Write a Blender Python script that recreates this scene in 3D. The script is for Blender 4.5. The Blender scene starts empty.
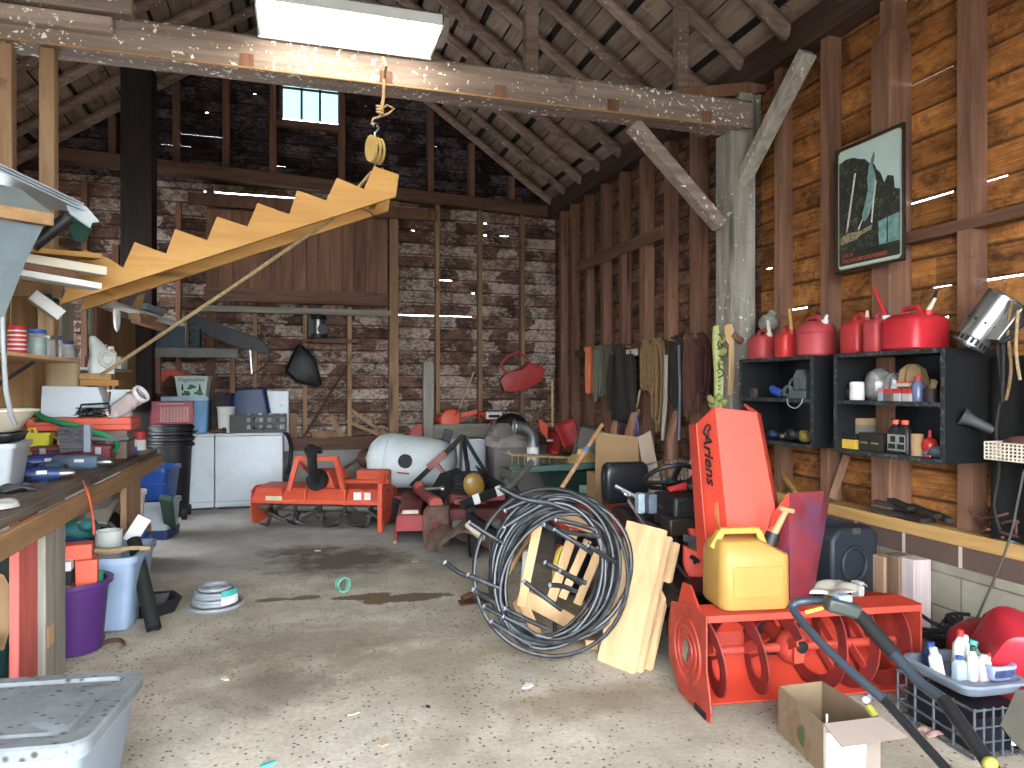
import bpy, bmesh, math, random
from mathutils import Vector, Matrix, Euler
R = math.radians
PI = math.pi
rng = random.Random(7)
SC = bpy.context.scene
COL = SC.collection
# ---------------------------------------------------------------- camera geometry (photo 1024 x 768)
FP, HZ, CAMH, YAW = 720.0, 386.0, 1.5, R(16.8)
FW = Vector((math.sin(YAW), math.cos(YAW), 0)); RT = Vector((math.cos(YAW), -math.sin(YAW), 0))
def px(u, v, X=None, Y=None, z=None, d=None):
    r = FW + RT * ((u - 512) / FP) + Vector((0, 0, (HZ - v) / FP))
    if X is not None: d = X / r.x
    elif Y is not None: d = Y / r.y
    elif z is not None: d = (z - CAMH) / r.z
    return Vector((0, 0, CAMH)) + r * d
# ---------------------------------------------------------------- mesh builder
def rr(w, d, r, z, n=4, cx=0, cy=0):
    r = max(min(r, w/2-1e-4, d/2-1e-4), 1e-4); out = []
    for sx, sy, a0 in ((1, 1, 0), (-1, 1, 90), (-1, -1, 180), (1, -1, 270)):
        for i in range(n+1):
            a = R(a0 + 90*i/n)
            out.append(Vector((cx + sx*(w/2-r) + r*math.cos(a), cy + sy*(d/2-r) + r*math.sin(a), z)))
    return out
def circ(r, z, n=20, cx=0, cy=0, ry=None):
    return [Vector((cx + r*math.cos(2*PI*i/n), cy + (ry or r)*math.sin(2*PI*i/n), z)) for i in range(n)]
class MB:
    def __init__(s): s.bm = bmesh.new(); s.mats = []; s.ci = 0; s.M = Matrix()
    def m(s, mat):
        if mat not in s.mats: s.mats.append(mat)
        s.ci = s.mats.index(mat); return s
    def at(s, loc=(0, 0, 0), rot=(0, 0, 0)):
        s.M = Matrix.Translation(Vector(loc)) @ Euler(rot).to_matrix().to_4x4(); return s
    def add(s, vs, fs, sm=True):
        bv = [s.bm.verts.new(s.M @ Vector(v)) for v in vs]
        for f in fs:
            try:
                q = s.bm.faces.new([bv[i] for i in f]); q.material_index = s.ci; q.smooth = sm
            except ValueError: pass
        return s
    def box(s, x0, y0, z0, x1, y1, z1):
        v = [(x, y, z) for z in (z0, z1) for y in (y0, y1) for x in (x0, x1)]
        return s.add(v, [(0, 2, 3, 1), (4, 5, 7, 6), (0, 1, 5, 4), (2, 6, 7, 3), (0, 4, 6, 2), (1, 3, 7, 5)], False)
    def cbox(s, c, sz, rot=(0, 0, 0)):
        Q = Euler(rot).to_matrix(); c = Vector(c)
        v = [c + Q @ Vector((x*sz[0]/2, y*sz[1]/2, z*sz[2]/2)) for z in (-1, 1) for y in (-1, 1) for x in (-1, 1)]
        return s.add(v, [(0, 2, 3, 1), (4, 5, 7, 6), (0, 1, 5, 4), (2, 6, 7, 3), (0, 4, 6, 2), (1, 3, 7, 5)], False)
    def bar(s, p0, p1, w, t, up=(0, 0, 1), w1=None, t1=None):
        p0, p1 = Vector(p0), Vector(p1); d = (p1-p0).normalized(); up = Vector(up)
        a = d.cross(up)
        if a.length < 1e-4: a = d.cross(Vector((0, 1, 0)))
        a.normalize(); b = a.cross(d).normalized()
        w1 = w if w1 is None else w1; t1 = t if t1 is None else t1
        v = [p + a*sx*ww/2 + b*sy*tt/2 for p, ww, tt in ((p0, w, t), (p1, w1, t1)) for sy in (-1, 1) for sx in (-1, 1)]
        return s.add(v, [(0, 2, 3, 1), (4, 5, 7, 6), (0, 1, 5, 4), (2, 6, 7, 3), (0, 4, 6, 2), (1, 3, 7, 5)], False)
    def skin(s, loops, c0=True, c1=True, closed=False, sm=True):
        n = len(loops[0]); vs = [p for l in loops for p in l]; fs = []
        L = len(loops)
        for k in range(L if closed else L-1):
            a, b = k*n, ((k+1) % L)*n
            for i in range(n):
                j = (i+1) % n; fs.append((a+i, a+j, b+j, b+i))
        if not closed:
            if c0: fs.append(tuple(range(n-1, -1, -1)))
            if c1: fs.append(tuple(range((L-1)*n, L*n)))
        return s.add(vs, fs, sm)
    def tube(s, pts, r, seg=8, closed=False, cap=True):
        pts = [Vector(p) for p in pts]; n = len(pts); loops = []; prev = None
        for i, p in enumerate(pts):
            if closed: t = pts[(i+1) % n] - pts[i-1]
            else: t = pts[min(i+1, n-1)] - pts[max(i-1, 0)]
            t.normalize()
            if prev is None:
                a = t.cross(Vector((0, 0, 1)))
                if a.length < 1e-3: a = t.cross(Vector((1, 0, 0)))
            else: a = prev - t*prev.dot(t)
            a.normalize(); prev = a; b = t.cross(a)
            rad = r[i] if isinstance(r, (list, tuple)) else r
            loops.append([p + a*rad*math.cos(2*PI*k/seg) + b*rad*math.sin(2*PI*k/seg) for k in range(seg)])
        return s.skin(loops, cap, cap, closed)
    def cyl(s, p0, p1, r0, r1=None, seg=16, cap=True):
        return s.tube([p0, p1], [r0, r0 if r1 is None else r1], seg, False, cap)
    def pipe(s, p0, p1, ro, ri, seg=12):
        p0, p1 = Vector(p0), Vector(p1); t = (p1-p0).normalized()
        a = t.cross(Vector((0, 0, 1)))
        if a.length < 1e-3: a = t.cross(Vector((1, 0, 0)))
        a.normalize(); b = t.cross(a)
        ring = lambda p, r: [p + a*r*math.cos(2*PI*k/seg) + b*r*math.sin(2*PI*k/seg) for k in range(seg)]
        return s.skin([ring(p0, ro), ring(p1, ro), ring(p1, ri), ring(p0, ri)], closed=True)
    def lathe(s, prof, seg=20, c0=True, c1=True, cx=0, cy=0):
        return s.skin([circ(max(r, 1e-4), z, seg, cx, cy) for r, z in prof], c0, c1)
    def prism(s, poly, z0, z1):
        return s.skin([[Vector((x, y, z0)) for x, y in poly], [Vector((x, y, z1)) for x, y in poly]], sm=False)
    def plate(s, pts, t, nrm=None):
        """a flat polygon of 3-D points given thickness t"""
        pts = [Vector(p) for p in pts]
        if nrm is None:
            nrm = Vector((0, 0, 0))
            for i in range(len(pts)):
                a, b = pts[i], pts[(i+1) % len(pts)]
                nrm += a.cross(b)
        nrm = Vector(nrm).normalized()*t/2
        return s.skin([[p-nrm for p in pts], [p+nrm for p in pts]], sm=False)
    def ell(s, c, rx, ry=None, rz=None, seg=16, rings=8, rot=(0, 0, 0)):
        ry = ry or rx; rz = rz or rx; Q = Euler(rot).to_matrix(); c = Vector(c)
        lp = []
        for k in range(rings+1):
            a = -PI/2 + PI*k/rings; q = max(math.cos(a), 1e-3)
            lp.append([c + Q @ Vector((rx*q*math.cos(2*PI*i/seg), ry*q*math.sin(2*PI*i/seg), rz*math.sin(a))) for i in range(seg)])
        return s.skin(lp)
    def torus(s, c, rad, r, rot=(0, 0, 0), seg=28, ts=8, a0=0, a1=360):
        Q = Euler(rot).to_matrix(); c = Vector(c); full = a1-a0 >= 360
        n = seg if full else seg+1
        return s.tube([c + Q @ Vector((rad*math.cos(R(a0+(a1-a0)*i/seg)), rad*math.sin(R(a0+(a1-a0)*i/seg)), 0)) for i in range(n)], r, ts, full)
    def tub(s, w0, d0, w1, d1, h, r=.04, t=.006, rim=.02, rh=.03, z=0, n=4):
        """an open bin: rounded, flared, hollow, with a rolled rim"""
        s.skin([rr(w0-.03, d0-.03, r, z, n), rr(w0, d0, r, z+.012, n), rr(w1, d1, r, z+h-rh, n), rr(w1+2*rim, d1+2*rim, r+rim, z+h-rh, n),
                rr(w1+2*rim, d1+2*rim, r+rim, z+h, n), rr(w1-2*t, d1-2*t, r, z+h, n), rr(w0-2*t, d0-2*t, r, z+.02, n)])
        return s
    def grid(s, f, nu, nv, sm=True):
        vs = [f(i/nu, j/nv) for j in range(nv+1) for i in range(nu+1)]
        return s.add(vs, [(j*(nu+1)+i, j*(nu+1)+i+1, (j+1)*(nu+1)+i+1, (j+1)*(nu+1)+i) for j in range(nv) for i in range(nu)], sm)
    def build(s, name, mat=None, parent=None, bev=0, solid=0, sub=0, ang=40):
        me = bpy.data.meshes.new(name)
        bmesh.ops.recalc_face_normals(s.bm, faces=s.bm.faces)
        s.bm.to_mesh(me); s.bm.free()
        if s.mats:
            for q in s.mats: me.materials.append(q)
        elif mat: me.materials.append(mat)
        me.set_sharp_from_angle(angle=R(ang))
        o = bpy.data.objects.new(name, me); COL.objects.link(o)
        if parent: o.parent = parent
        if solid:
            q = o.modifiers.new('solid', 'SOLIDIFY'); q.thickness = solid; q.offset = 0
        if sub:
            q = o.modifiers.new('sub', 'SUBSURF'); q.levels = sub; q.render_levels = sub
        if bev:
            q = o.modifiers.new('bev', 'BEVEL'); q.width = bev; q.segments = 2; q.limit_method = 'ANGLE'; q.angle_limit = R(35)
        return o
def tag(o, label, cat, group=None):
    o['label'] = label; o['category'] = cat
    if group: o['group'] = group
    return o
def T(name, label, cat, loc=(0, 0, 0), rz=0, group=None, rot=None):
    o = bpy.data.objects.new(name, None); COL.objects.link(o)
    o.location = loc; o.rotation_euler = rot if rot else (0, 0, rz); o.empty_display_size = .05
    return tag(o, label, cat, group)
def one(mb, name, mat, label, cat, loc=(0, 0, 0), rz=0, group=None, rot=None, **k):
    o = mb.build(name, mat, None, **k); o.location = loc; o.rotation_euler = rot if rot else (0, 0, rz)
    return tag(o, label, cat, group)
def struct(o): o['kind'] = 'structure'; return o
def dup(root, loc, rot, label, group=None):
    r = root.copy(); COL.objects.link(r); r.location = loc; r.rotation_euler = rot; r['label'] = label
    if group: r['group'] = group
    for ch in list(root.children):
        c = ch.copy(); COL.objects.link(c); c.parent = r
        for g in list(ch.children):
            e = g.copy(); COL.objects.link(e); e.parent = c
    return r
def text_mesh(txt, size, name, mat, parent, loc, rot, ext=.0006, sx=1.0, shear=0, align='LEFT', off=0):
    c = bpy.data.curves.new(name, 'FONT'); c.body = txt; c.size = size; c.extrude = ext; c.shear = shear; c.offset = off; c.align_x = align; c.resolution_u = 3
    o = bpy.data.objects.new(name, c); COL.objects.link(o)
    dg = bpy.context.evaluated_depsgraph_get()
    me = bpy.data.meshes.new_from_object(o.evaluated_get(dg)); bpy.data.objects.remove(o)
    me.materials.clear(); me.materials.append(mat)
    o = bpy.data.objects.new(name, me); COL.objects.link(o); o.parent = parent; o.location = loc; o.rotation_euler = rot; o.scale = (sx, 1, 1)
    return o
# ---------------------------------------------------------------- materials
def lin(c): return tuple(((x/255)/12.92 if x/255 <= .04045 else ((x/255+.055)/1.055)**2.4) for x in c) + (1,)
_mc = {}
class NT:
    def __init__(s, name):
        s.mat = bpy.data.materials.new(name); s.mat.use_nodes = True; s.t = s.mat.node_tree; s.n = s.t.nodes; s.b = s.n['Principled BSDF']
    def nd(s, ty, **k):
        q = s.n.new(ty)
        for a, v in k.items(): setattr(q, a, v)
        return q
    def l(s, a, b): s.t.links.new(a, b)
    def coord(s, scale=(1, 1, 1), kind='Object'):
        tc = s.nd('ShaderNodeTexCoord'); mp = s.nd('ShaderNodeMapping'); mp.inputs['Scale'].default_value = scale
        s.l(tc.outputs[kind], mp.inputs['Vector']); return mp.outputs['Vector']
    def geo(s, scale=(1, 1, 1)):
        g = s.nd('ShaderNodeNewGeometry'); mp = s.nd('ShaderNodeMapping'); mp.inputs['Scale'].default_value = scale
        s.l(g.outputs['Position'], mp.inputs['Vector']); return mp.outputs['Vector']
    def noise(s, vec, sc, det=4, rough=.6, dist=0):
        q = s.nd('ShaderNodeTexNoise'); q.inputs['Scale'].default_value = sc; q.inputs['Detail'].default_value = det
        q.inputs['Roughness'].default_value = rough; q.inputs['Distortion'].default_value = dist
        if vec is not None: s.l(vec, q.inputs['Vector'])
        return q.outputs['Fac']
    def ramp(s, fac, stops, interp='LINEAR'):
        q = s.nd('ShaderNodeValToRGB'); e = q.color_ramp; e.interpolation = interp
        while len(e.elements) < len(stops): e.elements.new(.5)
        for i, (p, c) in enumerate(stops):
            e.elements[i].position = p; e.elements[i].color = lin(c) if len(c) == 3 else c
        s.l(fac, q.inputs['Fac']); return q.outputs['Color']
    def mix(s, fac, a, b, mode='MIX'):
        q = s.nd('ShaderNodeMix', data_type='RGBA', blend_type=mode)
        for sock, v in ((q.inputs['Factor'], fac), (q.inputs['A'], a), (q.inputs['B'], b)):
            if isinstance(v, bpy.types.NodeSocket): s.l(v, sock)
            else: sock.default_value = v if not isinstance(v, tuple) or len(v) == 4 else lin(v)
        # RGBA sockets are the ones at index 6,7
        for nm, v in (('A', a), ('B', b)):
            sk = q.inputs[6 if nm == 'A' else 7]
            if isinstance(v, bpy.types.NodeSocket): s.l(v, sk)
            else: sk.default_value = v if len(v) == 4 else lin(v)
        return q.outputs[2]
    def bump(s, h, st=.3, dist=.01):
        q = s.nd('ShaderNodeBump'); q.inputs['Strength'].default_value = st; q.inputs['Distance'].default_value = dist
        s.l(h, q.inputs['Height']); s.l(q.outputs['Normal'], s.b.inputs['Normal'])
W0, K0 = (1, 1, 1, 1), (0, 0, 0, 1)
def mat(name, col, rough=.55, metal=0, var=.18, sc=6, dirt=None, da=.3, ds=9, bump=0, coat=0, trans=0, alpha=1, emit=0):
    """plain painted / plastic / metal surface with mottling and optional dirt patches"""
    if name in _mc: return _mc[name]
    n = NT(name); b = n.b; c = lin(col); gl_ = .2126*c[0]+.7152*c[1]+.0722*c[2]
    c = tuple(.64*(x*.92+gl_*.08) for x in c[:3]) + (1,)
    v = n.coord()
    f = n.noise(v, sc, 5)
    lo = tuple(x*(1-var) for x in c[:3]) + (1,); hi = tuple(min(1, x*(1+var)) for x in c[:3]) + (1,)
    out = n.ramp(f, [(.3, lo), (.7, hi)])
    if dirt:
        g = n.noise(v, ds, 6, .7); m_ = n.ramp(g, [(.5, K0), (.5+.25, (da*2, da*2, da*2, 1) if da*2 < 1 else W0)])
        out = n.mix(m_, out, tuple(x*.7 for x in lin(dirt)[:3])+(1,))
        rr_ = n.nd('ShaderNodeMapRange'); rr_.inputs['To Min'].default_value = rough; rr_.inputs['To Max'].default_value = min(1, rough+.3)
        n.l(m_, rr_.inputs['Value']); n.l(rr_.outputs[0], b.inputs['Roughness'])
    n.l(out, b.inputs['Base Color'])
    if not dirt: b.inputs['Roughness'].default_value = rough
    b.inputs['Metallic'].default_value = metal; b.inputs['Specular IOR Level'].default_value = .35
    if coat: b.inputs['Coat Weight'].default_value = coat; b.inputs['Coat Roughness'].default_value = .15
    if trans: b.inputs['Transmission Weight'].default_value = trans; b.inputs['IOR'].default_value = 1.3
    if alpha < 1: b.inputs['Alpha'].default_value = alpha
    if bump: n.bump(f, bump, .01)
    _mc[name] = n.mat; return n.mat
def wood(name, c1, c2, axis='Z', sc=14, rough=.75, knots=True, splat=None, sa=.62, ssc=30, dark=None, dk=.5, isl=False, bump=.25):
    """boards with the grain along the axis; splat = pale specks, dark = stained patches"""
    if name in _mc: return _mc[name]
    n = NT(name); b = n.b
    s = {'X': (.08, 1, 1), 'Y': (1, .08, 1), 'Z': (1, 1, .08)}[axis]
    v = n.coord(s); w = n.coord()
    oi = n.nd('ShaderNodeObjectInfo')
    ad = n.nd('ShaderNodeVectorMath', operation='ADD'); n.l(v, ad.inputs[0])
    cm = n.nd('ShaderNodeCombineXYZ'); ml = n.nd('ShaderNodeMath', operation='MULTIPLY'); ml.inputs[1].default_value = 37
    src = oi.outputs['Random']
    if isl: gg = n.nd('ShaderNodeNewGeometry'); src = gg.outputs['Random Per Island']
    n.l(src, ml.inputs[0])
    for i in range(3): n.l(ml.outputs[0], cm.inputs[i])
    n.l(cm.outputs[0], ad.inputs[1])
    g = n.noise(ad.outputs[0], sc, 6, .65, .6)
    out = n.ramp(g, [(.28, c2), (.68, c1)])
    br = n.nd('ShaderNodeMapRange'); br.inputs['To Min'].default_value = .72; br.inputs['To Max'].default_value = 1.18
    n.l(src, br.inputs['Value'])
    hs = n.nd('ShaderNodeHueSaturation'); n.l(out, hs.inputs['Color']); n.l(br.outputs[0], hs.inputs['Value']); out = hs.outputs['Color']
    if knots:
        vo = n.nd('ShaderNodeTexVoronoi'); vo.inputs['Scale'].default_value = 3.1
        n.l(ad.outputs[0], vo.inputs['Vector'])
        k = n.ramp(vo.outputs['Distance'], [(.03, W0), (.1, K0)])
        out = n.mix(k, out, tuple(x*.45 for x in lin(c2)[:3]) + (1,))
    if dark:
        f = n.noise(w, 2.3, 6, .7); k = n.ramp(f, [(dk, K0), (dk+.12, W0)]); out = n.mix(k, out, lin(dark))
    if splat:
        f = n.noise(w, ssc, 3, .6); f2 = n.noise(w, 3, 2)
        a2 = n.nd('ShaderNodeMath', operation='ADD'); n.l(f, a2.inputs[0]); m2 = n.nd('ShaderNodeMath', operation='MULTIPLY'); m2.inputs[1].default_value = .35
        n.l(f2, m2.inputs[0]); n.l(m2.outputs[0], a2.inputs[1])
        k = n.ramp(a2.outputs[0], [(sa+.17, K0), (sa+.21, W0)]); out = n.mix(k, out, lin(splat))
    n.l(out, b.inputs['Base Color']); b.inputs['Roughness'].default_value = rough; b.inputs['Specular IOR Level'].default_value = .25
    n.bump(g, bump, .006)
    _mc[name] = n.mat; return n.mat
def emis(name, col, st):
    n = NT(name); n.b.inputs['Base Color'].default_value = lin(col); n.b.inputs['Emission Color'].default_value = lin(col); n.b.inputs['Emission Strength'].default_value = st
    return n.mat
def sheath(name, c_dark, c_mid, c_pale, pale=.56, stain=.5, pa=.8, stainc=(34, 26, 24), wsz=(5, 5, 13), row=(.78, .175, .3)):
    """old sheathing boards: brown and blotched, with soft blocky worn pale patches and dark tar stains"""
    n = NT(name); b = n.b; gg = n.nd('ShaderNodeNewGeometry'); isl = gg.outputs['Random Per Island']
    big = n.noise(n.geo((wsz[0]*.6, wsz[1]*.6, wsz[2]*.45)), 1.3, 5, .65, .4)
    base = n.ramp(big, [(.32, c_dark), (.52, c_mid), (.72, tuple(min(255, x*1.2) for x in c_mid))])
    iv = n.ramp(isl, [(0, (.72, .72, .72, 1)), (1, (1.2, 1.16, 1.12, 1))]); base = n.mix(1.0, base, iv, 'MULTIPLY')
    grain = n.noise(n.geo((1.2, 1.2, 26)), 3, 6, .7)
    gr = n.ramp(grain, [(.3, (.5, .5, .5, 1)), (.62, (1.12, 1.12, 1.12, 1))])
    out = n.mix(1.0, base, gr, 'MULTIPLY')
    g0 = n.nd('ShaderNodeNewGeometry'); sx = n.nd('ShaderNodeSeparateXYZ'); n.l(g0.outputs['Position'], sx.inputs[0])
    su = n.nd('ShaderNodeMath', operation='ADD'); n.l(sx.outputs[0], su.inputs[0]); n.l(sx.outputs[1], su.inputs[1])
    sz = n.nd('ShaderNodeMath', operation='SUBTRACT'); n.l(sx.outputs[2], sz.inputs[0]); sz.inputs[1].default_value = row[0]
    cv = n.nd('ShaderNodeCombineXYZ'); n.l(su.outputs[0], cv.inputs[0]); n.l(sz.outputs[0], cv.inputs[1])
    wob = n.nd('ShaderNodeTexNoise'); wob.inputs['Scale'].default_value = 9; n.l(g0.outputs['Position'], wob.inputs['Vector'])
    wm = n.nd('ShaderNodeVectorMath', operation='MULTIPLY_ADD'); n.l(wob.outputs['Color'], wm.inputs[0]); wm.inputs[1].default_value = (.45, .05, 0); n.l(cv.outputs[0], wm.inputs[2])
    br = n.nd('ShaderNodeTexBrick'); n.l(wm.outputs[0], br.inputs['Vector']); br.inputs['Scale'].default_value = 1; br.inputs['Brick Width'].default_value = row[2]; br.inputs['Row Height'].default_value = row[1]
    br.inputs['Mortar Size'].default_value = 0; br.inputs['Color1'].default_value = K0; br.inputs['Color2'].default_value = W0; br.inputs['Mortar'].default_value = K0; br.offset = .37
    b2 = n.nd('ShaderNodeTexBrick'); n.l(cv.outputs[0], b2.inputs['Vector']); b2.inputs['Scale'].default_value = 1; b2.inputs['Brick Width'].default_value = 200; b2.inputs['Row Height'].default_value = row[1]; b2.inputs['Mortar Size'].default_value = .02; b2.inputs['Mortar Smooth'].default_value = 1
    sep = n.nd('ShaderNodeSeparateColor'); n.l(br.outputs['Color'], sep.inputs[0])
    fn = n.noise(n.geo((9, 9, 16)), 2.0, 6, .75)
    m1 = n.nd('ShaderNodeMath', operation='MULTIPLY'); m1.inputs[1].default_value = .24; n.l(sep.outputs[0], m1.inputs[0])
    m2 = n.nd('ShaderNodeMath', operation='MULTIPLY_ADD'); m2.inputs[1].default_value = .78; n.l(fn, m2.inputs[0]); n.l(m1.outputs[0], m2.inputs[2])
    k = n.ramp(m2.outputs[0], [(pale, K0), (pale+.22, (pa, pa, pa, 1))])
    out = n.mix(k, out, lin(c_pale))
    st = n.noise(n.geo((2.2, 2.2, 3.2)), 1.5, 8, .78, .6); k2 = n.ramp(st, [(stain, K0), (stain+.16, (.9, .9, .9, 1))])
    out = n.mix(k2, out, lin(stainc))
    mk = n.ramp(b2.outputs['Fac'], [(.1, K0), (1, (.8, .8, .8, 1))]); out = n.mix(mk, out, lin(stainc))
    n.l(out, b.inputs['Base Color']); b.inputs['Roughness'].default_value = .9; b.inputs['Specular IOR Level'].default_value = .15
    n.bump(grain, .5, .012)
    return n.mat
M = {}
M['stud'] = wood('stud_wood', (130, 94, 74), (82, 57, 45), 'Z', dark=(58, 40, 32), dk=.62)
M['studpale'] = wood('pale_stud_wood', (150, 120, 90), (112, 86, 64), 'Z', dark=(76, 58, 46), dk=.58)
M['railY'] = wood('rail_wood_deep', (112, 80, 60), (74, 50, 38), 'Y')
M['railX'] = wood('rail_wood_across', (112, 84, 66), (74, 52, 42), 'X', dark=(52, 38, 32), dk=.6)
M['beam'] = wood('grey_beam_wood', (158, 140, 128), (108, 92, 84), 'X', dark=(74, 58, 52), dk=.62, splat=(232, 228, 220), sa=.62, ssc=26)
M['postgrey'] = wood('weathered_post_wood', (158, 152, 140), (104, 98, 90), 'Z', dark=(84, 76, 70), dk=.62, splat=(205, 200, 190), sa=.66, ssc=22)
M['plate'] = wood('dark_plate_wood', (82, 62, 52), (48, 36, 32), 'Y')
M['rafter'] = wood('rafter_wood', (138, 116, 104), (86, 68, 60), 'X', splat=(190, 180, 172), sa=.68)
M['roof'] = wood('roof_board_wood', (140, 122, 106), (92, 76, 66), 'Y', isl=True, dark=(64, 50, 44), dk=.6)
M['shingle'] = mat('roof_shingle_underside', (34, 27, 25), .95, var=.4, sc=5)
M['sill'] = wood('yellow_sill_timber', (166, 132, 82), (128, 94, 52), 'Y', dark=(120, 86, 50), dk=.66)
M['pine'] = wood('new_pine_wood', (180, 138, 80), (152, 108, 56), 'X', sc=9)
M['pineZ'] = wood('pine_plank_wood', (194, 162, 124), (168, 132, 92), 'Z', sc=9, dark=(158, 116, 76), dk=.64)
M['benchrail'] = wood('bench_rail_wood', (158, 124, 88), (122, 92, 62), 'Y')
M['ply'] = wood('plywood_brown', (176, 140, 96), (140, 106, 70), 'Z', sc=7)
M['greywoodZ'] = wood('grey_barn_wood_upright', (150, 144, 132), (110, 104, 96), 'Z')
M['greywoodX'] = wood('grey_barn_wood_across', (150, 144, 132), (110, 104, 96), 'X')
# ---------------------------------------------------------------- camera, world, view
cam = bpy.data.cameras.new('camera'); cam.sensor_width = 36; cam.lens = FP/1024*36; cam.shift_y = (HZ-384)/1024
co = bpy.data.objects.new('camera', cam); COL.objects.link(co); co.location = (0, 0, CAMH); co.rotation_euler = (PI/2, 0, -YAW); SC.camera = co
cam.clip_start = .05
wd = bpy.data.worlds.new('overcast_sky'); SC.world = wd; wd.use_nodes = True
bg = wd.node_tree.nodes['Background']; bg.inputs['Color'].default_value = (.86, .93, 1.0, 1); bg.inputs['Strength'].default_value = 10.5
SC.view_settings.view_transform = 'Standard'; SC.view_settings.look = 'None'; SC.view_settings.gamma = 1; SC.view_settings.use_curve_mapping = False
SC.view_settings.exposure = 1.42
# ---------------------------------------------------------------- shell
XL, XR, YB, YF = -3.3, 3.7, 10.25, -1.2       # stud faces; sheathing lies .12 behind
PZ, RZ, RXM = 4.3, 6.75, .2                   # plate top, ridge
SLOPE = (RZ-PZ)/(XR-RXM)
def concrete():
    n = NT('stained_concrete'); b = n.b; v = n.geo()
    big = n.noise(n.geo((.55, .55, 1)), 1.0, 6, .6, .3); med = n.noise(v, 2.2, 6, .65); fine = n.noise(v, 45, 3, .7)
    out = n.ramp(big, [(.3, (144, 135, 118)), (.48, (174, 165, 148)), (.62, (190, 184, 172))])
    out = n.mix(n.ramp(med, [(.36, (.5, .5, .5, 1)), (.6, K0)]), out, (104, 95, 82))
    # tracked dirt: dark crumbs gathered in a band
    f2 = n.noise(n.geo((.8, .5, 1)), 1.7, 5, .6)
    sp = n.nd('ShaderNodeTexVoronoi'); sp.inputs['Scale'].default_value = 34; n.l(v, sp.inputs['Vector'])
    spk = n.ramp(sp.outputs['Distance'], [(.14, W0), (.3, K0)]); gate = n.ramp(f2, [(.34, K0), (.5, W0)])
    sc_ = n.nd('ShaderNodeSeparateColor'); n.l(sp.outputs['Color'], sc_.inputs[0]); g3 = n.ramp(sc_.outputs[0], [(.35, K0), (.37, W0)])
    k = n.mix(1.0, n.mix(1.0, spk, gate, 'MULTIPLY'), g3, 'MULTIPLY')
    out = n.mix(k, out, (58, 50, 42))
    out = n.mix(n.ramp(fine, [(.35, (.35, .35, .35, 1)), (.6, K0)]), out, (108, 99, 86))
    # floor colour blends to a cooler grey toward the rear
    sx = n.nd('ShaderNodeSeparateXYZ'); n.l(v, sx.inputs[0])
    mr = n.nd('ShaderNodeMapRange'); mr.inputs['From Min'].default_value = 5.6; mr.inputs['From Max'].default_value = 6.4; n.l(sx.outputs[1], mr.inputs['Value'])
    out = n.mix(mr.outputs[0], out, n.ramp(med, [(.3, (128, 123, 117)), (.7, (158, 154, 148))]))
    # oil and damp stains: soft discs broken by noise
    def stain(out, x, y, rx, ry, col, amt, edge=.35):
        sb = n.nd('ShaderNodeVectorMath', operation='SUBTRACT'); sb.inputs[1].default_value = (x, y, 0); n.l(v, sb.inputs[0])
        mp = n.nd('ShaderNodeVectorMath', operation='MULTIPLY'); mp.inputs[1].default_value = (1/rx, 1/ry, 0); n.l(sb.outputs[0], mp.inputs[0])
        ln = n.nd('ShaderNodeVectorMath', operation='LENGTH'); n.l(mp.outputs[0], ln.inputs[0])
        nz = n.noise(v, 5, 6, .7); q = n.nd('ShaderNodeMath', operation='MULTIPLY_ADD'); q.inputs[1].default_value = 1.5; n.l(nz, q.inputs[0]); sb2 = n.nd('ShaderNodeMath', operation='ADD'); sb2.inputs[1].default_value = -.55; n.l(ln.outputs['Value'], sb2.inputs[0]); n.l(sb2.outputs[0], q.inputs[2])
        return n.mix(n.ramp(q.outputs[0], [(.999-edge, (amt, amt, amt, 1)), (1.0, K0)]), out, col)
    def sh(p): return p.x, p.y
    for (u, w, rx, ry, col, amt, e) in ((345, 560, .95, .75, (78, 68, 60), .95, .5), (300, 551, .5, .35, (70, 60, 52), .8, .5), (405, 598, .42, .14, (92, 74, 50), .95, .12), (365, 596, .3, .09, (92, 74, 50), .95, .12), (303, 598, .15, .07, (92, 76, 54), .9, .12), (272, 600, .18, .06, (92, 76, 54), .9, .12), (300, 645, 1.1, .5, (104, 92, 76), .6, .5), (420, 660, .9, .35, (120, 106, 88), .6, .5), (280, 690, .6, .4, (96, 86, 72), .7, .6), (590, 700, .7, .25, (110, 92, 72), .6, .5)):
        x, y = sh(px(u, w, z=0)); out = stain(out, x, y, rx, ry, col, amt, e)
    n.l(out, b.inputs['Base Color']); b.inputs['Roughness'].default_value = .82; b.inputs['Specular IOR Level'].default_value = .3
    n.bump(med, .15, .02)
    return n.mat
struct(MB().box(-40, -60, -.3, 40, -1.6, -.03).build('ground', mat('pale_bounce_gravel', (176, 170, 158), .95, var=.1)))  # unseen ground outside, made pale to bounce daylight up to the roof
floor = struct(MB().box(-3.5, -1.6, -.12, 3.95, YB+.4, 0).build('floor', concrete()))
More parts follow.
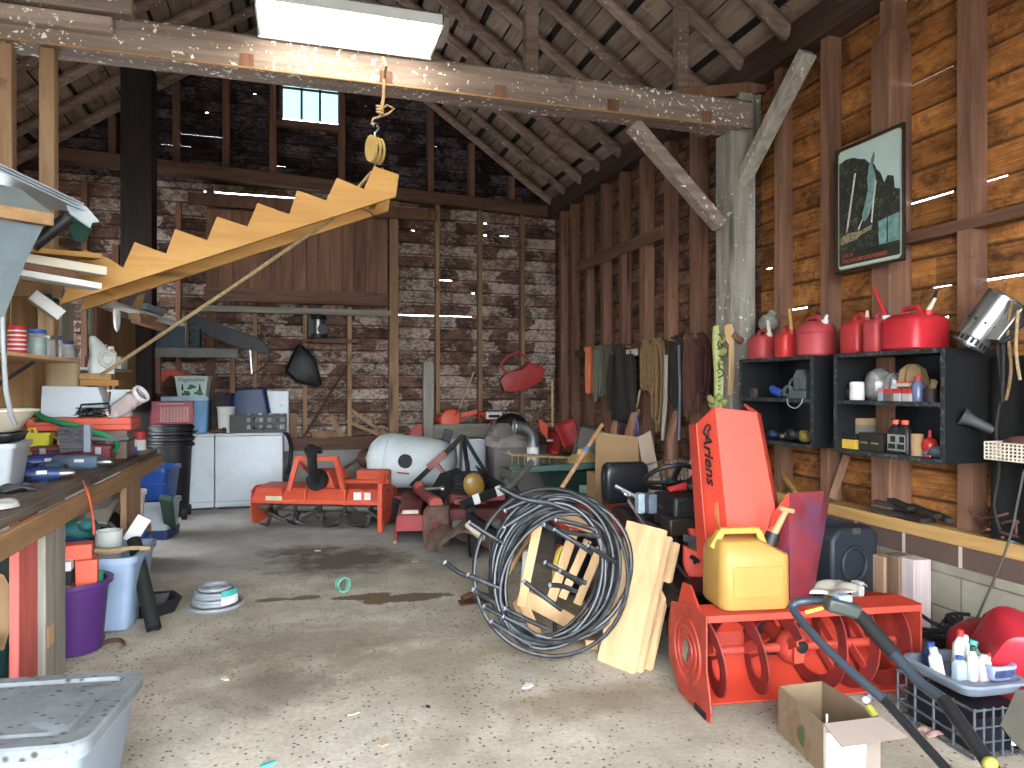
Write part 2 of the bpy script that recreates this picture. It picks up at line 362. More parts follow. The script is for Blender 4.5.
# --- sheathing boards with real gaps; slits = (a0, a1, z, gap)
def boards(mb, a0, a1, z0, z1, h, place, slits=(), hole=None, clip=None, seed=1, t=.022, jt=.006):
    rg = random.Random(seed); z = z0
    while z < z1-.01:
        zt = min(z+h, z1)
        lo, hi = a0, a1
        if clip: lo, hi = clip((z+zt)/2, lo, hi)
        cuts = [lo]; a = lo
        while a < hi:
            a += rg.uniform(1.1, 3.2); cuts.append(min(a, hi))
        spans = [(cuts[i], cuts[i+1], zt-rg.choice((.001, .001, .002, .003))) for i in range(len(cuts)-1) if cuts[i+1]-cuts[i] > .02]
        for (s0, s1, sz, g) in slits:
            if z <= sz < zt:
                new = []
                for (p, q, tt) in spans:
                    if s1 <= p or s0 >= q: new.append((p, q, tt)); continue
                    if s0 > p: new.append((p, s0, tt))
                    new.append((max(p, s0), min(q, s1), zt-g))
                    if s1 < q: new.append((s1, q, tt))
                spans = new
        for (p, q, tt) in spans:
            parts = [(p, q, z, tt)]
            if hole and hole[2] < tt and hole[3] > z and hole[0] < q and hole[1] > p:
                parts = []
                if p < hole[0]: parts.append((p, hole[0], z, tt))
                if q > hole[1]: parts.append((hole[1], q, z, tt))
                m0, m1 = max(p, hole[0]), min(q, hole[1])
                if z < hole[2]: parts.append((m0, m1, z, hole[2]))
                if tt > hole[3]: parts.append((m0, m1, hole[3], tt))
            for (x0, x1, y0, y1) in parts:
                w = rg.uniform(0, .004); full = abs(y1-tt) < 1e-6 and tt > zt-.004
                ya, yb = (y0+jt, zt-jt) if full else (y0+jt, y1)
                for (d0, d1, b0, b1, e) in ((w, w+t, ya, yb, .0015), (t*.55, t*1.5, y0, zt+.001 if full else y1, 0)):   # ship-lapped: the rear half closes the joint
                    c = [place(x, d, y) for y in (b0, b1) for d in (d0, d1) for x in (x0+e, x1-e)]
                    mb.add(c, [(0, 2, 3, 1), (4, 5, 7, 6), (0, 1, 5, 4), (2, 6, 7, 3), (0, 4, 6, 2), (1, 3, 7, 5)], False)
        z = zt
    return mb
YS = YB+.12; XS = XR+.12; XLS = XL-.12
SH_BACK = sheath('back_sheathing', (60, 44, 38), (104, 78, 66), (182, 168, 156), .47, .50, .9, wsz=(3.6, 3.6, 9))
SH_GABLE = sheath('gable_sheathing', (36, 29, 32), (58, 45, 46), (138, 128, 128), .5, .46, .6, stainc=(20, 17, 19), wsz=(3.4, 3.4, 9), row=(4.2, .16, .3))
SH_AMB = sheath('amber_sheathing', (104, 63, 32), (150, 99, 52), (186, 140, 88), .54, .50, .6, stainc=(50, 32, 24), wsz=(3, 3, 9), row=(.6, .19, .8))
SH_RB = sheath('right_rear_sheathing', (72, 50, 40), (112, 80, 62), (160, 140, 124), .54, .46, .5, wsz=(4, 4, 9), row=(.6, .175, .35))
SH_L = sheath('left_sheathing', (64, 50, 42), (100, 78, 66), (150, 140, 130), .5, .5, row=(0, .16, .4))
# slits on the back wall taken where daylight shows in the photograph
def bw(u, v): p = px(u, v, Y=YS); return p.x, p.z
def slit(u0, u1, v, g=.012): a, z = bw(u0, v); b_, _ = bw(u1, v); return (a, b_, z, g)
bs = [slit(204, 318, 193.5, .022), slit(330, 352, 198, .02), slit(397, 434, 323.5, .016), slit(440, 472, 326, .009), slit(438, 452, 280, .014), slit(500, 509, 240, .01), slit(178, 226, 138, .01), slit(161, 190, 148.5, .01), slit(273, 286, 171, .01), slit(330, 345, 152, .008), slit(484, 487, 229, .02), slit(484, 487, 236, .02), slit(472, 475, 296, .014), slit(402, 406, 118, .016), slit(423, 426, 110, .016), slit(450, 453, 145, .016), slit(181, 185, 95, .02), slit(169, 172, 102, .016), slit(205, 208, 112, .016), slit(160, 163, 114, .014), slit(116, 122, 115, .012), slit(253, 256, 94, .014), slit(435, 437, 150, .012), slit(364, 367, 114, .01), slit(412, 415, 232, .012), slit(250, 262, 186, .012)]
cl = lambda z, lo, hi: (max(lo, RXM-(RZ-z)/SLOPE+.02), min(hi, RXM+(RZ-z)/SLOPE-.02)) if z > PZ-.1 else (lo, hi)
wx0, wz0 = bw(283, 119); wx1, wz1 = bw(338, 87)
WIN = (wx0, wx1, wz0, wz1)
pb = lambda a, d, z: (a, YS+d, z)
wall_back = struct(boards(MB(), XLS-.05, XS+.05, .78, 4.2, .175, pb, bs, seed=3).build('wall_back', SH_BACK))
struct(boards(MB(), XLS, XS, 4.2, RZ, .16, pb, bs, WIN, cl, seed=4).build('wall_gable', SH_GABLE))
# right wall: amber front bay, weathered rear bay
def rw(u, v): p = px(u, v, X=XS); return p.y, p.z
def slr(u0, u1, v0, v1, g=.012):
    a, z = rw(u0, v0); b_, z2 = rw(u1, v1); return (min(a, b_), max(a, b_), (z+z2)/2, g)
rs = [slr(906, 952, 103, 83, .011), slr(897, 950, 33, 3, .012), slr(904, 952, 231, 219, .016), slr(976, 1006, 213, 205, .012), slr(973, 1022, 298, 291, .014), slr(738, 752, 318, 316, .014), slr(834, 845, 339, 338, .012), slr(930, 950, 304, 302, .008), slr(940, 947, 330, 329, .012), slr(700, 714, 150, 143, .014), slr(786, 806, 320, 319, .012), slr(690, 697, 305, 304, .012), slr(764, 771, 285, 283, .018)]
pr = lambda a, d, z: (XS+d, a, z)
YP = 5.3
wall_right = struct(boards(MB(), YF, YP-.02, .60, PZ-.02, .19, pr, rs, seed=5, jt=.014).build('wall_right', SH_AMB))
struct(boards(MB(), YP-.02, YS+.05, .60, PZ-.02, .175, pr, rs, seed=6).build('wall_right_rear', SH_RB))
pl = lambda a, d, z: (XLS-d, a, z)  # left
mb = MB(); boards(mb, YF, 5.0, .0, PZ-.02, .16, pl, [(1, 3, 2.2, .01)], seed=8); boards(mb, 5.0, YS, .0, PZ-.02, .16, pl, [], (6.9, 9.5, .9, 2.1), seed=9)
wall_left = struct(mb.build('wall_left', SH_L))
mb = MB()
for y in (6.9, 7.77, 8.63, 9.5): mb.box(XLS-.03, y-.04, .9, XLS+.05, y+.04, 2.1)
for z in (.9, 1.5, 2.1): mb.box(XLS-.03, 6.86, z-.035, XLS+.05, 9.54, z+.035)
struct(mb.build('added_window', M['studpale']))  # unseen window opening, added to bring daylight into the rear
# front wall with the wide door opening behind the camera
mb = MB(); YW = -1.05
for (x0, x1, z0, z1) in ((XLS-.1, -2.7, 0, 3.9), (2.6, XS+.1, 0, 3.9), (-2.7, 2.6, 3.35, 3.9)):
    nb_ = max(1, int((x1-x0)/.22))
    for i in range(nb_): mb.box(x0+(x1-x0)*i/nb_+.001, YW, z0, x0+(x1-x0)*(i+1)/nb_-.001, YW+.025, z1)
mb.skin([[Vector((XLS-.1, y, 3.9)), Vector((XS+.1, y, 3.9)), Vector((XS+.1, y, PZ)), Vector((RXM, y, RZ+.05)), Vector((XLS-.1, y, PZ))] for y in (YW, YW+.025)], sm=False)
struct(mb.build('wall_front', M['stud']))
# masonry under the right wall
def block():
    n = NT('painted_block'); b = n.b; g = n.nd('ShaderNodeNewGeometry'); s = n.nd('ShaderNodeSeparateXYZ'); n.l(g.outputs['Position'], s.inputs[0])
    c = n.nd('ShaderNodeCombineXYZ'); n.l(s.outputs[1], c.inputs[0]); n.l(s.outputs[2], c.inputs[1])
    br = n.nd('ShaderNodeTexBrick'); n.l(c.outputs[0], br.inputs['Vector']); br.inputs['Scale'].default_value = 1; br.inputs['Brick Width'].default_value = .4; br.inputs['Row Height'].default_value = .2
    br.inputs['Mortar Size'].default_value = .006; br.inputs['Color1'].default_value = lin((122, 115, 98)); br.inputs['Color2'].default_value = lin((134, 127, 110)); br.inputs['Mortar'].default_value = lin((88, 80, 66))
    mp = n.noise(n.geo(), 3.5, 6, .65); out = n.mix(n.ramp(mp, [(.4, K0), (.75, (.7, .7, .7, 1))]), br.outputs['Color'], (158, 154, 142))
    n.l(out, b.inputs['Base Color']); b.inputs['Roughness'].default_value = .9; n.bump(br.outputs['Fac'], -.5, .01)
    return n.mat
def brickrow():
    n = NT('dark_brick_course'); b = n.b; g = n.nd('ShaderNodeNewGeometry'); s = n.nd('ShaderNodeSeparateXYZ'); n.l(g.outputs['Position'], s.inputs[0])
    c = n.nd('ShaderNodeCombineXYZ'); n.l(s.outputs[1], c.inputs[0]); n.l(s.outputs[2], c.inputs[1])
    br = n.nd('ShaderNodeTexBrick'); n.l(c.outputs[0], br.inputs['Vector']); br.inputs['Scale'].default_value = 1; br.inputs['Brick Width'].default_value = .4; br.inputs['Row Height'].default_value = 4; br.offset = 0
    br.inputs['Mortar Size'].default_value = .013; br.inputs['Color1'].default_value = lin((88, 65, 56)); br.inputs['Color2'].default_value = lin((72, 55, 49)); br.inputs['Mortar'].default_value = lin((170, 160, 144))
    n.l(br.outputs['Color'], b.inputs['Base Color']); b.inputs['Roughness'].default_value = .9
    return n.mat
XM = 3.65
struct(MB().box(XM, YF, 0, XS+.03, YS, .46).build('wall_right_masonry', block()))
struct(MB().box(XM-.006, YF, .46, XS+.03, YS, .585).build('wall_right_brick', brickrow()))
struct(MB().box(XM-.02, YF, .585, XM+.075, YS, .667).box(XM+.079, YF, .585, XS+.02, YS, .662).build('trim_1', M['sill'], bev=.004))
# rear foundation and its brown sill
fnd = mat('grey_foundation', (172, 172, 166), .9, var=.2, sc=3, dirt=(120, 116, 108), da=.3, ds=4)
struct(MB().box(XLS, YB-.02, 0, XM+.1, YS+.03, .62).build('wall_back_foundation', fnd))
struct(MB().box(XLS, YB-.06, .62, XM, YS, .8).build('trim_2', M['railX'], bev=.004))
# studs: each its own piece under its wall
def stud(parent, x0, y0, z0, x1, y1, z1, m_, nm='stud'):
    o = MB().box(x0, y0, z0, x1, y1, z1).build(nm, m_, parent, bev=.004); return o
for i, (u, w) in enumerate(((560, .09), (571, .09), (585, .10), (602, .10), (620.5, .10), (642, .14), (666, .10), (693.5, .15))):
    y = px(u, 300, X=XR).y; stud(wall_right, XR+.002, y-w/2, .668, XS-.001, y+w/2, PZ-.24, M['stud'])
for i, (u, w) in enumerate(((777, .08), (824, .085), (964, .1))):
    y = px(u, 200, X=XR).y; stud(wall_right, XR+.002, y-w/2, .668, XS-.001, y+w/2, PZ-.2, M['stud'])
for y in (1.9, 1.0, .1): stud(wall_right, XR+.002, y-.06, .668, XS-.001, y+.06, PZ-.2, M['stud'])
y = px(880, 200, X=XR-.06).y                   # the broad post with its cut shoulder
MB().skin([[Vector(p) for p in ((XR-.06, y-.08, z), (XS-.001, y-.08, z), (XS-.001, y+.08, z), (XR-.06, y+.08, z))] for z in (.668, 3.72)] + [[Vector(p) for p in ((XR+.01, y-.04, 3.86), (XS-.001, y-.04, 3.86), (XS-.001, y+.08, 3.86), (XR+.01, y+.08, 3.86))]] + [[Vector(p) for p in ((XR+.01, y-.04, PZ-.2), (XS-.001, y-.04, PZ-.2), (XS-.001, y+.08, PZ-.2), (XR+.01, y+.08, PZ-.2))]], sm=False).build('post', M['stud'], wall_right, bev=.008)
# nailing girts on the right wall
a, b_ = px(577, 267.6, X=XR-.02), px(662, 232, X=XR-.02)
MB().box(XR-.03, b_.y, a.z-.07, XR, a.y, a.z+.07).build('girt', M['railY'], wall_right, bev=.004)
y0 = px(905, 233, X=XR).y; MB().box(XR+.001, 1.6, 2.40, XS-.03, y0, 2.47).build('girt', M['railY'], wall_right, bev=.004)
# studs of the back wall
for u, w, z1, mm in ((210, .1, 4.12, 'stud'), (394, .13, 4.12, 'studpale'), (438, .06, 4.12, 'studpale'), (480.5, .06, 4.12, 'studpale'), (523, .06, 4.12, 'studpale'), (255, .055, 2.55, 'studpale'), (305, .055, 2.6, 'studpale'), (349.5, .06, 2.6, 'studpale'), (178, .06, 3.9, 'stud'), (84, .07, 4.1, 'stud'), (44, .07, 4.1, 'stud'), (115, .08, 3.3, 'stud')):
    x = px(u, 300, Y=YB).x; stud(wall_back, x-w/2, YB+.002, .8, x+w/2, YS-.001, z1, M[mm])
for u in (112, 176, 226, 273, 342, 431, 472, 512):
    x = px(u, 130, Y=YB).x; zt = min(RZ-.25, PZ+((XR-RXM)-abs(x-RXM))*SLOPE-.1)
    if zt > 4.35: stud(wall_back, x-.045, YB+.002, 4.28, x+.045, YS-.001, zt, M['stud'])
struct(MB().bar((XLS, (YB-.05+YS-.002)/2, 4.42), (XS, (YB-.05+YS-.002)/2, 4.12), .168, .17).build('trim_3', M['railX'], bev=.006))
# short header boards by the loft door
x0, x1 = px(188, 195, Y=YB-.07).x, px(440, 195, Y=YB-.07).x
MB().box(x0, YB-.09, 3.86, px(437, 200, Y=YB-.07).x, YB-.052, 4.02).build('header_board', M['stud'], wall_back, bev=.004)
# loft door of upright boards
dx0, dx1 = px(206, 250, Y=YB-.05).x, px(388, 250, Y=YB-.05).x
door = struct(MB().box(dx0, YB-.03, 2.62, dx1, YB-.002, 3.84).build('door_1', M['stud']))
nb = 15
for i in range(nb):
    a = dx0+(dx1-dx0)*i/nb; MB().box(a+.003, YB-.05-.004*(i % 2), 2.63, a+(dx1-dx0)/nb-.003, YB-.031, 3.83).build('door_board', M['stud'], door, bev=.003)
MB().box(dx0-.02, YB-.085, 2.62, dx1, YB-.057, 2.8).build('door_rail', M['railX'], door, bev=.003)
MB().box(dx0-.06, YB-.07, 2.48, dx1+.04, YB-.002, 2.56).build('door_sill', M['greywoodX'], door, bev=.003)
# gable window
win = struct(MB().box(wx0-.05, YS-.06, wz0-.05, wx0, YS-.002, wz1+.05).box(wx1, YS-.06, wz0-.05, wx1+.05, YS-.002, wz1+.05).box(wx0-.08, YS-.08, wz0-.12, wx1+.08, YS-.002, wz0-.03).box(wx0, YS-.06, wz1, wx1, YS-.002, wz1+.05).build('window_1', M['railX'], bev=.003))
gl = NT('window_glass'); gl.b.inputs['Base Color'].default_value = (.035, .06, .065, 1); gl.b.inputs['Transmission Weight'].default_value = 1; gl.b.inputs['IOR'].default_value = 1.02; gl.b.inputs['Roughness'].default_value = .3
MB().box(wx0, YS-.03, wz0, wx1, YS-.025, wz1).build('pane', gl.mat, win)
mb = MB()
for k in (1, 2): x = wx0+(wx1-wx0)*k/3; mb.box(x-.016, YS-.045, wz0, x+.016, YS-.02, wz1)
mb.box(wx0, YS-.045, wz0+(wz1-wz0)*.8-.014, wx1, YS-.02, wz0+(wz1-wz0)*.8+.014); mb.build('muntin', M['railX'], win)
# --- roof: skip sheathing with shingles above, rafters below
def rpt(side, s, y, off=0):
    """side +1 right, -1 left; s metres up the slope from the plate; off = metres below the boards"""
    c, sn = 1/math.hypot(1, SLOPE), SLOPE/math.hypot(1, SLOPE)
    x = (XR-RXM)-s*c; z = PZ+s*sn
    return Vector((RXM+side*(x-off*sn), y, z-off*c))
SL = math.hypot(XR-RXM, RZ-PZ)
ceil_ = struct(MB().build('ceiling')); 
for side, nm in ((1, 'ceiling_boards'), (-1, 'ceiling_boards')):
    mb = MB(); rg = random.Random(11+side); s = -.2
    while s < SL:
        w = rg.uniform(.15, .24); a = YF; s1 = min(s+w, SL+.02)
        while a < YS+.1:
            b_ = min(a+rg.uniform(.8, 2.6), YS+.12); j = rg.uniform(0, .01)
            c = [rpt(side, q, yy, o) for o in (-.0-j, -.022-j) for yy in (a+.002, b_-.004) for q in (s, s1)]
            mb.add(c, [(0, 2, 3, 1), (4, 5, 7, 6), (0, 1, 5, 4), (2, 6, 7, 3), (0, 4, 6, 2), (1, 3, 7, 5)], False); a = b_
        s = s1+rg.choice((.012, .02, .05, .07))
    mb.build(nm, M['roof'], ceil_)
    mb = MB(); c = [rpt(side, q, yy, o) for o in (-.04, -.08) for yy in (YF-.1, YS+.2) for q in (-.35, SL+.03)]
    mb.add(c, [(0, 2, 3, 1), (4, 5, 7, 6), (0, 1, 5, 4), (2, 6, 7, 3), (0, 4, 6, 2), (1, 3, 7, 5)], False); mb.build('roof_shingles', M['shingle'], ceil_)
for side in (1, -1):
    a_, b_ = rpt(side, -.1, YS+.05, .17), rpt(side, SL+.05, YS+.05, .17); MB().bar(a_, b_, .44, .03, (0, 1, 0)).build('rake_light_stop', M['shingle'], ceil_)  # added strip behind the gable boards, blocks light leaks under the roof edge
ys = [YB-.12-.6*k for k in range(19)]
for side in (1, -1):
    for k, y in enumerate(ys):
        if y < YF: break
        r = rng.uniform(.055, .07); pts = []
        for i in range(7):
            p = rpt(side, -.12+(SL+.1)*i/6, y, r+.002); p.y += rng.uniform(-.012, .012)
            pts.append(p)
        o = MB().tube(pts, [r*rng.uniform(.93, 1.05) for _ in pts], 8).build('rafter', M['rafter'], ceil_)
struct(MB().box(RXM-.03, YF, RZ-.3, RXM+.03, YS, RZ-.08).build('trim_4', M['plate']))
for sx, nm in ((1, 'trim_5'), (-1, 'trim_6')):
    x = XR if sx > 0 else XL
    struct(MB().box(x-.06 if sx > 0 else x-.12, YF, PZ-.26, x+.12 if sx > 0 else x+.06, YS, PZ-.02).build(nm, M['plate'], bev=.012))
# --- tie beam, post, braces
yb0, yb1 = 5.12, 5.36
mb = MB(); nseg = 12; loops = []
for i in range(nseg+1):
    x = XL+(3.63-XL)*i/nseg; j = .008*math.sin(i*2.1)
    loops.append([Vector((x, yb0+j, 3.63)), Vector((x, yb1, 3.63)), Vector((x, yb1, 3.87+j)), Vector((x, yb0+.03+j, 3.87+j)), Vector((x, yb0+j, 3.84))])
beam = struct(mb.skin(loops, sm=False).build('trim_7', M['beam'], bev=.008))
for u in (247, 386, 500, 613, 706):           # pale mortise patches along the lower arris
    x = px(u, 80, Y=yb0).x; MB().box(x-.045, yb0-.012, 3.632, x+.045, yb0+.05, 3.72).build('mortise_block', M['stud'], beam, bev=.003)
xs = px(136, 30, Y=yb0).x
MB().cbox(((XL+xs)/2, yb0-.06, 3.885), (xs-XL, .1, .11)).build('scab_timber', M['beam'], beam, bev=.012)
MB().cbox(((XL+px(115, 40, Y=yb0).x)/2, yb0-.045, 3.765), (px(115, 40, Y=yb0).x-XL, .07, .1)).build('scab_timber', M['beam'], beam, bev=.01)
MB().tube([(XL, yb0-.008, 3.628), (3.3, yb0-.008, 3.622)], .008, 6).build('conduit', M['benchrail'], beam)
post = struct(MB().box(3.45, YP-.13, .0, 3.69, YP+.1, 3.62).box(3.54, YP-.12, 3.58, 3.69, YP-.0, 3.95).build('trim_8', M['postgrey'], bev=.012))
MB().box(3.64, YP-.06, 3.6, 3.8, YP+.1, PZ-.25).build('post_head', M['postgrey'], post, bev=.01)
struct(MB().bar(px(632, 124, Y=YP), px(720, 226, Y=YP), .1, .13, (0, 1, 0)).build('trim_9', M['beam'], bev=.01))
struct(MB().bar(px(734, 197, X=3.56), px(808, 52, X=3.64), .09, .12, (1, 0, 0)).build('trim_10', M['postgrey'], bev=.008))
# queen posts standing on the tie beam
for u in (531, 681):
    x = px(u, 60, Y=YP).x; zt = PZ+((XR-RXM)-abs(x-RXM))*SLOPE-.1
    struct(MB().box(x-.05, YP-.04, 3.86, x+.05, YP+.05, max(zt, 4.2)).build('trim_11', M['rafter'], bev=.005))
struct(MB().bar(px(674, 97, Y=5.2), px(763, 88, Y=5.24), .09, .1).build('trim_12', M['stud'], bev=.005))
# dark post by the rear left corner and uprights that carry the bench shelves
x = px(138, 200, Y=9.5).x; struct(MB().box(x-.17, 9.4, 0, x+.17, 9.72, 5.25).build('trim_13', wood('blackened_post_wood', (52, 42, 38), (28, 23, 22), 'Z'), bev=.01))
# --- shop light hung in front of the tie beam
lx0, lx1 = px(258, 37, Y=yb0-.02).x, px(431, 58, Y=yb0-.02).x
ly0, ly1 = 4.62, yb0-.02; lz = 3.84
t = T('shop_light', 'long white fluorescent shop light hung under the roof beside the tie beam', 'ceiling light', ((lx0+lx1)/2, (ly0+ly1)/2, lz))
w, d = lx1-lx0, ly1-ly0
white = mat('white_enamel', (226, 228, 226), .4, var=.06)
MB().box(-w/2, -d/2, 0.012, w/2, -d/2+.015, .09).box(-w/2, d/2-.015, -.012, w/2, d/2, .09).box(-w/2, -d/2, .075, w/2, d/2, .09).box(-w/2, -d/2, 0, -w/2+.015, d/2, .09).box(w/2-.015, -d/2, 0, w/2, d/2, .09).build('housing', white, t, bev=.004)
LAMP = emis('lamp_diffuser', (255, 248, 232), 9)
for k in range(4):
    y = -d/2+.06+k*(d-.24)/3; MB().cyl((-w/2+.03, y, .012), (w/2-.03, y, .012), .02, seg=10).build('tube', LAMP, t)
MB().box(-w/2+.016, -d/2+.016, .068, w/2-.016, d/2-.016, .074).build('reflector', white, t)
MB().box(w/2+.005, -d/2+.1, .0, w/2+.05, -d/2+.3, .12).build('end_box', mat('grey_box', (150, 140, 132)), t, bev=.003)
for x in (-w/2+.1, w/2-.1): MB().tube([(x, d/2-.03, .09), (x, d/2+.06, .25)], .003, 5).build('hanger_wire', mat('wire_grey', (90, 84, 80), .5, 1), t)
# ---------------------------------------------------------------- common object materials
K = {}
K['black'] = mat('black_plastic', (32, 33, 36), .5, var=.2)
K['blackmet'] = mat('black_metal', (30, 30, 32), .45, .4, dirt=(70, 64, 58), da=.3)
K['rubber'] = mat('rubber', (26, 26, 27), .75)
K['steel'] = mat('bare_steel', (160, 160, 160), .35, .95, var=.12)
K['galv'] = mat('galvanised_steel', (176, 178, 178), .32, .9, var=.2, sc=9)
K['rusty'] = mat('rusty_iron', (96, 62, 46), .85, .3, dirt=(58, 44, 38), da=.5)
K['brass'] = mat('brass', (214, 178, 104), .45, .3)
K['white'] = mat('white_plastic', (226, 226, 220), .45, var=.06)
K['cream'] = mat('cream_plastic', (226, 214, 190), .5, var=.08)
K['appl'] = mat('white_appliance_enamel', (214, 224, 230), .3, var=.04, dirt=(150, 148, 140), da=.12, ds=5)
K['grey'] = mat('grey_tote_plastic', (142, 152, 164), .5, var=.08)
def dusty_lid():
    n = NT('dusty_grey_lid'); v = n.coord(); a = n.noise(v, 4, 6, .7); out = n.ramp(a, [(.35, (88, 92, 92)), (.6, (112, 117, 120)), (.75, (124, 130, 136))])
    vo = n.nd('ShaderNodeTexVoronoi'); vo.inputs['Scale'].default_value = 26; n.l(n.coord((1, 1.6, 1)), vo.inputs['Vector']); sc_ = n.nd('ShaderNodeSeparateColor'); n.l(vo.outputs['Color'], sc_.inputs[0])
    k = n.mix(1.0, n.ramp(vo.outputs['Distance'], [(.16, W0), (.34, K0)]), n.ramp(sc_.outputs[0], [(.5, K0), (.55, W0)]), 'MULTIPLY'); out = n.mix(k, out, (44, 40, 36))
    n.l(out, n.b.inputs['Base Color']); n.b.inputs['Roughness'].default_value = .7; return n.mat
K['lid'] = dusty_lid()
K['bluegrey'] = mat('pale_blue_plastic', (150, 172, 200), .45, var=.07)
K['blue'] = mat('blue_plastic', (30, 82, 168), .4, var=.1)
K['navy'] = mat('navy_plastic', (34, 56, 104), .45, var=.12)
K['purple'] = mat('purple_plastic', (84, 42, 112), .35, var=.12)
K['teal'] = mat('teal_plastic', (52, 176, 168), .45, var=.1)
K['green'] = mat('green_hose', (30, 150, 96), .45, var=.08)
K['dkgreen'] = mat('dark_green', (34, 78, 64), .55, var=.2)
K['yellow'] = mat('yellow_plastic', (226, 214, 30), .45, var=.08)
K['orange'] = mat('orange_paint', (232, 82, 42), .4, var=.08)
K['orangep'] = mat('orange_plastic', (236, 92, 56), .45, var=.08)
K['red'] = mat('red_plastic', (200, 44, 44), .45, var=.12)
K['darkred'] = mat('dark_red_paint', (140, 38, 42), .5, var=.2, dirt=(92, 66, 54), da=.4)
K['maroon'] = mat('maroon_metal', (112, 34, 46), .4, .2)
K['card'] = mat('cardboard', (170, 134, 92), .9, var=.08)
K['cardpale'] = mat('pale_cardboard', (196, 172, 146), .9, var=.08)
K['foam'] = mat('white_foam', (216, 226, 232), .8, var=.04)
K['rope'] = mat('tan_rope', (176, 148, 104), .95, var=.3, sc=40)
K['glass'] = NT('clear_glass').mat; _b = K['glass'].node_tree.nodes['Principled BSDF']; _b.inputs['Base Color'].default_value = (.5, .6, .58, 1); _b.inputs['Alpha'].default_value = .3; _b.inputs['Roughness'].default_value = .08
K['film'] = NT('clear_plastic_film').mat; _b = K['film'].node_tree.nodes['Principled BSDF']; _b.inputs['Base Color'].default_value = (.86, .88, .9, 1); _b.inputs['Alpha'].default_value = .5; _b.inputs['Roughness'].default_value = .12
K['paper'] = mat('white_paper', (232, 232, 228), .8, var=.03)
K['ink'] = mat('black_ink', (24, 24, 26), .7)
K['greyhose'] = mat('grey_vinyl_hose', (150, 154, 156), .4, var=.1)
BX, BZ = -1.15, .95                             # bench front edge and top
# ---------------------------------------------------------------- workbench
t = T('workbench', 'long rough wooden workbench loaded with tools along the left side', 'workbench', (BX, 3.0, 0))
yl = 3.95
mb = MB()
for k in range(4): mb.box(-.8+k*.2, 0, .91, -.6+k*.2-.004, yl, .95)
mb.build('bench_top', wood('dark_bench_board', (112, 98, 86), (62, 54, 50), 'Y', dark=(44, 38, 36), dk=.55), t, bev=.004)
MB().box(0, 0, .80, .035, yl, .905).build('front_rail', M['benchrail'], t, bev=.004)
MB().box(-.78, yl-.04, .80, 0, yl, .905).build('end_rail', M['benchrail'], t, bev=.004)
def bleg(nm, y0, y1, x0, x1, mm): return MB().box(x0, y0, 0, x1, y1, .905 if x1 <= 0 else .80).build(nm, mm, t, bev=.005)
RP = wood('red_painted_plank', (188, 96, 88), (150, 66, 60), 'Z', dark=(140, 110, 100), dk=.64)
ya, ya1 = px(19, 560, X=BX-.035).y-3, px(43, 560, X=BX-.035).y-3; o = bleg('leg', ya, ya1, -.075, -.035, RP); o['label'] = 'red painted plank leg'
yb, yb1 = px(46, 560, X=BX).y-3, px(66, 560, X=BX).y-3; o = bleg('leg', yb, yb1, -.05, -.002, M['greywoodZ']); o['label'] = 'weathered grey post leg'
yc, yc1 = px(127, 520, X=BX).y-3, px(141, 520, X=BX).y-3; o = bleg('leg', yc, min(yc1, yl-.05), -.045, -.002, M['studpale']); o['label'] = 'pale pine leg at the rear end'
for y in (.3, 2.0, 3.8): bleg('leg', y, y+.09, -.79, -.7, M['stud'])
MB().box(-.06, yb+.03, .22, -.0, yb+.12, .32).at().build('block', M['pineZ'], t)
# uprights under the tie beam beside the bench, shelf on brackets
ux = [px(48, 200, Y=5.2).x, px(4, 200, Y=5.2).x]
for x, w in zip(ux, (.085, .1)):
    struct(MB().box(x-w/2, 5.17, 1.682, x+w/2, 5.26, 3.625).build('trim_14', M['studpale'], bev=.004))
sz = 1.68
t = T('wall_shelf', 'short pine shelf of jars above the workbench', 'shelf', (-1.5, 4.2, sz))
MB().box(-.4, -.5, -.022, 0.09, 1.36, 0).build('shelf_board', M['pineZ'], t, bev=.003)
for y in (.1, .96): MB().box(-.3, y, -.2, -.27, y+.03, -.022).bar((-.28, y+.015, -.19), (-.06, y+.015, -.03), .02, .02).build('bracket', K['blackmet'], t)
MB().box(-.44, -.5, -.73, -.4, 2.6, .45).build('back_board', M['ply'], t)
def on_shelf(u, v=352): p = px(u, v, X=-1.47); p.z = sz; return p
# stack of red and white tins
t = T('tin', 'red and white striped tin on the pine shelf', 'tin', on_shelf(17))
MB().lathe([(.044, 0), (.046, .003), (.046, .15), (.044, .153)], 18).build('can_body', K['red'], t)
mb = MB(); [mb.lathe([(.0462, z), (.047, z+.004), (.0462, z+.008)], 18, False, False) for z in (.02, .045, .07, .095, .12)]; mb.build('stripe', K['white'], t)
t2 = one(MB().cyl((0, 0, 0), (0, .02, 0), .037, seg=18), 'round_lid', K['cream'], 'cream round lid standing between tin and blue-lidded jar', 'lid', px(28.5, 334, X=-1.68))
t2.location.z = sz+.037
def jar(nm, label, u, h, r, capmat, fill, fh, sqz=1.0):
    t = T('jar', label, 'jar', on_shelf(u), group='glass jars on the pine shelf')
    MB().lathe([(r*.92, 0), (r, .01), (r, h*.72), (r*.8, h*.83), (r*.78, h*.88)], 16).build('glass_body', K['glass'], t)
    MB().lathe([(r*.9, .004), (r*.92, fh)], 14).build('contents', fill, t)
    MB().lathe([(r*.86, h*.86), (r*.88, h*.87), (r*.88, h), (r*.8, h+.003)], 16).build('lid', capmat, t)
K['bluelid'] = mat('blue_lid', (40, 84, 170), .4)
jar('a', 'glass jar with bright blue lid and grey screws on pine shelf', 37, .155, .055, K['bluelid'], mat('grey_screws', (120, 132, 128), .5, .5, var=.5, sc=60), .108)
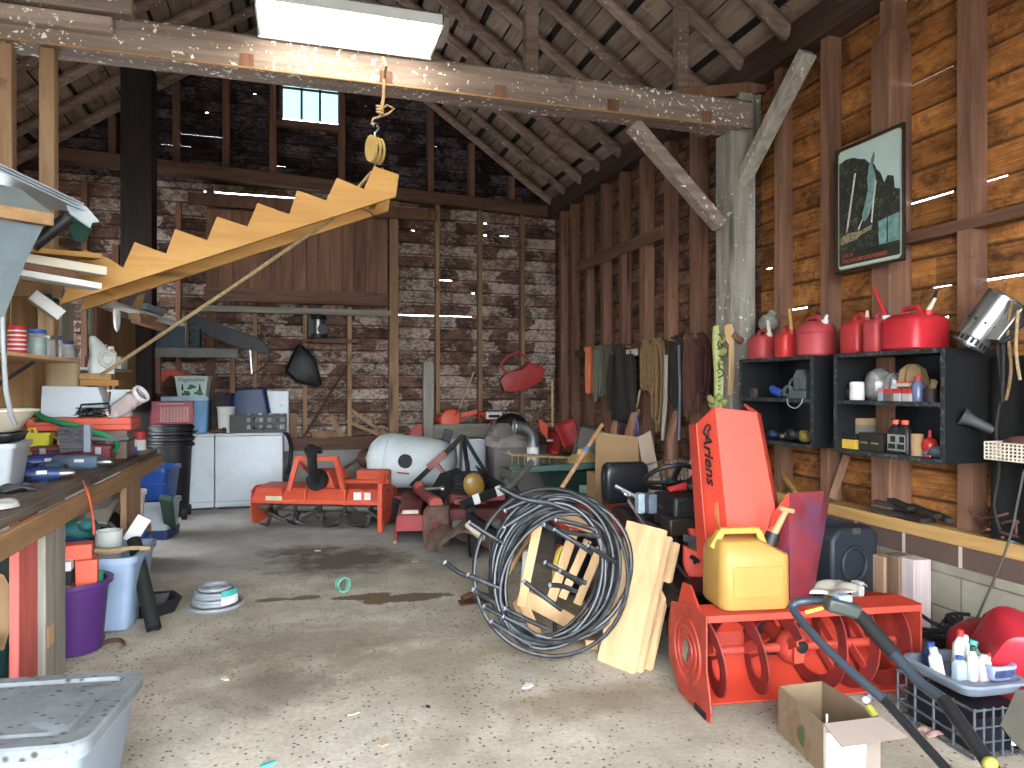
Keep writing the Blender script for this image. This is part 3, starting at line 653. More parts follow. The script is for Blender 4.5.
jar('b', 'clear glass jar of nails, third container along the pine shelf', 48, .13, .042, K['galv'], mat('nails', (150, 132, 104), .6, .3, var=.5, sc=70), .1)
jar('c', 'tall thin jar with white tip and blue cap on pine shelf', 57, .14, .033, K['bluelid'], mat('pale_fill', (170, 170, 176), .6), .08)
jar('d', 'small round jar of brown screws with dark blue lid', 66.5, .12, .05, mat('dark_blue_lid', (34, 44, 110), .4), mat('brown_screws', (112, 70, 54), .7, var=.5, sc=60), .085)
# small brush standing behind the jars
t = T('brush', 'yellow handled brush hanging bristles down above the jars', 'brush', px(40.5, 313, X=-1.62))
MB().box(-.018, -.008, -.02, .018, .008, .085).build('handle', K['yellow'], t, bev=.004); MB().box(-.014, -.006, -.14, .014, .006, -.02).build('bristles', K['cream'], t)
# white tray with green twine
t = T('twine_tray', 'tilted white tray holding a ball of dark green twine on shelf upright', 'tray', px(49, 303, X=-1.46), rot=(0, R(38), R(20)))
mb = MB(); mb.M = Matrix.Scale(1.3, 4); mb.box(-.075, -.05, -.045, .075, .05, -.04).box(-.075, -.05, -.045, -.07, .05, .0).box(.07, -.05, -.045, .075, .05, .0).box(-.075, -.05, -.045, .075, -.045, .01).box(-.075, .045, -.045, .075, .05, .02); mb.build('tray', K['white'], t)
mb = MB()
for k in range(9): mb.torus((0, 0, .0), .05+.004*math.sin(k), .006, (rng.uniform(-1, 1), rng.uniform(-1, 1), 0), 18, 5)
mb.build('twine', K['dkgreen'], t)
# upright panels and offcuts stored behind the bench
for (u0, u1, v0, v1, X, lab, mm) in ((10, 36, 268, 328, -1.72, 'tan upright plywood offcut behind the shelf of jars', M['ply']), (-14, 9, 280, 322, -1.7, 'yellowish plywood offcut at the left edge above the jars', M['sill']), (60, 72, 300, 345, -1.78, 'narrow tan board standing behind the blue-lidded jars', M['greywoodZ']), (95, 110, 306, 352, -1.74, 'reddish brown plank hanging behind the bench shelf', M['stud'])):
    a, b_ = px(u0, v0, X=X), px(u1, v1, X=X)
    z0 = min(b_.z, 1.7)
    one(MB().box(-.012, a.y-b_.y, 0, .012, 0, a.z-z0), 'board_offcut', mm, lab, 'board', (X, b_.y, z0), bev=.002)
# grey vinyl hose hanging at the left edge
hp = [px(4, 255, d=3.4), px(2, 300, d=3.4), px(3, 345, d=3.4), px(6, 390, d=3.4), px(11, 415, d=3.45), px(15, 424, d=3.5)]
one(MB().tube(hp, .012, 10), 'vinyl_hose', K['greyhose'], 'grey vinyl hose hanging down into the cream wash basin', 'hose')
# ---------------------------------------------------------------- rack at the upper left: lumber, panels, chute
t = T('lumber_rack', 'timber brackets holding lumber high above the workbench', 'rack', (ux[0], 5.2, 2.05))
MB().box(-.75, -.09, .0, .1, -.035, .09).build('bracket_arm', M['studpale'], t, bev=.003); MB().box(-.75, -1.3, .0, .1, -1.24, .09).build('bracket_arm', M['studpale'], t, bev=.003)
MB().box(-.06, -1.3, -1.1, .0, -1.24, .0).build('upright', M['studpale'], t, bev=.003)
brd = [((41, 262), (102, 272), .05, M['white_'] if 'white_' in M else K['cream'], 'white painted board, its sawn end topmost on the lumber rack', 0),
       ((32, 276), (97, 287), .035, K['white'], 'white painted board lowest of the lumber rack boards', -.1),
       ((25, 268), (70, 276), .04, M['stud'], 'red brown board lying between two white boards', -.04),
       ((22, 272), (73, 283), .03, M['pine'], 'thin pine strip on the lumber rack under red brown board', -.02),
       ((40, 252), (97, 257), .03, M['pine'], 'yellow pine strip lying on top of the white board', .04)]
for (a, b_, th, mm, lab, dy) in brd:
    p, q = px(a[0], a[1], Y=4.55+dy), px(b_[0], b_[1], Y=4.75+dy)
    dirv = (q-p).normalized(); p = q - dirv*1.1
    one(MB().bar(p, q, .12, th), 'lumber_board', mm, lab, 'board', group='boards on the lumber rack', bev=.003)
# weathered beam end / brown triangle behind
p, q = px(50, 255, Y=5.5), px(128, 285, Y=5.7)
one(MB().bar(p, q, .1, .14), 'lumber_board', M['stud'], 'brown plank slanting behind the stair stringers on the rack', 'board', group='boards on the lumber rack', bev=.003)
# fibreglass panels
K['panel'] = mat('grey_fibreglass', (176, 190, 198), .35, var=.1)
K['chute'] = mat('blue_grey_sheet', (128, 144, 148), .5, .1, var=.12, dirt=(110, 116, 112), da=.2)
for k, (dz, lab) in enumerate(((0, 'lowest of three grey fibreglass roofing panels at upper left'), (.022, 'middle of three grey fibreglass roofing panels at upper left'), (.044, 'topmost of three grey fibreglass roofing panels at upper left'))):
    a, b_ = px(-90, 128+k*2, d=3.0), px(88+k*-2, 212, d=4.0); rgp = random.Random(20+k)
    off = Vector((-.7, .12, .08)); ed = []
    n = 10
    top = [a + Vector((0, 0, dz)), b_ + Vector((0, 0, dz))] + [b_ + off*(i/4) + Vector((rgp.uniform(-.02, .05), rgp.uniform(0, .08), dz)) for i in range(1, 4)] + [a+off*.7+Vector((0, 0, dz))]
    one(MB().plate(top, .008), 'roofing_panel', K['panel'], lab, 'panel', group='fibreglass roofing panels')
one(MB().plate([px(62, 196, d=3.9), px(86, 207, d=4.0), px(99, 222, d=4.05), px(92, 223, d=4.0), px(90, 228, d=3.98), px(70, 214, d=3.9)], .01), 'broken_panel', K['panel'], 'torn grey panel end sticking out from under the roofing panels', 'panel')
t = T('sheet_metal_chute', 'blue grey sheet metal chute with wooden lip stored at upper left', 'chute', (0, 0, 0))
MB().plate([px(-60, 210, d=3.1), px(42, 226, d=3.5), px(24, 262, d=3.45), px(3, 316, d=3.4), px(-60, 330, d=3.1)], .02).build('side_panel', K['chute'], t)
MB().plate([px(-60, 172, d=3.25), px(20, 190, d=3.5), px(52, 214, d=3.6), px(45, 224, d=3.52), px(-60, 206, d=3.15)], .014).build('back_panel', mat('sheet_backside', (128, 138, 136), .5, .2), t)
MB().bar(px(-60, 201, d=3.05), px(52, 220, d=3.5), .03, .06).build('wooden_lip', M['benchrail'], t, bev=.003)
one(MB().tube([px(32, 246, d=3.7), px(50, 232, d=3.75), px(68, 218, d=3.8)], .035, 10), 'black_tube', K['black'], 'black plastic tube tucked under the roofing panels', 'tube')
one(MB().plate([px(66, 215, d=4.1), px(92, 228, d=4.1), px(83, 243, d=4.1), px(74, 240, d=4.1)], .02), 'plastic_sheet', K['dkgreen'], 'crumpled dark plastic sheet below the torn panel end', 'sheet')
# ---------------------------------------------------------------- stair stringers and hoist
t = T('stair_stringers', 'pair of new pine notched stair stringers hoisted under the beam', 'stair stringers', px(396, 196.5, Y=4.95))
t0 = t.location.copy()
outl = [(59.6, 304.4), (84, 249), (110, 259), (123, 267.6), (134.5, 242), (166, 253.6), (175, 228.7), (206.9, 240), (217, 216.3), (247.5, 226.4), (257.6, 202.8), (289.3, 214.3), (297, 190), (326, 200.3), (337, 177.7), (364, 189), (374, 166), (399, 174.6), (396, 196.5)]
for dy in (0, .42):
    pts = [px(u, v, Y=4.95)-t0 for u, v in outl]
    MB().skin([[p+Vector((0, dy, 0)) for p in pts], [p+Vector((0, dy+.038, 0)) for p in pts]], sm=False).build('stringer', M['pine'], t, bev=.002)
for u, v in ((95, 280), (378, 188)): p = px(u, v, Y=4.95)-t0; MB().box(p.x-.02, .038, p.z-.045, p.x+.02, .42, p.z+.045).build('cross_brace', M['pine'], t)
# rope, hook and block from the beam
t = T('pulley_block', 'brass coloured double pulley block hung from the beam above stringers', 'pulley', px(375, 150, Y=5.15), rz=R(38))
o0 = t.location.copy()
mb = MB()
for x in (-.042, -.004, .034): mb.at((x, 0, 0)).skin([[Vector((q, y*.055, z*.095)) for y, z in [(math.cos(2*PI*i/16), math.sin(2*PI*i/16)) for i in range(16)]] for q in (-.004, .016)])
mb.at().build('cheek_plate', K['brass'], t)
MB().cyl((-.035, 0, 0), (-.004, 0, 0), .05, seg=16).cyl((.004, 0, 0), (.035, 0, 0), .05, seg=16).build('sheave', K['blackmet'], t)
MB().tube([(0, 0, .09), (0, 0, .12), (.02, 0, .14), (.035, 0, .165), (.02, 0, .19), (-.01, 0, .185), (-.02, 0, .165)], .008, 8).build('hook', K['galv'], t)
MB().tube([(0, 0, -.09), (.0, 0, -.13), (.03, 0, -.15), (.05, -.03, -.12)], .008, 8).build('lower_hook', K['galv'], t)
pt = px(384, 78, Y=5.1); pb_ = px(380, 117, Y=5.15)
mb = MB(); mb.tube([pt, (pt+pb_)/2+Vector((.01, 0, 0)), pb_], .012, 8)
for k in range(3): mb.torus(pb_+Vector((.0, 0, .03+.02*k)), .022, .009, (.3, .2, 0), 14, 6)
mb.tube([pb_+Vector((0, 0, .05)), pb_+Vector((.05, 0, .09)), pb_+Vector((.1, 0, .07)), pb_+Vector((.06, 0, .03)), pb_+Vector((-.05, 0, -.02)), pb_+Vector((-.06, 0, -.06))], .008, 6)
mb.tube([pt, px(386, 66, Y=5.0), px(383, 58, Y=5.05)], .012, 8)
one(mb, 'hoist_rope', K['rope'], 'knotted tan rope tying the pulley block to the beam', 'rope')
one(MB().tube([px(372, 172, Y=5.18), px(330, 220, Y=5.22), px(228, 290, Y=5.5), px(101, 375, Y=5.95)], .013, 8), 'fall_rope', K['rope'], 'taut rope slanting from the pulley down to the bench', 'rope')
one(MB().tube([px(320, 215, Y=4.99), px(352, 205, Y=4.985), px(370, 212, Y=4.985), px(378, 219, Y=5.42)], .004, 5), 'sling_wire', K['black'], 'thin dark wire looped under the stringers near the pulley', 'wire')
# ---------------------------------------------------------------- things on the bench
def bz(u, v): return px(u, v, z=BZ)
# toolbox stack against the rear end
t = T('tool_chest', 'brown and grey tool chest under the orange case on the bench', 'tool chest', (-1.53, 6.18, BZ))
MB().box(-.32, -.14, 0, .32, .14, .215).build('chest_body', mat('brown_tin', (128, 106, 92), .55, .2, dirt=(90, 70, 60), da=.4), t, bev=.008)
MB().box(-.325, -.145, .13, .325, .145, .15).build('lid_seam', K['blackmet'], t)
for x in (-.2, .2): MB().box(x-.02, -.155, .11, x+.02, -.14, .17).build('latch', K['galv'], t)
t = T('flat_case', 'flat orange plastic case lying on the brown tool chest', 'case', (-1.52, 6.18, BZ+.216))
MB().box(-.345, -.17, 0, .345, .17, .1).build('case_body', K['orangep'], t, bev=.012)
MB().box(-.347, -.172, .042, .347, .172, .052).build('case_seam', K['red'], t)
t = T('tool_box', 'maroon metal tool box on the bench in front of tool chest', 'tool box', (-1.49, 5.78, BZ))
MB().box(-.24, -.09, 0, .24, .09, .1).box(-.25, -.1, .1, .25, .1, .13).build('box_body', K['maroon'], t, bev=.004)
for x in (-.17, .17): MB().box(x-.018, -.106, .07, x+.018, -.098, .12).build('latch', K['galv'], t)
# foam blocks, cardboard, wood blocks, jug
cz = BZ+.317
t = one(MB().skin([[Vector(p) for p in ((-.21, -.1, 0), (.24, -.1, 0), (.24, .1, 0), (-.21, .1, 0))], [Vector(p) for p in ((-.2, -.1, .235), (.17, -.1, .225), (.17, .1, .225), (-.2, .1, .235))]], sm=False), 'foam_block', K['foam'], 'large white foam block with a slanted end on orange case', 'foam block', (-1.59, 6.2, cz), bev=.006)
t = T('styrofoam_cup', 'square white foam container beside the foam block', 'container', (-1.29, 6.2, cz))
MB().skin([rr(.15, .15, .01, 0), rr(.105, .105, .01, .19)]).build('cup_body', K['foam'], t); MB().skin([rr(.16, .13, .01, .19), rr(.16, .13, .01, .205)]).build('cup_lid', K['white'], t)
one(MB().skin([rr(.225, .12, .05, 0), rr(.235, .13, .06, .1), rr(.225, .12, .05, .212)], True, True), 'cardboard_tube', mat('tan_paper', (186, 160, 122), .85, var=.1), 'tan rolled paper carton standing on the foam block', 'carton', (-1.68, 6.2, cz+.235))
o = one(MB().box(-.13, -.06, 0, .13, .06, .045), 'wood_block', M['pine'], 'pine offcut lying on the foam block, lower of two', 'wood block', (-1.42, 6.2, cz+.2265+.008), bev=.003)
o = one(MB().box(-.12, -.05, 0, .1, .05, .045), 'wood_block', M['ply'], 'darker pine offcut on top of another under white jug', 'wood block', (-1.44, 6.2, cz+.2805), bev=.003)
t = T('plastic_jug', 'cut open white plastic jug standing on the wood offcuts', 'jug', (-1.42, 6.2, cz+.3265), rz=R(20))
MB().skin([rr(.17, .13, .03, 0), rr(.175, .135, .035, .06), rr(.15, .13, .035, .15), rr(.09, .1, .03, .24, cx=-.04), rr(.04, .05, .02, .285, cx=-.06)]).build('jug_body', mat('milky_plastic', (222, 228, 222), .35, trans=.1), t)
MB().torus((.03, -.07, .11), .06, .013, (R(80), 0, R(25)), 22, 6).torus((.03, -.075, .11), .035, .007, (R(80), 0, R(25)), 18, 6).build('jug_handle', K['white'], t)
# clear sleeve leaning on the case
t = T('clear_container', 'clear pinkish plastic cylinder leaning on the orange case end', 'container', (0, 0, 0))
pa, pc = px(112, 414, Y=6.05), px(141, 394, Y=5.95)
MB().pipe(pa, pc, .064, .06, 18).build('tube_wall', NT('pinkish_clear').mat, t); _b = bpy.data.materials['pinkish_clear'].node_tree.nodes['Principled BSDF']; _b.inputs['Base Color'].default_value = lin((214, 196, 192)); _b.inputs['Alpha'].default_value = .36; _b.inputs['Roughness'].default_value = .2
d_ = (pc-pa).normalized(); MB().pipe(pc-d_*.01, pc+d_*.012, .069, .056, 18).build('rim', K['film'], t)
# black wires and handle
mb = MB(); rgw = random.Random(5); c0 = Vector((-1.42, 6.03, BZ+.322))
for k in range(5): mb.tube([c0+Vector((rgw.uniform(-.14, .16), rgw.uniform(-.03, .05), rgw.uniform(0, .07))) for _ in range(7)], .004, 5)
mb.tube([c0+Vector(p) for p in ((-.1, -.05, .02), (-.08, -.05, .09), (.1, -.05, .1), (.11, -.05, .02))], .009, 6)
one(mb, 'wire_tangle', K['black'], 'tangle of black cable on the orange case', 'cable')
# green hose
hz = [px(22, 408, d=5.2), px(33, 411, d=5.2), px(45, 418, d=5.15), px(60, 422, d=5.1), px(80, 427, d=5.1), px(98, 433, d=5.1), px(111, 438, d=5.1), px(117, 444, d=5.15), px(114, 450, d=5.2), px(104, 453.5, d=5.25), px(90, 453, d=5.3), px(84, 452, d=5.3)]
def smooth(p, n=4):
    p = [Vector(q) for q in p]; out = []
    for i in range(len(p)-1):
        a, b, c, e = p[max(i-1, 0)], p[i], p[i+1], p[min(i+2, len(p)-1)]
        for k in range(n):
            s = k/n; out.append(.5*((2*b)+(c-a)*s+(2*a-5*b+4*c-e)*s*s+(3*b-a-3*c+e)*s**3))
    return out+[p[-1]]
one(MB().tube(smooth(hz), .019, 8), 'garden_hose', K['green'], 'bright green hose looping over the bench brush', 'hose')
one(MB().tube(smooth([px(33, 421, d=5.25), px(48, 420, d=5.2), px(62, 424, d=5.15)]), .017, 8), 'garden_hose', mat('darker_green_hose', (36, 132, 84), .45), 'short piece of green hose behind the looping hose', 'hose')
# bench brush
t = T('bench_brush', 'wide dark bristle brush lying on its edge on the bench', 'brush', (0, 0, 0))
a, b_ = px(57, 427, d=4.95), px(60, 453, d=4.9); c, e = px(86, 427, d=4.95), px(85, 450, d=4.95)
MB().skin([[a, b_, b_+Vector((0, .05, 0)), a+Vector((0, .05, 0))], [c, e, e+Vector((0, .04, 0)), c+Vector((0, .04, 0))]], sm=False).build('bristles', wood('dark_bristles', (92, 92, 96), (34, 34, 38), 'X', sc=60, knots=False, bump=.6), t)
MB().bar((c+e)/2+Vector((-.01, .02, 0)), (c+e)/2+Vector((.03, .02, 0)), .05, .19).build('ferrule', K['grey'], t)
MB().tube([(c+e)/2+Vector((.03, .02, 0)), px(110, 440, d=5.0), px(129, 438, d=5.0)], [.016, .012, .011], 8).build('handle', mat('grey_handle', (110, 110, 112), .5), t)
# cans at the rear end of the bench
def can(u, v, r, h, label, m1, m2, capm=None):
    t = T('paint_can', label, 'can', bz(u, v))
    MB().lathe([(r*.96, 0), (r, .004), (r, h*.55)], 16).build('lower_label', m1, t); MB().lathe([(r, h*.551), (r, h), (r*.9, h+.004)], 16).build('upper_label', m2, t)
    if capm: MB().lathe([(r*.7, h+.004), (r*.7, h+.03), (r*.55, h+.035)], 14).build('cap', capm, t)
can(132.5, 455, .034, .12, 'white and blue can at the rear bench corner', K['blue'], K['white'])
can(139, 450, .055, .16, 'tall white and red can nearest the rear bench corner', K['white'], K['red'])
# wash basin on a grey bin at the near end
p = bz(4, 486); p.x = -1.55; p.y = 4.5
t = T('grey_bin', 'pale grey plastic bin under the cream wash basin', 'bin', (p.x, p.y, BZ), rz=R(4))
MB().tub(.22, .3, .27, .36, .25, r=.03, rim=.014, rh=.025).build('bin_body', mat('pale_grey_bin', (180, 186, 190), .5, var=.06), t)
t = T('tool_tray', 'black tool tray lying across the pale grey bin', 'tray', (p.x, p.y, BZ+.2505), rz=R(4))
MB().tub(.24, .3, .26, .32, .05, r=.03, rim=.006, rh=.01).build('tray_body', K['black'], t)
t = T('wash_basin', 'round cream wash basin on the black tool tray', 'basin', (p.x-.01, p.y, BZ+.301))
MB().skin([circ(.1, 0, 28), circ(.13, .01, 28), circ(.2, .1, 28), circ(.225, .115, 28), circ(.225, .125, 28), circ(.19, .1, 28), circ(.12, .02, 28)]).build('basin_body', K['cream'], t)
# yellow jug
t = T('yellow_jug', 'bright yellow plastic jug with side handle on the bench', 'jug', bz(39.5, 463))
MB().skin([rr(.13, .11, .02, 0), rr(.14, .12, .02, .02), rr(.15, .12, .02, .19), rr(.17, .13, .02, .2), rr(.17, .13, .02, .215), rr(.14, .1, .02, .215), rr(.12, .09, .02, .03)]).build('jug_body', K['yellow'], t)
MB().tube([(-.06, 0, .2), (-.065, 0, .245), (-.03, 0, .245), (-.02, 0, .21)], .012, 8).build('spout_tab', K['yellow'], t)
MB().tube([(.08, 0, .19), (.12, 0, .17), (.12, 0, .08), (.075, 0, .05)], .011, 8).build('jug_handle', K['yellow'], t)
# power tools
def drill(p, rz, c1, label, s=1.0):
    t = T('power_tool', label, 'power tool', p, rz=rz)
    MB().tube([(-.16*s, 0, .045), (-.14*s, 0, .045), (0, 0, .045), (.08*s, 0, .045)], [.03*s, .042*s, .044*s, .036*s], 14).build('motor_body', c1, t)
    MB().tube([(.08*s, 0, .045), (.12*s, 0, .045), (.15*s, 0, .045)], [.027*s, .025*s, .014*s], 12).build('chuck', K['steel'], t)
    MB().skin([rr(.05*s, .035, .012, 0, cx=0), rr(.055*s, .04, .012, .02)]).at((0, 0, 0)).tube([(-.1*s, 0, .03), (-.14*s, -.09*s, .026), (-.13*s, -.17*s, .024)], [.026*s, .024*s, .026*s], 10).build('grip', c1, t)
    MB().box(-.03*s, -.045*s, .05, .02*s, -.0435*s, .07).build('name_plate', K['paper'], t)
    MB().cyl((-.06*s, -.05*s, .03), (-.075*s, -.06*s, .035), .01, seg=8).build('trigger', K['black'], t)
drill(bz(44, 482), R(8), K['navy'], 'blue power tool lying nearest on the bench edge')
drill(bz(52, 468)+Vector((-.02, 0, 0)), R(28), mat('mid_blue_tool', (40, 62, 128), .4), 'blue power tool behind another on the bench', 1.15)
drill(bz(84, 469), R(-12), mat('grey_blue_tool', (92, 112, 130), .4), 'grey blue power drill pointing toward the rear on bench', 1.2)
# rags and grit
def rag(name, label, c, sx, sy, h, m_, seed, cat='rag'):
    rg = random.Random(seed); ph = [rg.uniform(0, 6) for _ in range(6)]
    f = lambda a, b: Vector(((a-.5)*sx*(1+.15*math.sin(7*b+ph[0])), (b-.5)*sy*(1+.15*math.sin(6*a+ph[1])), .006+h*(abs(math.sin(4*a+ph[2]+2*b))*.5+abs(math.sin(5*b+ph[3]-2*a))*.5)*math.sin(PI*min(1, max(0, a)))**.3))
    return one(MB().grid(f, 22, 18), name, m_, label, cat, c, rz=rg.uniform(-.4, .4), solid=.004)
q = bz(3, 512); rag('rag', 'crumpled pale grey rag on the near bench corner', (q.x-.16, q.y, BZ), .24, .34, .05, mat('grey_rag', (186, 186, 178), .95, var=.2, sc=18), 3)
q = bz(24, 492); rag('rag', 'small dark rag beside the pale grey bin', (q.x-.03, q.y, BZ), .14, .16, .04, mat('dark_rag', (70, 72, 76), .95), 4)
# orange cord hanging off the bench
one(MB().tube(smooth([px(56, 475, z=BZ+.012), px(70, 475.5, z=BZ+.012), px(80, 477, d=4.45), px(87, 490, X=-1.06), px(92, 512, X=-1.05), px(94, 534, X=-1.06)]), .006, 8), 'extension_cord', K['orangep'], 'orange extension cord draped over the bench edge', 'cord')
# ---------------------------------------------------------------- shelf, brackets and stores behind the bench end
t = T('bracket_shelf', 'small steel bracket shelf of bottles at the rear of the bench', 'shelf', (-1.62, 7.1, 1.42))
p = px(118, 371, X=-1.4); 
t.location = (-1.58, p.y, p.z)
MB().box(-.12, -.45, 0, .2, .45, .018).build('shelf_plate', K['galv'], t)
MB().bar((.17, -.1, 0), (.17, -.1, -.26), .02, .02).bar((.17, -.1, -.01), (-.1, -.1, -.01), .02, .02).build('bracket', K['galv'], t)
sx_, sy_, sz_ = -1.5, p.y, p.z+.018
for k, (dx, dy, r, h, mm, cm, lab) in enumerate(((-.02, -.3, .05, .12, mat('pink_red_fill', (170, 84, 84), .3), K['teal'], 'red bottle with teal cap on the bracket shelf, nearest'), (.0, -.17, .05, .11, mat('pink_red_fill', (170, 84, 84), .3), K['bluelid'], 'red bottle with blue cap on the bracket shelf'), (.01, -.03, .035, .2, K['yellow'], K['yellow'], 'tall yellow bottle on the bracket shelf'), (.02, .14, .045, .19, K['cream'], K['white'], 'cream bottle with white cap on the bracket shelf'))):
    t = T('bottle', lab, 'bottle', (sx_+dx, sy_+dy, sz_), group='bottles on the bracket shelf')
    MB().lathe([(r*.9, 0), (r, .006), (r, h*.7), (r*.5, h*.85), (r*.4, h*.9)], 14).build('bottle_body', mm, t); MB().lathe([(r*.5, h*.9), (r*.5, h)], 12).build('cap', cm, t)
one(MB().box(-.08, -.12, 0, .08, .12, .11), 'white_carton', K['white'], 'white carton at the far end of the bracket shelf', 'carton', (sx_, sy_+.33, sz_), bev=.003)
# clear bag and white gloves hanging
one(MB().ell((0, 0, 0), .03, .06, .13, 12, 8), 'clear_bag', K['film'], 'clear plastic bag hanging above the bracket shelf', 'bag', px(117, 318, X=-1.55))
one(MB().ell((0, 0, .05), .025, .05, .16, 10, 8).ell((0, .02, -.14), .02, .035, .07, 10, 6), 'work_glove', mat('pale_green_cloth', (140, 150, 132), .95), 'pale green work glove hanging behind the white jug', 'glove', px(90, 325, X=-1.6))
# long white edged board, small offcuts
one(MB().bar(px(104, 302, Y=6.4), px(179, 325, Y=8.0), .14, .02), 'white_strip', K['white'], 'long white edged strip of moulding stored under the stringers', 'moulding', bev=.003)
one(MB().plate([px(132, 306, Y=7.0), px(138, 296, Y=7.0), px(145, 293, Y=7.0), px(141, 310, Y=7.0)], .02), 'board_offcut', M['ply'], 'pale triangular strand board offcut under the stringers', 'board')
for (a, b_, mm, lab) in (((134, 316), (152, 318), M['ply'], 'short pale offcut lying under the white moulding'), ((136, 320), (163, 328), M['stud'], 'dark reddish offcut lying under the white moulding'), ((141, 306), (160, 312), K['grey'], 'grey painted offcut beside the strand board triangle')):
    one(MB().bar(px(a[0], a[1], Y=7.0), px(b_[0], b_[1], Y=7.3), .1, .05), 'board_offcut', mm, lab, 'board', bev=.003)
# rear panel of the bench shelving
a, b_ = px(110, 312, X=-1.78), px(158, 405, X=-1.78)
one(MB().box(-.01, a.y, 1.2, .01, b_.y, a.z), 'back_panel_board', M['ply'], 'brown panel closing the rear of the bench shelves', 'panel', (-1.8, 0, 0))
# steel channel shelf with teal box against the back wall
x0 = px(150, 350, Y=9.6).x; zc = px(150, 352, Y=9.6).z
t = T('channel_shelf', 'grey steel channel shelf left of the handsaw on back wall', 'shelf', (x0, 9.6, zc))
MB().box(0, -.02, -.06, 1.0, .0, .06).box(0, -.02, .05, 1.0, .6, .06).build('channel', mat('grey_channel', (120, 118, 112), .6, .3), t, bev=.003)
for x in (.05, .9): MB().box(x, 0, -.5, x+.06, .06, -.06).build('bracket_leg', M['stud'], t)
t = T('storage_box', 'dark teal storage box on the grey channel shelf', 'box', (px(176, 345, Y=9.75).x, 9.78, zc+.0605))
MB().box(-.26, -.14, 0, .12, .14, .31).build('box_body', mat('slate_teal', (58, 82, 92), .6), t, bev=.005); MB().box(.121, -.14, 0, .13, .14, .31).build('box_edge', K['cream'], t)
for k in range(6): one(MB().box(-.05, -.08, 0, .05, .12, .04), 'book', mat('dark_teal_book', (34, 66, 66), .6), 'dark green flat tin in the stack right of teal box', 'tin', (px(196, 345, Y=9.75).x, 9.75, zc+.0605+.043*k), group='flat tins beside the teal box')
# ---------------------------------------------------------------- under the bench and near left
def tote(nm, label, loc, rz, w0, d0, w1, d1, h, m_, lid=None, cat='bin', r=.05, rim=.018, grp=None):
    t = T(nm, label, cat, loc, rz=rz, group=grp)
    MB().tub(w0, d0, w1, d1, h, r=r, rim=rim, rh=.04).build('bin_body', m_, t)
    if lid:
        mb = MB().skin([rr(w1+.05, d1+.05, r+.02, h-.022), rr(w1+.056, d1+.056, r+.02, h-.02), rr(w1+.056, d1+.056, r+.02, h+.012), rr(w1+.04, d1+.04, r+.015, h+.02), rr(w1-.06, d1-.06, r, h+.02), rr(w1-.075, d1-.075, r, h+.008), rr(w1-.14, d1-.14, r, h+.008), rr(w1-.155, d1-.155, r, h+.016), rr(w1*.4, d1*.4, r, h+.016)], True, True)
        mb.build('lid', lid, t)
    return t
tote('storage_tote', 'large grey tote with a dusty lid in the left foreground', (-.925, 2.79, 0), R(-7), .56, .44, .66, .53, .40, K['grey'], K['lid'])
tote('grey_tote', 'grey open tote beside the red plank leg behind dusty lidded tote', (-1.5, 3.66, 0), R(3), .3, .36, .36, .42, .36, mat('mid_grey_tote', (140, 142, 150), .5, var=.08))
t = one(MB().skin([circ(.07, 0, 24), circ(.13, .08, 24), circ(.135, .085, 24), circ(.12, .08, 24), circ(.06, .01, 24)]), 'mixing_bowl', K['teal'], 'teal plastic bowl tipped inside the grey open tote', 'bowl', (-1.5, 3.66, .30), rot=(R(35), R(-30), 0))
tote('teal_bin', 'tall teal bin under the bench at the left edge', (-1.5, 4.12, 0), 0, .24, .24, .28, .28, .74, K['teal'])
t = T('cardboard_flap', 'bent cardboard sheet standing at the left edge under bench', 'cardboard', (0, 0, 0))
MB().plate([px(-30, 560, d=3.35), px(4, 575, d=3.4), px(18, 600, d=3.42), px(4, 650, d=3.4), px(-30, 655, d=3.3)], .006).build('sheet', K['card'], t)
# purple tub
t = T('purple_tub', 'round purple tub of boxes beside the grey bench leg', 'tub', (-1.2, 4.63, 0))
MB().skin([circ(.13, 0, 28), circ(.145, .01, 28), circ(.175, .37, 28), circ(.2, .38, 28), circ(.2, .405, 28), circ(.17, .4, 28), circ(.135, .02, 28)]).build('tub_body', K['purple'], t)
t = T('orange_box', 'orange plastic box standing in the purple tub', 'box', (-1.13, 4.62, .36), rz=R(8))
MB().box(-.055, -.05, -.2, .055, .05, .16).build('box_body', K['orangep'], t, bev=.006); MB().box(-.12, -.05, .161, .03, .06, .25).build('box_lid', K['orangep'], t, bev=.008)
t = T('battery_box', 'white and black cardboard carton in the purple tub', 'carton', (-1.24, 4.55, .40), rz=R(4))
MB().box(-.055, -.05, -.2, .055, .05, .0).build('lower_panel', K['card'], t); MB().box(-.056, -.051, .0, .056, .051, .08).build('black_panel', K['ink'], t); MB().box(-.055, -.05, .08, .055, .05, .13).build('white_panel', K['paper'], t)
t = T('spray_bottle', 'green capped bottle in the purple tub beside orange box', 'bottle', (-1.1, 4.7, .2))
MB().lathe([(.035, -.1), (.035, .17), (.015, .2)], 12).build('bottle_body', K['cream'], t); MB().lathe([(.036, .17), (.036, .22), (.03, .225)], 12).build('cap', K['green'], t)
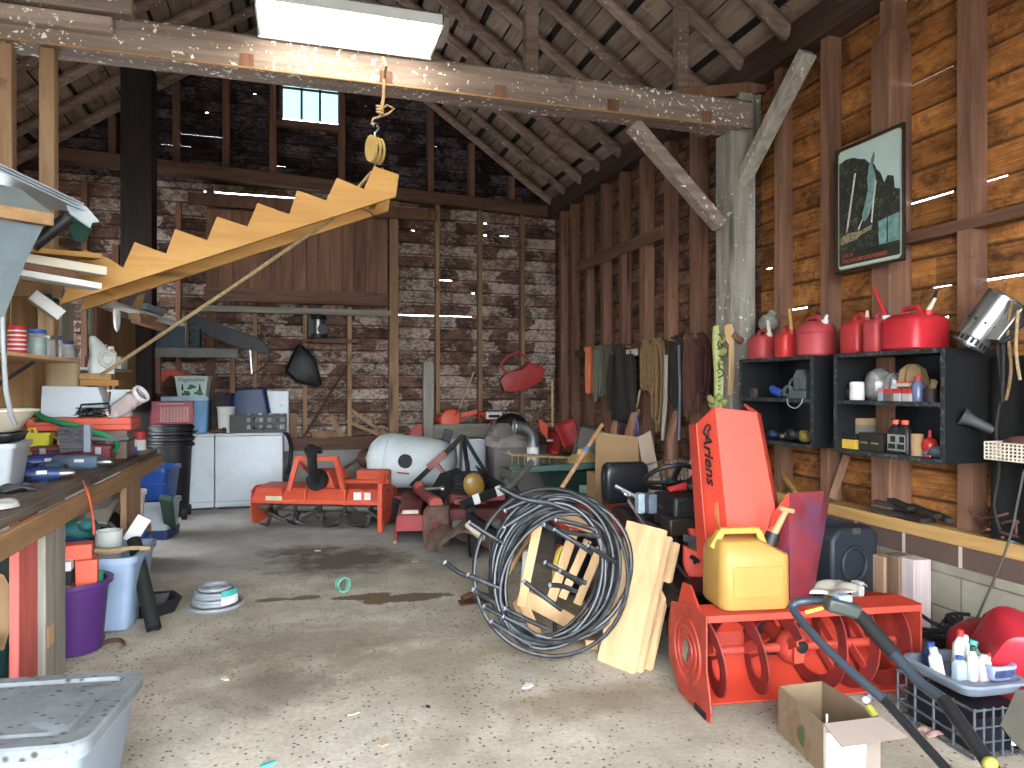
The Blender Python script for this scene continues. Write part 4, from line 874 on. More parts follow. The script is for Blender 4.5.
# pale blue tote and its contents
tote('blue_tote', 'pale blue grey open tote behind the purple tub', (-1.16, 5.14, 0), R(-3), .4, .48, .47, .55, .46, K['bluegrey'])
t = T('metal_pail', 'small white paint pail standing in the pale blue tote', 'pail', (-1.16, 5.25, .36)); MB().lathe([(.075, -.3), (.08, .19), (.083, .195), (.083, .2), (.075, .2), (.072, .02)], 20).build('pail_body', K['white'], t)
one(MB().tube(smooth([(-1.42, 5.0, .47), (-1.25, 5.02, .485), (-1.1, 5.0, .475), (-.98, 4.98, .49), (-.86, 4.96, .485)]), [.018]*5+[.02]*6+[.014]*6, 7), 'branch', K['rope'], 'dry grey branch lying across the pale blue tote rim', 'branch')
one(MB().tube(smooth([(-1.4, 5.1, .45), (-1.25, 5.1, .46), (-1.1, 5.12, .44)]), .012, 7), 'branch', K['rusty'], 'short rusty rod lying in the pale blue tote', 'rod')
one(MB().ell((0, 0, 0), .12, .1, .09, 10, 7), 'clear_bag', K['film'], 'clear plastic bag bulging in the pale blue tote', 'bag', (-1.3, 5.1, .42))
t = T('paper_bag', 'white card folder leaning at the tote corner by black pipe', 'folder', (-1.02, 5.45, .55), rot=(R(-15), R(30), 0)); MB().box(-.04, -.01, -.12, .05, .01, .06).build('folder_body', K['paper'], t)
pt_, pb2 = px(134, 540, d=4.72), px(154, 629, z=.02)
t = T('black_pipe', 'black corrugated drain pipe leaning on the pale blue tote', 'pipe', (0, 0, 0)); MB().pipe(pb2, pt_, .043, .037, 16).build('pipe_wall', K['rubber'], t)
one(MB().skin([[Vector(p) for p in ((-.14, -.1, 0), (.1, -.12, 0), (.2, -.02, 0), (.14, .12, 0), (-.14, .12, 0))], [Vector(p) for p in ((-.17, -.13, .09), (.13, -.15, .09), (.25, -.02, .1), (.17, .15, .1), (-.17, .15, .1))], [Vector(p) for p in ((-.15, -.11, .085), (.11, -.13, .085), (.22, -.02, .09), (.15, .13, .09), (-.15, .13, .09))], [Vector(p) for p in ((-.12, -.09, .01), (.09, -.11, .01), (.18, -.02, .01), (.12, .1, .01), (-.12, .1, .01))]], sm=False), 'drain_pan', K['black'], 'black drain pan on the floor behind the black pipe', 'pan', (px(140, 616, z=0).x, px(140, 616, z=0).y+.05, 0))
one(MB().tube(smooth([px(95, 640, z=.03), px(103, 636, z=.05), px(100, 644, z=.02), px(108, 641, z=.03), px(120, 640, z=.02), px(124, 644, z=.02)]), .012, 6), 'rusty_chain', K['rusty'], 'short rusty chain on the floor by the purple tub', 'chain')
tote('blue_tote', 'bright blue open tote behind the black pipe under bench', (-1.22, 5.68, 0), 0, .36, .24, .42, .3, .43, mat('bright_blue_tote', (44, 108, 196), .42, var=.1))
# bags and boards under the bench
t = T('teal_bag', 'teal folded tarpaulin stuffed under the bench', 'tarpaulin', (-1.45, 5.62, .5)); MB().ell((0, 0, 0), .14, .1, .07, 12, 8, (.2, .3, .4)).build('fold', K['dkteal'] if 'dkteal' in K else mat('dull_teal', (56, 136, 132), .6, var=.25), t); MB().ell((.08, -.02, .04), .07, .07, .045, 12, 8).build('fold', mat('dull_teal', (56, 136, 132), .6, var=.25), t)
one(MB().ell((0, 0, 0), .2, .14, .07, 12, 8), 'blue_bag', K['blue'], 'blue plastic bag under the teal tarpaulin', 'bag', (-1.46, 5.42, .42))
one(MB().ell((0, 0, 0), .12, .12, .08, 12, 8), 'green_bag', mat('sage_cloth', (96, 140, 104), .8), 'sage green cloth bundle under the bench beside grey leg', 'bundle', (-1.68, 5.5, .62))
for (a, b_, w, mm, lab) in (((78, 528), (112, 490), .12, M['greywoodZ'], 'grey board leaning diagonally under the bench'), ((95, 522), (108, 500), .16, K['cream'], 'cream painted board end under the bench'), ((70, 530), (95, 485), .1, M['ply'], 'plywood strip leaning at the back under bench')):
    one(MB().bar(px(a[0], a[1], Y=6.0), px(b_[0], b_[1], Y=6.3), w, .02, (0, 1, 0)), 'leaning_board', mm, lab, 'board')
one(MB().box(-.18, -.2, 0, .3, .25, .3), 'wooden_crate', M['ply'], 'low wooden crate supporting the white bucket under bench', 'crate', (-1.5, 6.7, 0), bev=.004)
t = T('bucket', 'cream plastic bucket on the crate under the bench end', 'bucket', (-1.36, 6.72, .301))
MB().skin([circ(.13, 0, 24), circ(.15, .28, 24), circ(.165, .285, 24), circ(.165, .32, 24), circ(.15, .32, 24), circ(.128, .02, 24)]).build('bucket_body', K['cream'], t)
# road wheel leaning under the bench
t = T('car_wheel', 'spare wheel with grey steel rim leaning behind the pine bench leg', 'wheel', (-1.46, 6.18, .3), rot=(R(72), 0, R(-12)))
MB().torus((0, 0, 0), .225, .04, seg=32, ts=10).build('tyre', K['rubber'], t)
MB().skin([circ(.19, -.03, 32), circ(.19, .03, 32), circ(.17, .04, 32), circ(.15, .0, 32), circ(.06, .02, 32), circ(.05, .045, 32)]).build('rim', mat('grey_rim', (170, 172, 170), .5, .3), t)
mb = MB()
for k in range(6): a = k*PI/3; mb.cyl((.11*math.cos(a), .11*math.sin(a), .004), (.11*math.cos(a), .11*math.sin(a), .03), .026, seg=10)
mb.cyl((0, 0, .03), (0, 0, .05), .03, seg=12).build('rim_holes', K['black'], t)
# totes beyond the bench end
tx, ty = px(155, 540, z=0).x, px(157, 540, z=0).y+.2
t = tote('white_tote', 'milky white tote on a navy base beyond the bench end', (tx, ty, 0), R(-8), .27, .38, .3, .42, .37, mat("milky_tote", (176, 184, 190), .4, var=.08))
MB().skin([rr(.29, .4, .03, .0), rr(.3, .41, .03, .09)]).build('base_band', K['navy'], t)
t = tote('blue_tote', 'ribbed bright blue tote stacked on the milky white tote', (tx-.01, ty, .371), R(-8), .26, .38, .31, .46, .33, K['blue'])
mb = MB()
for x in (-.1, 0, .1): mb.box(x-.008, -.222, .05, x+.008, -.2, .28)
mb.box(-.14, -.225, .17, .14, -.205, .185).build('rib', K['blue'], t)
one(MB().bar(px(166, 498, z=.52), px(171, 531, z=.02), .1, .05, (0, 1, 0)), 'green_post', K['dkgreen'], 'dark green metal post leaning against the blue tote', 'post', bev=.006)
# ---------------------------------------------------------------- rear left corner
cx, cy = -1.36, 9.12
t = T('trash_can', 'black wheeled trash can stack in the rear left corner', 'trash can', (cx, cy, 0))
mb = MB().lathe([(.17, 0), (.18, .02), (.215, .82)], 28)
mb.build('can_body', K['black'], t)
for k, z in enumerate((.80, .87, .94, 1.0)): MB().lathe([(.22, z), (.245, z+.008), (.245, z+.035), (.225, z+.045), (.222, z+.06)], 28).build('rim', K['black'], t)
for s in (-1, 1): MB().cyl((.15+.0*s, -.1+.17*s-.05, .06), (.2, -.1+.17*s-.05, .06), .06, seg=16).build('wheel', K['rubber'], t)
MB().tube([(.2, -.1, .95), (.26, -.1, .97), (.26, .1, .97), (.2, .1, .95)], .014, 6).build('handle', K['black'], t)
t = T('crate', 'red plastic crate with white lattice on the black trash can', 'crate', (cx-.0, cy, 1.062), rz=R(12))
w, d, h = .44, .3, .26
MB().box(-w/2, -d/2, 0, w/2, d/2, .02).box(-w/2, -d/2, 0, -w/2+.015, d/2, h).box(w/2-.015, -d/2, 0, w/2, d/2, h).box(-w/2, d/2-.015, 0, w/2, d/2, h).box(-w/2, -d/2, 0, w/2, -d/2+.012, h).build('crate_wall', mat('red_crate', (168, 26, 44), .45), t, bev=.004)
mb = MB()
for i in range(9): mb.box(-.13+i*.034, -d/2-.006, .03, -.112+i*.034, -d/2-.001, .2)
for j in range(6): mb.box(-.135, -d/2-.007, .03+j*.03, .17, -d/2-.002, .042+j*.03)
mb.build('lattice', mat('faded_pink', (206, 150, 150), .6), t)
MB().box(-.16, -d/2-.006, .225, .12, -d/2-.001, .245).build('lettering_band', mat('faded_pink', (206, 150, 150), .6), t)
# washing machines
wY0, wY1, wz = 9.42, 10.1, .92
for (x0, x1, lab) in ((-1.62, -.935, 'white washer partly hidden behind the black trash can'), (-.925, -.14, 'wide white chest appliance next to the orange tiller')):
    t = T('washing_machine', lab, 'washing machine', ((x0+x1)/2, (wY0+wY1)/2, 0), group='white appliances at the back wall'); w = (x1-x0)/2; d = (wY1-wY0)/2
    MB().box(-w, -d, .02, w, d, wz-.03).build('cabinet', K['appl'], t, bev=.012); MB().box(-w, -d-.004, wz-.028, w, d, wz).build('worktop', K['appl'], t, bev=.01)
    MB().box(-w+.02, -d+.005, 0, w-.02, d, .02).build('plinth', K['black'], t); MB().box(-w+.02, -d-.003, .09, w-.02, -d+.002, .096).build('seam', K['grey'], t)
t = T('appliance_panel', 'tall white enamel panel standing behind the chest appliance', 'panel', (-.27, 10.13, .62), rot=(R(-2), 0, 0)); MB().box(-.22, -.015, 0, .2, .015, .82).build('sheet', K['appl'], t, bev=.02); MB().cyl((.1, -.02, .62), (.1, -.016, .62), .012, seg=8).build('screw', K['grey'], t)
one(MB().tube(smooth([(-.5, 9.55, .935), (-.25, 9.5, .945), (-.1, 9.5, .9), (-.045, 9.6, .72), (-.06, 9.62, .5), (-.09, 9.64, .38)]), .025, 8), 'drain_hose', K['black'], 'black drain hose hanging down the chest appliance side', 'hose')
z = wz+.001
t = T('cooler', 'light blue cooler under the white vegetable carton', 'cooler', (-1.29, 9.8, z)); MB().skin([rr(.5, .36, .03, 0), rr(.54, .4, .03, .4)]).build('cooler_body', mat('cooler_blue', (96, 150, 196), .45), t); MB().skin([rr(.55, .41, .03, .4), rr(.55, .41, .03, .45)]).build('cooler_lid', mat('cooler_lid', (176, 200, 214), .45), t)
t = T('vegetable_carton', 'white vegetable carton with green leaf print on the blue cooler', 'carton', (-1.21, 9.78, z+.451), rz=R(-4))
MB().skin([rr(.32, .26, .01, 0), rr(.39, .32, .01, .25), rr(.37, .3, .01, .25), rr(.31, .25, .01, .02)]).build('carton_body', mat('mint_white', (206, 224, 218), .6, var=.04), t)
tilt = math.atan2(.03, .25)
text_mesh('Vegetables', .072, 'lettering', mat('dark_green_ink', (30, 90, 70), .7), t, (0, -.1605, .185), (PI/2+tilt, 0, 0), .0005, 1.0, .3, 'CENTER')
mb = MB()
for k in range(11): a = rng.uniform(-.12, .12); zz = rng.uniform(.02, .07); mb.ell((a, -.136-zz*.12, zz), .032, .002, .018, 10, 4, (0, rng.uniform(-.6, .6), 0))
for a, zz in ((-.02, .1), (.03, .115), (0, .13)): mb.ell((a, -.136-zz*.12, zz), .03, .002, .016, 10, 4)
mb.build('leaf_print', mat('leaf_green', (40, 140, 90), .7), t)
mb = MB()
for a in (-.1, .1): mb.ell((a, -.149, .1), .012, .002, .03, 8, 6).ell((a, -.153, .14), .009, .002, .01, 8, 4)
mb.build('figure_print', K['ink'], t)
o = one(MB().plate([(-.16, 0, .0), (-.1, 0, .1), (.02, 0, .11), (.2, -.02, .05), (.22, -.02, 0), (-.02, 0, .03), (-.1, -.02, -.06)], .05), 'plastic_scoop', K['orangep'], 'orange plastic scoop above the vegetable carton on the wall', 'scoop', px(172, 378, Y=10.15), bev=.01)
one(MB().bar((0, 0, 0), (.02, .1, .5), .1, .02, (0, 1, 0)), 'dark_plank', mat('dark_slat', (64, 60, 58), .8), 'dark slat leaning between cooler and white bucket', 'slat', (px(216, 430, Y=9.6).x, 9.75, z))
t = T('bucket', 'tall white plastic bucket on the washer beside black crate', 'bucket', (px(226, 430, Y=9.62).x, 9.62, z)); MB().skin([circ(.085, 0, 24), circ(.105, .3, 24), circ(.112, .305, 24), circ(.112, .32, 24), circ(.1, .32, 24), circ(.08, .02, 24)]).build('bucket_body', K['white'], t)
t = T('storage_tote', 'navy blue tote turned upside down behind the black crate', 'tote', (px(252, 412, Y=9.9).x, 9.93, z), rot=(0, R(-4), 0)); MB().skin([rr(.56, .3, .05, 0), rr(.56, .3, .05, .04), rr(.52, .28, .05, .04), rr(.42, .22, .06, .53), rr(.38, .18, .05, .55)]).build('tote_body', K['navy'], t)
one(MB().skin([circ(.17, -.02, 24), circ(.17, .0, 24), circ(.1, .03, 24)]), 'round_lid', mat('plum_lid', (70, 62, 84), .6), 'round plum coloured lid leaning behind the white bucket', 'lid', (px(230, 402, Y=10.08).x, 10.08, 1.25), rot=(R(80), 0, 0))
ccx = px(259, 430, Y=9.6).x; t = T('crate', 'black plastic crate holding grey jugs on the chest appliance', 'crate', (ccx, 9.6, z)); w, d, h = .66, .32, .22
mb = MB(); mb.box(-w/2, -d/2, 0, w/2, d/2, .012)
for zz in (0.012, .1, .19):
    for (a0, b0, a1, b1) in ((-w/2, -d/2, w/2, -d/2+.012), (-w/2, d/2-.012, w/2, d/2), (-w/2, -d/2, -w/2+.012, d/2), (w/2-.012, -d/2, w/2, d/2)): mb.box(a0, b0, zz, a1, b1, zz+.03)
mb.build('crate_rail', K['black'], t); mb = MB()
for i in range(9): x = -w/2+.006+i*(w-.012)/8; mb.box(x-.008, -d/2-.002, 0, x+.008, -d/2+.01, h).box(x-.008, d/2-.01, 0, x+.008, d/2, h)
mb.build('crate_slat', K['black'], t); MB().box(-w/2-.002, -d/2-.003, 0, -w/2+.19, -d/2+.001, h).build('end_panel', K['black'], t)
for i in range(4): o = T('jug', 'pale grey jug standing in the black crate', 'jug', (ccx-.12+i*.13, 9.6, z+.014), group='grey jugs in the black crate'); MB().lathe([(.055, 0), (.058, .01), (.058, .15), (.03, .19), (.02, .2)], 14).build('jug_body', mat('pale_jug', (176, 178, 176), .5), o); MB().lathe([(.022, .2), (.022, .225)], 10).build('cap', K['white'], o)
o = one(MB().ell((0, 0, .03), .09, .06, .03, 10, 6), 'brown_rag', mat('brown_rag', (112, 76, 56), .9), 'small brown rag on the washer in front of dark slat', 'rag', (px(217, 432, Y=9.5).x, 9.5, z))
one(MB().lathe([(.03, 0), (.03, .05), (.018, .07)], 10), 'small_bottle', K['rusty'], 'tiny brown bottle beside the rag on the washer', 'bottle', (px(224, 431, Y=9.48).x, 9.48, z))
# ---------------------------------------------------------------- hung on the back wall
yw = YB-.04
def wq(u, v, y=yw): return px(u, v, Y=y)
t = T('crosscut_saw', 'long dark crosscut saw blade hung on the back wall', 'saw', wq(187, 315)); o0 = t.location.copy()
top = [(186, 311), (205, 318), (225, 326), (245, 333), (262, 339), (268, 346)]; bot = [(268, 354), (250, 350), (232, 345), (215, 338), (200, 331), (188, 321)]
MB().plate([wq(u, v)-o0 for u, v in top+bot], .008).build('blade', mat('dark_saw_steel', (62, 64, 68), .5, .6, dirt=(80, 62, 52), da=.3), t)
mb = MB()
for i in range(22):
    f = i/21; a = wq(190+f*74, 322+f*30)-o0; mb.skin([[a+Vector((0, -.002, 0)), a+Vector((.03, -.002, .015)), a+Vector((.02, -.002, -.03))], [a+Vector((0, .002, 0)), a+Vector((.03, .002, .015)), a+Vector((.02, .002, -.03))]], sm=False)
mb.build('teeth', mat('dark_saw_steel', (62, 64, 68)), t); MB().cyl(wq(186, 316)-o0+Vector((0, 0, -.1)), wq(186, 316)-o0+Vector((0, 0, .1)), .018).build('handle', M['stud'], t)
t = T('bow_saw', 'thin bow saw frame hanging below the crosscut saw end', 'saw', wq(258, 354)); o0 = t.location.copy()
MB().tube([wq(u, v)-o0 for u, v in smooth([(249, 337, 0), (258, 338, 0), (266, 345, 0), (269, 356, 0), (264, 367, 0), (252, 374, 0)], 3) for u, v in [(u, v)]] if False else [wq(q.x, q.y)-o0 for q in smooth([(249, 337, 0), (258, 338, 0), (266, 345, 0), (269, 356, 0), (264, 367, 0), (252, 374, 0)], 3)], .011, 6).build('frame', mat('grey_tube', (96, 98, 102), .5, .4), t); MB().bar(wq(249, 337)-o0, wq(252, 374)-o0, .02, .002, (0, 1, 0)).build('blade', K['steel'], t)
# black leather apron / seat cover
o0 = wq(303, 366); out = [(296, 347), (302, 345), (309, 351), (316, 360), (322, 384), (318, 387), (306, 385), (295, 382), (285, 372), (290, 358)]
pts = [wq(u, v)-o0 for u, v in out]
t = T('hanging_apron', 'black leather apron hanging on the back wall', 'apron', o0); MB().skin([[p+Vector((0, -.012, 0)) for p in pts], [p*.82+Vector((0, -.075, 0)) for p in pts], [p*.4+Vector((0, -.1, .02)) for p in pts]], sm=True).build('leather', mat('black_leather', (40, 44, 44), .55, var=.3, sc=4), t)
MB().tube([Vector((-.08, -.02, .25)), Vector((-.04, -.02, .33)), Vector((0, -.02, .26))], .006, 6).build('strap', K['black'], t)
# niche shelf and lantern
x0, x1 = px(305, 340, Y=YB-.02).x, px(353, 340, Y=YB-.02).x; zz = px(320, 339, Y=YB-.05).z
MB().box(x0-.03, YB-.1, zz-.05, x1+.05, YB+.1, zz).build('niche_shelf', M['stud'], wall_back, bev=.003)
t = T('lantern', 'black and chrome lantern in the niche on back wall', 'lantern', (px(318, 338, Y=YB-.03).x, YB-.03, zz+.001))
MB().lathe([(.1, 0), (.12, .01), (.12, .06), (.09, .07)], 20).build('base', K['black'], t)
MB().lathe([(.085, .07), (.085, .26)], 20).build('chrome_body', K['steel'], t); MB().lathe([(.11, .26), (.12, .28), (.11, .32), (.05, .34)], 20).build('cap', K['black'], t)
MB().cyl((.06, -.1, .13), (.06, -.075, .13), .07, seg=18).build('lens', K['black'], t); MB().box(-.13, -.07, .02, -.06, .04, .31).build('side_case', K['black'], t)
# red fender hanging further right
o0 = px(522, 372, Y=YB-.1); y_ = YB-.1
t = T('tractor_fender', 'red plastic visor shaped cover hanging on the back wall', 'cover', o0)
arc = [(500, 380), (504, 391), (513, 392), (526, 389), (540, 381), (545, 370), (538, 365), (528, 362), (520, 369), (507, 372)]
pts = [px(u, v, Y=y_)-o0 for u, v in arc]; MB().skin([[p+Vector((0, .05, 0)) for p in pts], [p+Vector((0, -.05, 0)) for p in pts], [p*.7+Vector((0, -.08, 0)) for p in pts]]).build('cover_shell', mat('faded_red', (188, 62, 58), .5), t)
MB().tube([px(506, 374, Y=y_)-o0, px(501, 364, Y=y_)-o0, px(508, 356, Y=y_)-o0, px(518, 352, Y=y_)-o0, px(526, 357, Y=y_)-o0, px(530, 364, Y=y_)-o0], .02, 8).build('frame_tube', mat('faded_red', (188, 62, 58), .5), t)
for (a, b_, w, mm, nm, lab, cat) in (((303, 438), (347, 366), .035, K['rusty'], 'iron_bar', 'thin dark iron bar leaning on the back wall studs', 'bar'), ((330, 416), (343, 438), .07, M['studpale'], 'wood_scrap', 'short plank scrap leaning between two studs on back wall', 'board'), ((351, 410), (385, 434), .05, M['studpale'], 'wood_scrap', 'upper of two slanting laths behind the white tank', 'lath'), ((346, 421), (383, 436), .05, M['studpale'], 'wood_scrap', 'lower of two slanting laths behind the white tank', 'lath'), ((293, 413), (293, 438), .1, M['studpale'], 'wood_scrap', 'short upright board beside the white enamel panel', 'board'), ((312, 434), (338, 435), .09, M['studpale'], 'wood_scrap', 'flat board lying on the sill at the back wall', 'board'), ((459, 408), (474, 372), .022, M['pineZ'], 'wood_lath', 'thin pale stick leaning on the wall above the red chainsaw', 'stick')):
    one(MB().bar(px(a[0], a[1], Y=YB-.08), px(b_[0], b_[1], Y=YB-.03), w, .02 if w > .04 else w, (0, 1, 0)), nm, mm, lab, cat)
# ---------------------------------------------------------------- orange rotary tiller
pl_, pr_ = px(247, 530, z=0), px(378, 533, z=0)
tc = (pl_+pr_)/2; ax = (pr_-pl_); trz = math.atan2(ax.y, ax.x); tw = ax.length
t = T('rotary_tiller', 'orange tractor rotary tiller with curved tines on the rear floor', 'rotary tiller', (tc.x, tc.y, 0), rz=trz)
OR = mat('tiller_orange', (226, 84, 50), .5, var=.12, dirt=(150, 92, 66), da=.35, ds=7)
w = tw/2
MB().skin([[Vector((s, y, z)) for y, z in ((.06, .27), (.06, .31), (.16, .42), (.5, .44), (.78, .36), (.92, .18), (.9, .17), (.74, .33), (.5, .41), (.17, .39), (.09, .29), (.09, .27))] for s in (-w+.02, w-.02)], sm=False).build('hood', OR, t, bev=.004)
for x in (-.36, -.1, .33, .52): MB().box(x-.012, .05, .27, x+.012, .2, .425).build('hood_seam', OR, t)
for s in (-1, 1): MB().skin([[Vector((s*w+dx, y, z)) for y, z in ((.12, .06), (.2, .03), (.5, .05), (.62, .2), (.5, .42), (.2, .44), (.1, .4), (.08, .2))] for dx in (-.008, .008)], sm=False).build('side_plate', OR, t, bev=.003)
MB().bar((w+.01, .06, 0), (w+.01, .06, .5), .05, .07).bar((w+.01, .06, .5), (w+.01, .2, .6), .05, .06).build('end_guard', OR, t, bev=.006)
MB().cyl((-w, .3, .2), (w, .3, .2), .045, seg=14).build('rotor_shaft', mat('worn_steel', (150, 146, 138), .45, .7, dirt=(96, 82, 68), da=.5), t)
STL = mat('tine_steel', (92, 86, 80), .5, .7, dirt=(80, 64, 52), da=.4)
for i in range(5):
    x = -w+.15+i*(tw-.3)/4
    MB().cyl((x-.012, .3, .2), (x+.012, .3, .2), .1, seg=14).build('tine_flange', STL, t)
    for k in range(6):
        a = k*PI/3+i*.5; s = 1 if k % 2 else -1
        pts = [Vector((x+s*.014, .3+r_*math.cos(a+b_), max(.012, .2+r_*math.sin(a+b_)))) + Vector((s*o_, 0, 0)) for r_, b_, o_ in ((.07, 0, 0), (.15, .05, 0), (.195, .2, .03), (.2, .42, .1), (.19, .6, .16))]
        mb = MB(); mb.tube(pts, [.02, .02, .02, .017, .01], 6); mb.build('tine', STL, t)
    for z_ in (.26, .14): MB().cyl((x-.03, .2, z_), (x+.03, .2, z_), .018, seg=8).build('bolt', K['steel'], t)
mb = MB()
mb.bar((-.3, .12, .4), (-.21, .14, .74), .05, .05).bar((.3, .12, .4), (.21, .14, .74), .05, .05).bar((-.235, .14, .74), (.235, .14, .74), .05, .05).bar((-.2, .16, .7), (-.2, .65, .44), .035, .035).bar((.2, .16, .7), (.2, .65, .44), .035, .035)
mb.build('hitch_frame', OR, t, bev=.004)
MB().skin([[Vector((x, y, z)) for x, z in ((-.17, .42), (.17, .42), (.1, .6), (-.1, .6))] for y in (.2, .5)], sm=False).build('gearbox', OR, t, bev=.01)
MB().cyl((0, .18, .52), (0, .08, .5), .115, .1, 20).build('shaft_guard', K['black'], t); MB().tube([(0, .08, .5), (.0, .02, .62), (.01, -.03, .78)], [.05, .055, .05], 12).build('drive_shaft', K['black'], t)
MB().cbox((.015, -.04, .82), (.09, .06, .1)).cyl((-.05, -.04, .84), (.12, -.04, .84), .035, seg=10).torus((.01, -.04, .84), .05, .018, (PI/2, 0, 0), 16, 6).build('shaft_yoke', K['blackmet'], t)
MB().box(.3, .5, .42, .66, .66, .58).bar((.15, .5, .45), (.68, .5, .45), .06, .06).build('gear_cover', OR, t, bev=.02)
MB().box(-.52, .046, .305, -.34, .052, .35).build('decal', mat('decal_cream', (222, 214, 180), .6), t, None)
d_ = MB().box(.42, .07, .31, .6, .075, .4); d_.build('decal', K['paper'], t)
# ---------------------------------------------------------------- white tank
a, b_ = px(382, 459, d=8.35), px(456, 466, d=8.2)
ax = (b_-a); L = ax.length
t = T('water_tank', 'white plastic barrel tank lying on its side behind the tiller', 'tank', a)
t.rotation_euler = ax.to_track_quat('Z', 'Y').to_euler()
MB().lathe([(.1, -.13), (.2, -.11), (.27, -.04), (.3, .03), (.31, .08), (.315, .12), (.305, .13), (.31, .15), (.315, .22), (.305, .235), (.3, .5), (.285, .66), (.26, .76), (.2, .84), (.1, .87)], 32).build('tank_body', mat('tank_white', (206, 216, 216), .45, var=.05, dirt=(176, 178, 168), da=.3, ds=4), t)
inv = t.rotation_euler.to_matrix().inverted()
cdir = (Vector((0, 0, 1.9))-a); cdir = (inv @ (co.location - (a+ax*.45))).normalized(); cdir.z = 0; cdir.normalize()
MB().cyl(cdir*.29+Vector((0, 0, .38)), cdir*.33+Vector((0, 0, .38)), .078, seg=22).cyl(cdir*.33+Vector((0, 0, .38)), cdir*.345+Vector((0, 0, .38)), .06, seg=22).build('filler_cap', K['black'], t)
up_ = Vector((0, 0, 1)).cross(cdir); lq = Vector((0, 0, .42))+cdir*.305-up_*.0
MB().plate([lq+Vector((0, 0, a_))+(up_*b_) - cdir*.004*abs(b_*10) for a_, b_ in ((-.12, .14), (.02, .14), (.02, .125), (-.12, .125))], .004).build('red_mark', K['red'], t)
MB().skin([circ(.12, -.16, 4), circ(.12, .0, 4)]).at((0, 0, 0)).box(-.05, -.34, .0, .05, -.26, .12).build('tank_foot', mat('tank_white', (206, 216, 216)), t)
# red cart carrying the tank
t = T('red_cart', 'red low cart frame under the white tank', 'cart', ((a+b_)/2*1).copy() if False else Vector(((a.x+b_.x)/2, (a.y+b_.y)/2, 0)))
MB().box(-.5, -.3, .2, .55, .3, .29).build('cart_bed', K['darkred'], t, bev=.01)
for x in (-.35, .4):
    for y in (-.32, .32): MB().torus((x, y, .14), .1, .04, (PI/2, 0, 0), 20, 8).cyl((x, y-.03, .14), (x, y+.03, .14), .06, seg=12).build('wheel', K['rubber'], t)
# motor lump left of the tank
o = one(MB().ell((0, 0, 0), .13, .12, .12, 10, 7).tube([(-.1, 0, 0), (-.25, 0, -.1), (-.4, 0, -.16)], .02, 6).cyl((.04, 0, -.1), (.06, 0, -.45), .05, seg=10), 'old_motor', K['rusty'], 'rusty old motor between the tiller and the white tank', 'motor', px(368, 458, d=8.5))
# ---------------------------------------------------------------- old grey bench, chest, bags at the back wall
yb_ = 9.75
t = T('grey_timber_frame', 'old grey timber frame with tall post against back wall', 'timber frame', (px(428, 436, Y=yb_).x, yb_, 0))
xq = px(487, 430, Y=yb_).x-t.location.x; zb1, zb0 = px(450, 424, Y=yb_).z, px(450, 438, Y=yb_).z
MB().box(-.07, -.05, 0, .07, .05, px(428, 362, Y=yb_).z).build('post', M['greywoodZ'], t, bev=.005); MB().box(.071, -.06, zb0, xq, .06, zb1).build('beam', M['greywoodX'], t, bev=.005)
MB().box(xq-.1, -.05, 0, xq, .05, zb0).build('leg', M['greywoodZ'], t, bev=.005); MB().box(.071, -.02, zb0-.1, xq, .02, zb0-.03).build('red_rail', K['darkred'], t)
zt = zb1+.001
t = T('chainsaw', 'red chainsaw standing on the old grey timber frame', 'chainsaw', (px(450, 424, Y=yb_).x, yb_, zt))
MB().skin([rr(.28, .12, .03, 0), rr(.3, .13, .04, .1), rr(.2, .11, .04, .18, cx=.02), rr(.1, .08, .03, .2, cx=.03)]).build('engine_body', K['orangep'], t)
MB().tube([(-.12, 0, .1), (-.2, 0, .14), (-.2, 0, .05), (-.12, 0, .02)], .02, 8).build('rear_handle', K['red'], t); MB().tube([(.06, -.06, .12), (.1, -.08, .2), (.1, .08, .2), (.06, .06, .12)], .014, 8).build('front_handle', K['red'], t); MB().bar((.12, 0, .1), (.38, 0, .17), .02, .06).build('guide_bar', K['orangep'], t)
t = T('chainsaw', 'red tailed chainsaw with a white label beside the covered grill', 'chainsaw', (px(492, 415, Y=yb_).x, yb_, px(492, 419, Y=yb_).z))
MB().box(-.1, -.04, 0, .14, .04, .1).build('cover', K['paper'], t, bev=.01); MB().tube([(-.1, 0, .05), (-.18, 0, .08), (-.2, 0, .02)], [.05, .035, .02], 8).build('tail', K['red'], t); MB().box(-.06, -.042, .02, .1, -.04, .06).build('label', K['ink'], t)
MB().box(-.02, -.03, -.17, .1, .03, 0).build('stand', K['darkred'], t)
t = T('feed_bag', 'red and yellow printed bag behind the white tank', 'bag', px(415, 436, Y=9.6)); MB().skin([rr(.12, .1, .03, -.5), rr(.22, .12, .04, -.1), rr(.2, .1, .04, .0)]).build('lower_bag', K['yellow'] if False else mat('bag_yellow', (216, 190, 70), .6), t); MB().skin([rr(.2, .1, .04, .001), rr(.14, .08, .03, .1, cx=.03), rr(.06, .03, .01, .16, cx=.06)]).build('upper_bag', mat('bag_red', (204, 96, 84), .6), t)
t = T('white_chest', 'white chest freezer behind the black hitch frame', 'freezer', (px(470, 488, Y=8.5).x, 8.75, 0)); MB().box(-.17, -.25, .04, .2, .25, px(470, 439, Y=8.5).z).build('chest_body', K['appl'], t, bev=.015); MB().box(-.15, -.23, 0, .18, .23, .04).build('chest_base', K['black'], t)
one(MB().bar((0, 0, 0), (.06, 0, .2), .1, .06, (0, 1, 0)), 'dark_block', mat('slate_block', (58, 68, 78), .6), 'dark slate block tilted on top of the white tank', 'block', px(444, 447, d=8.35), bev=.008)
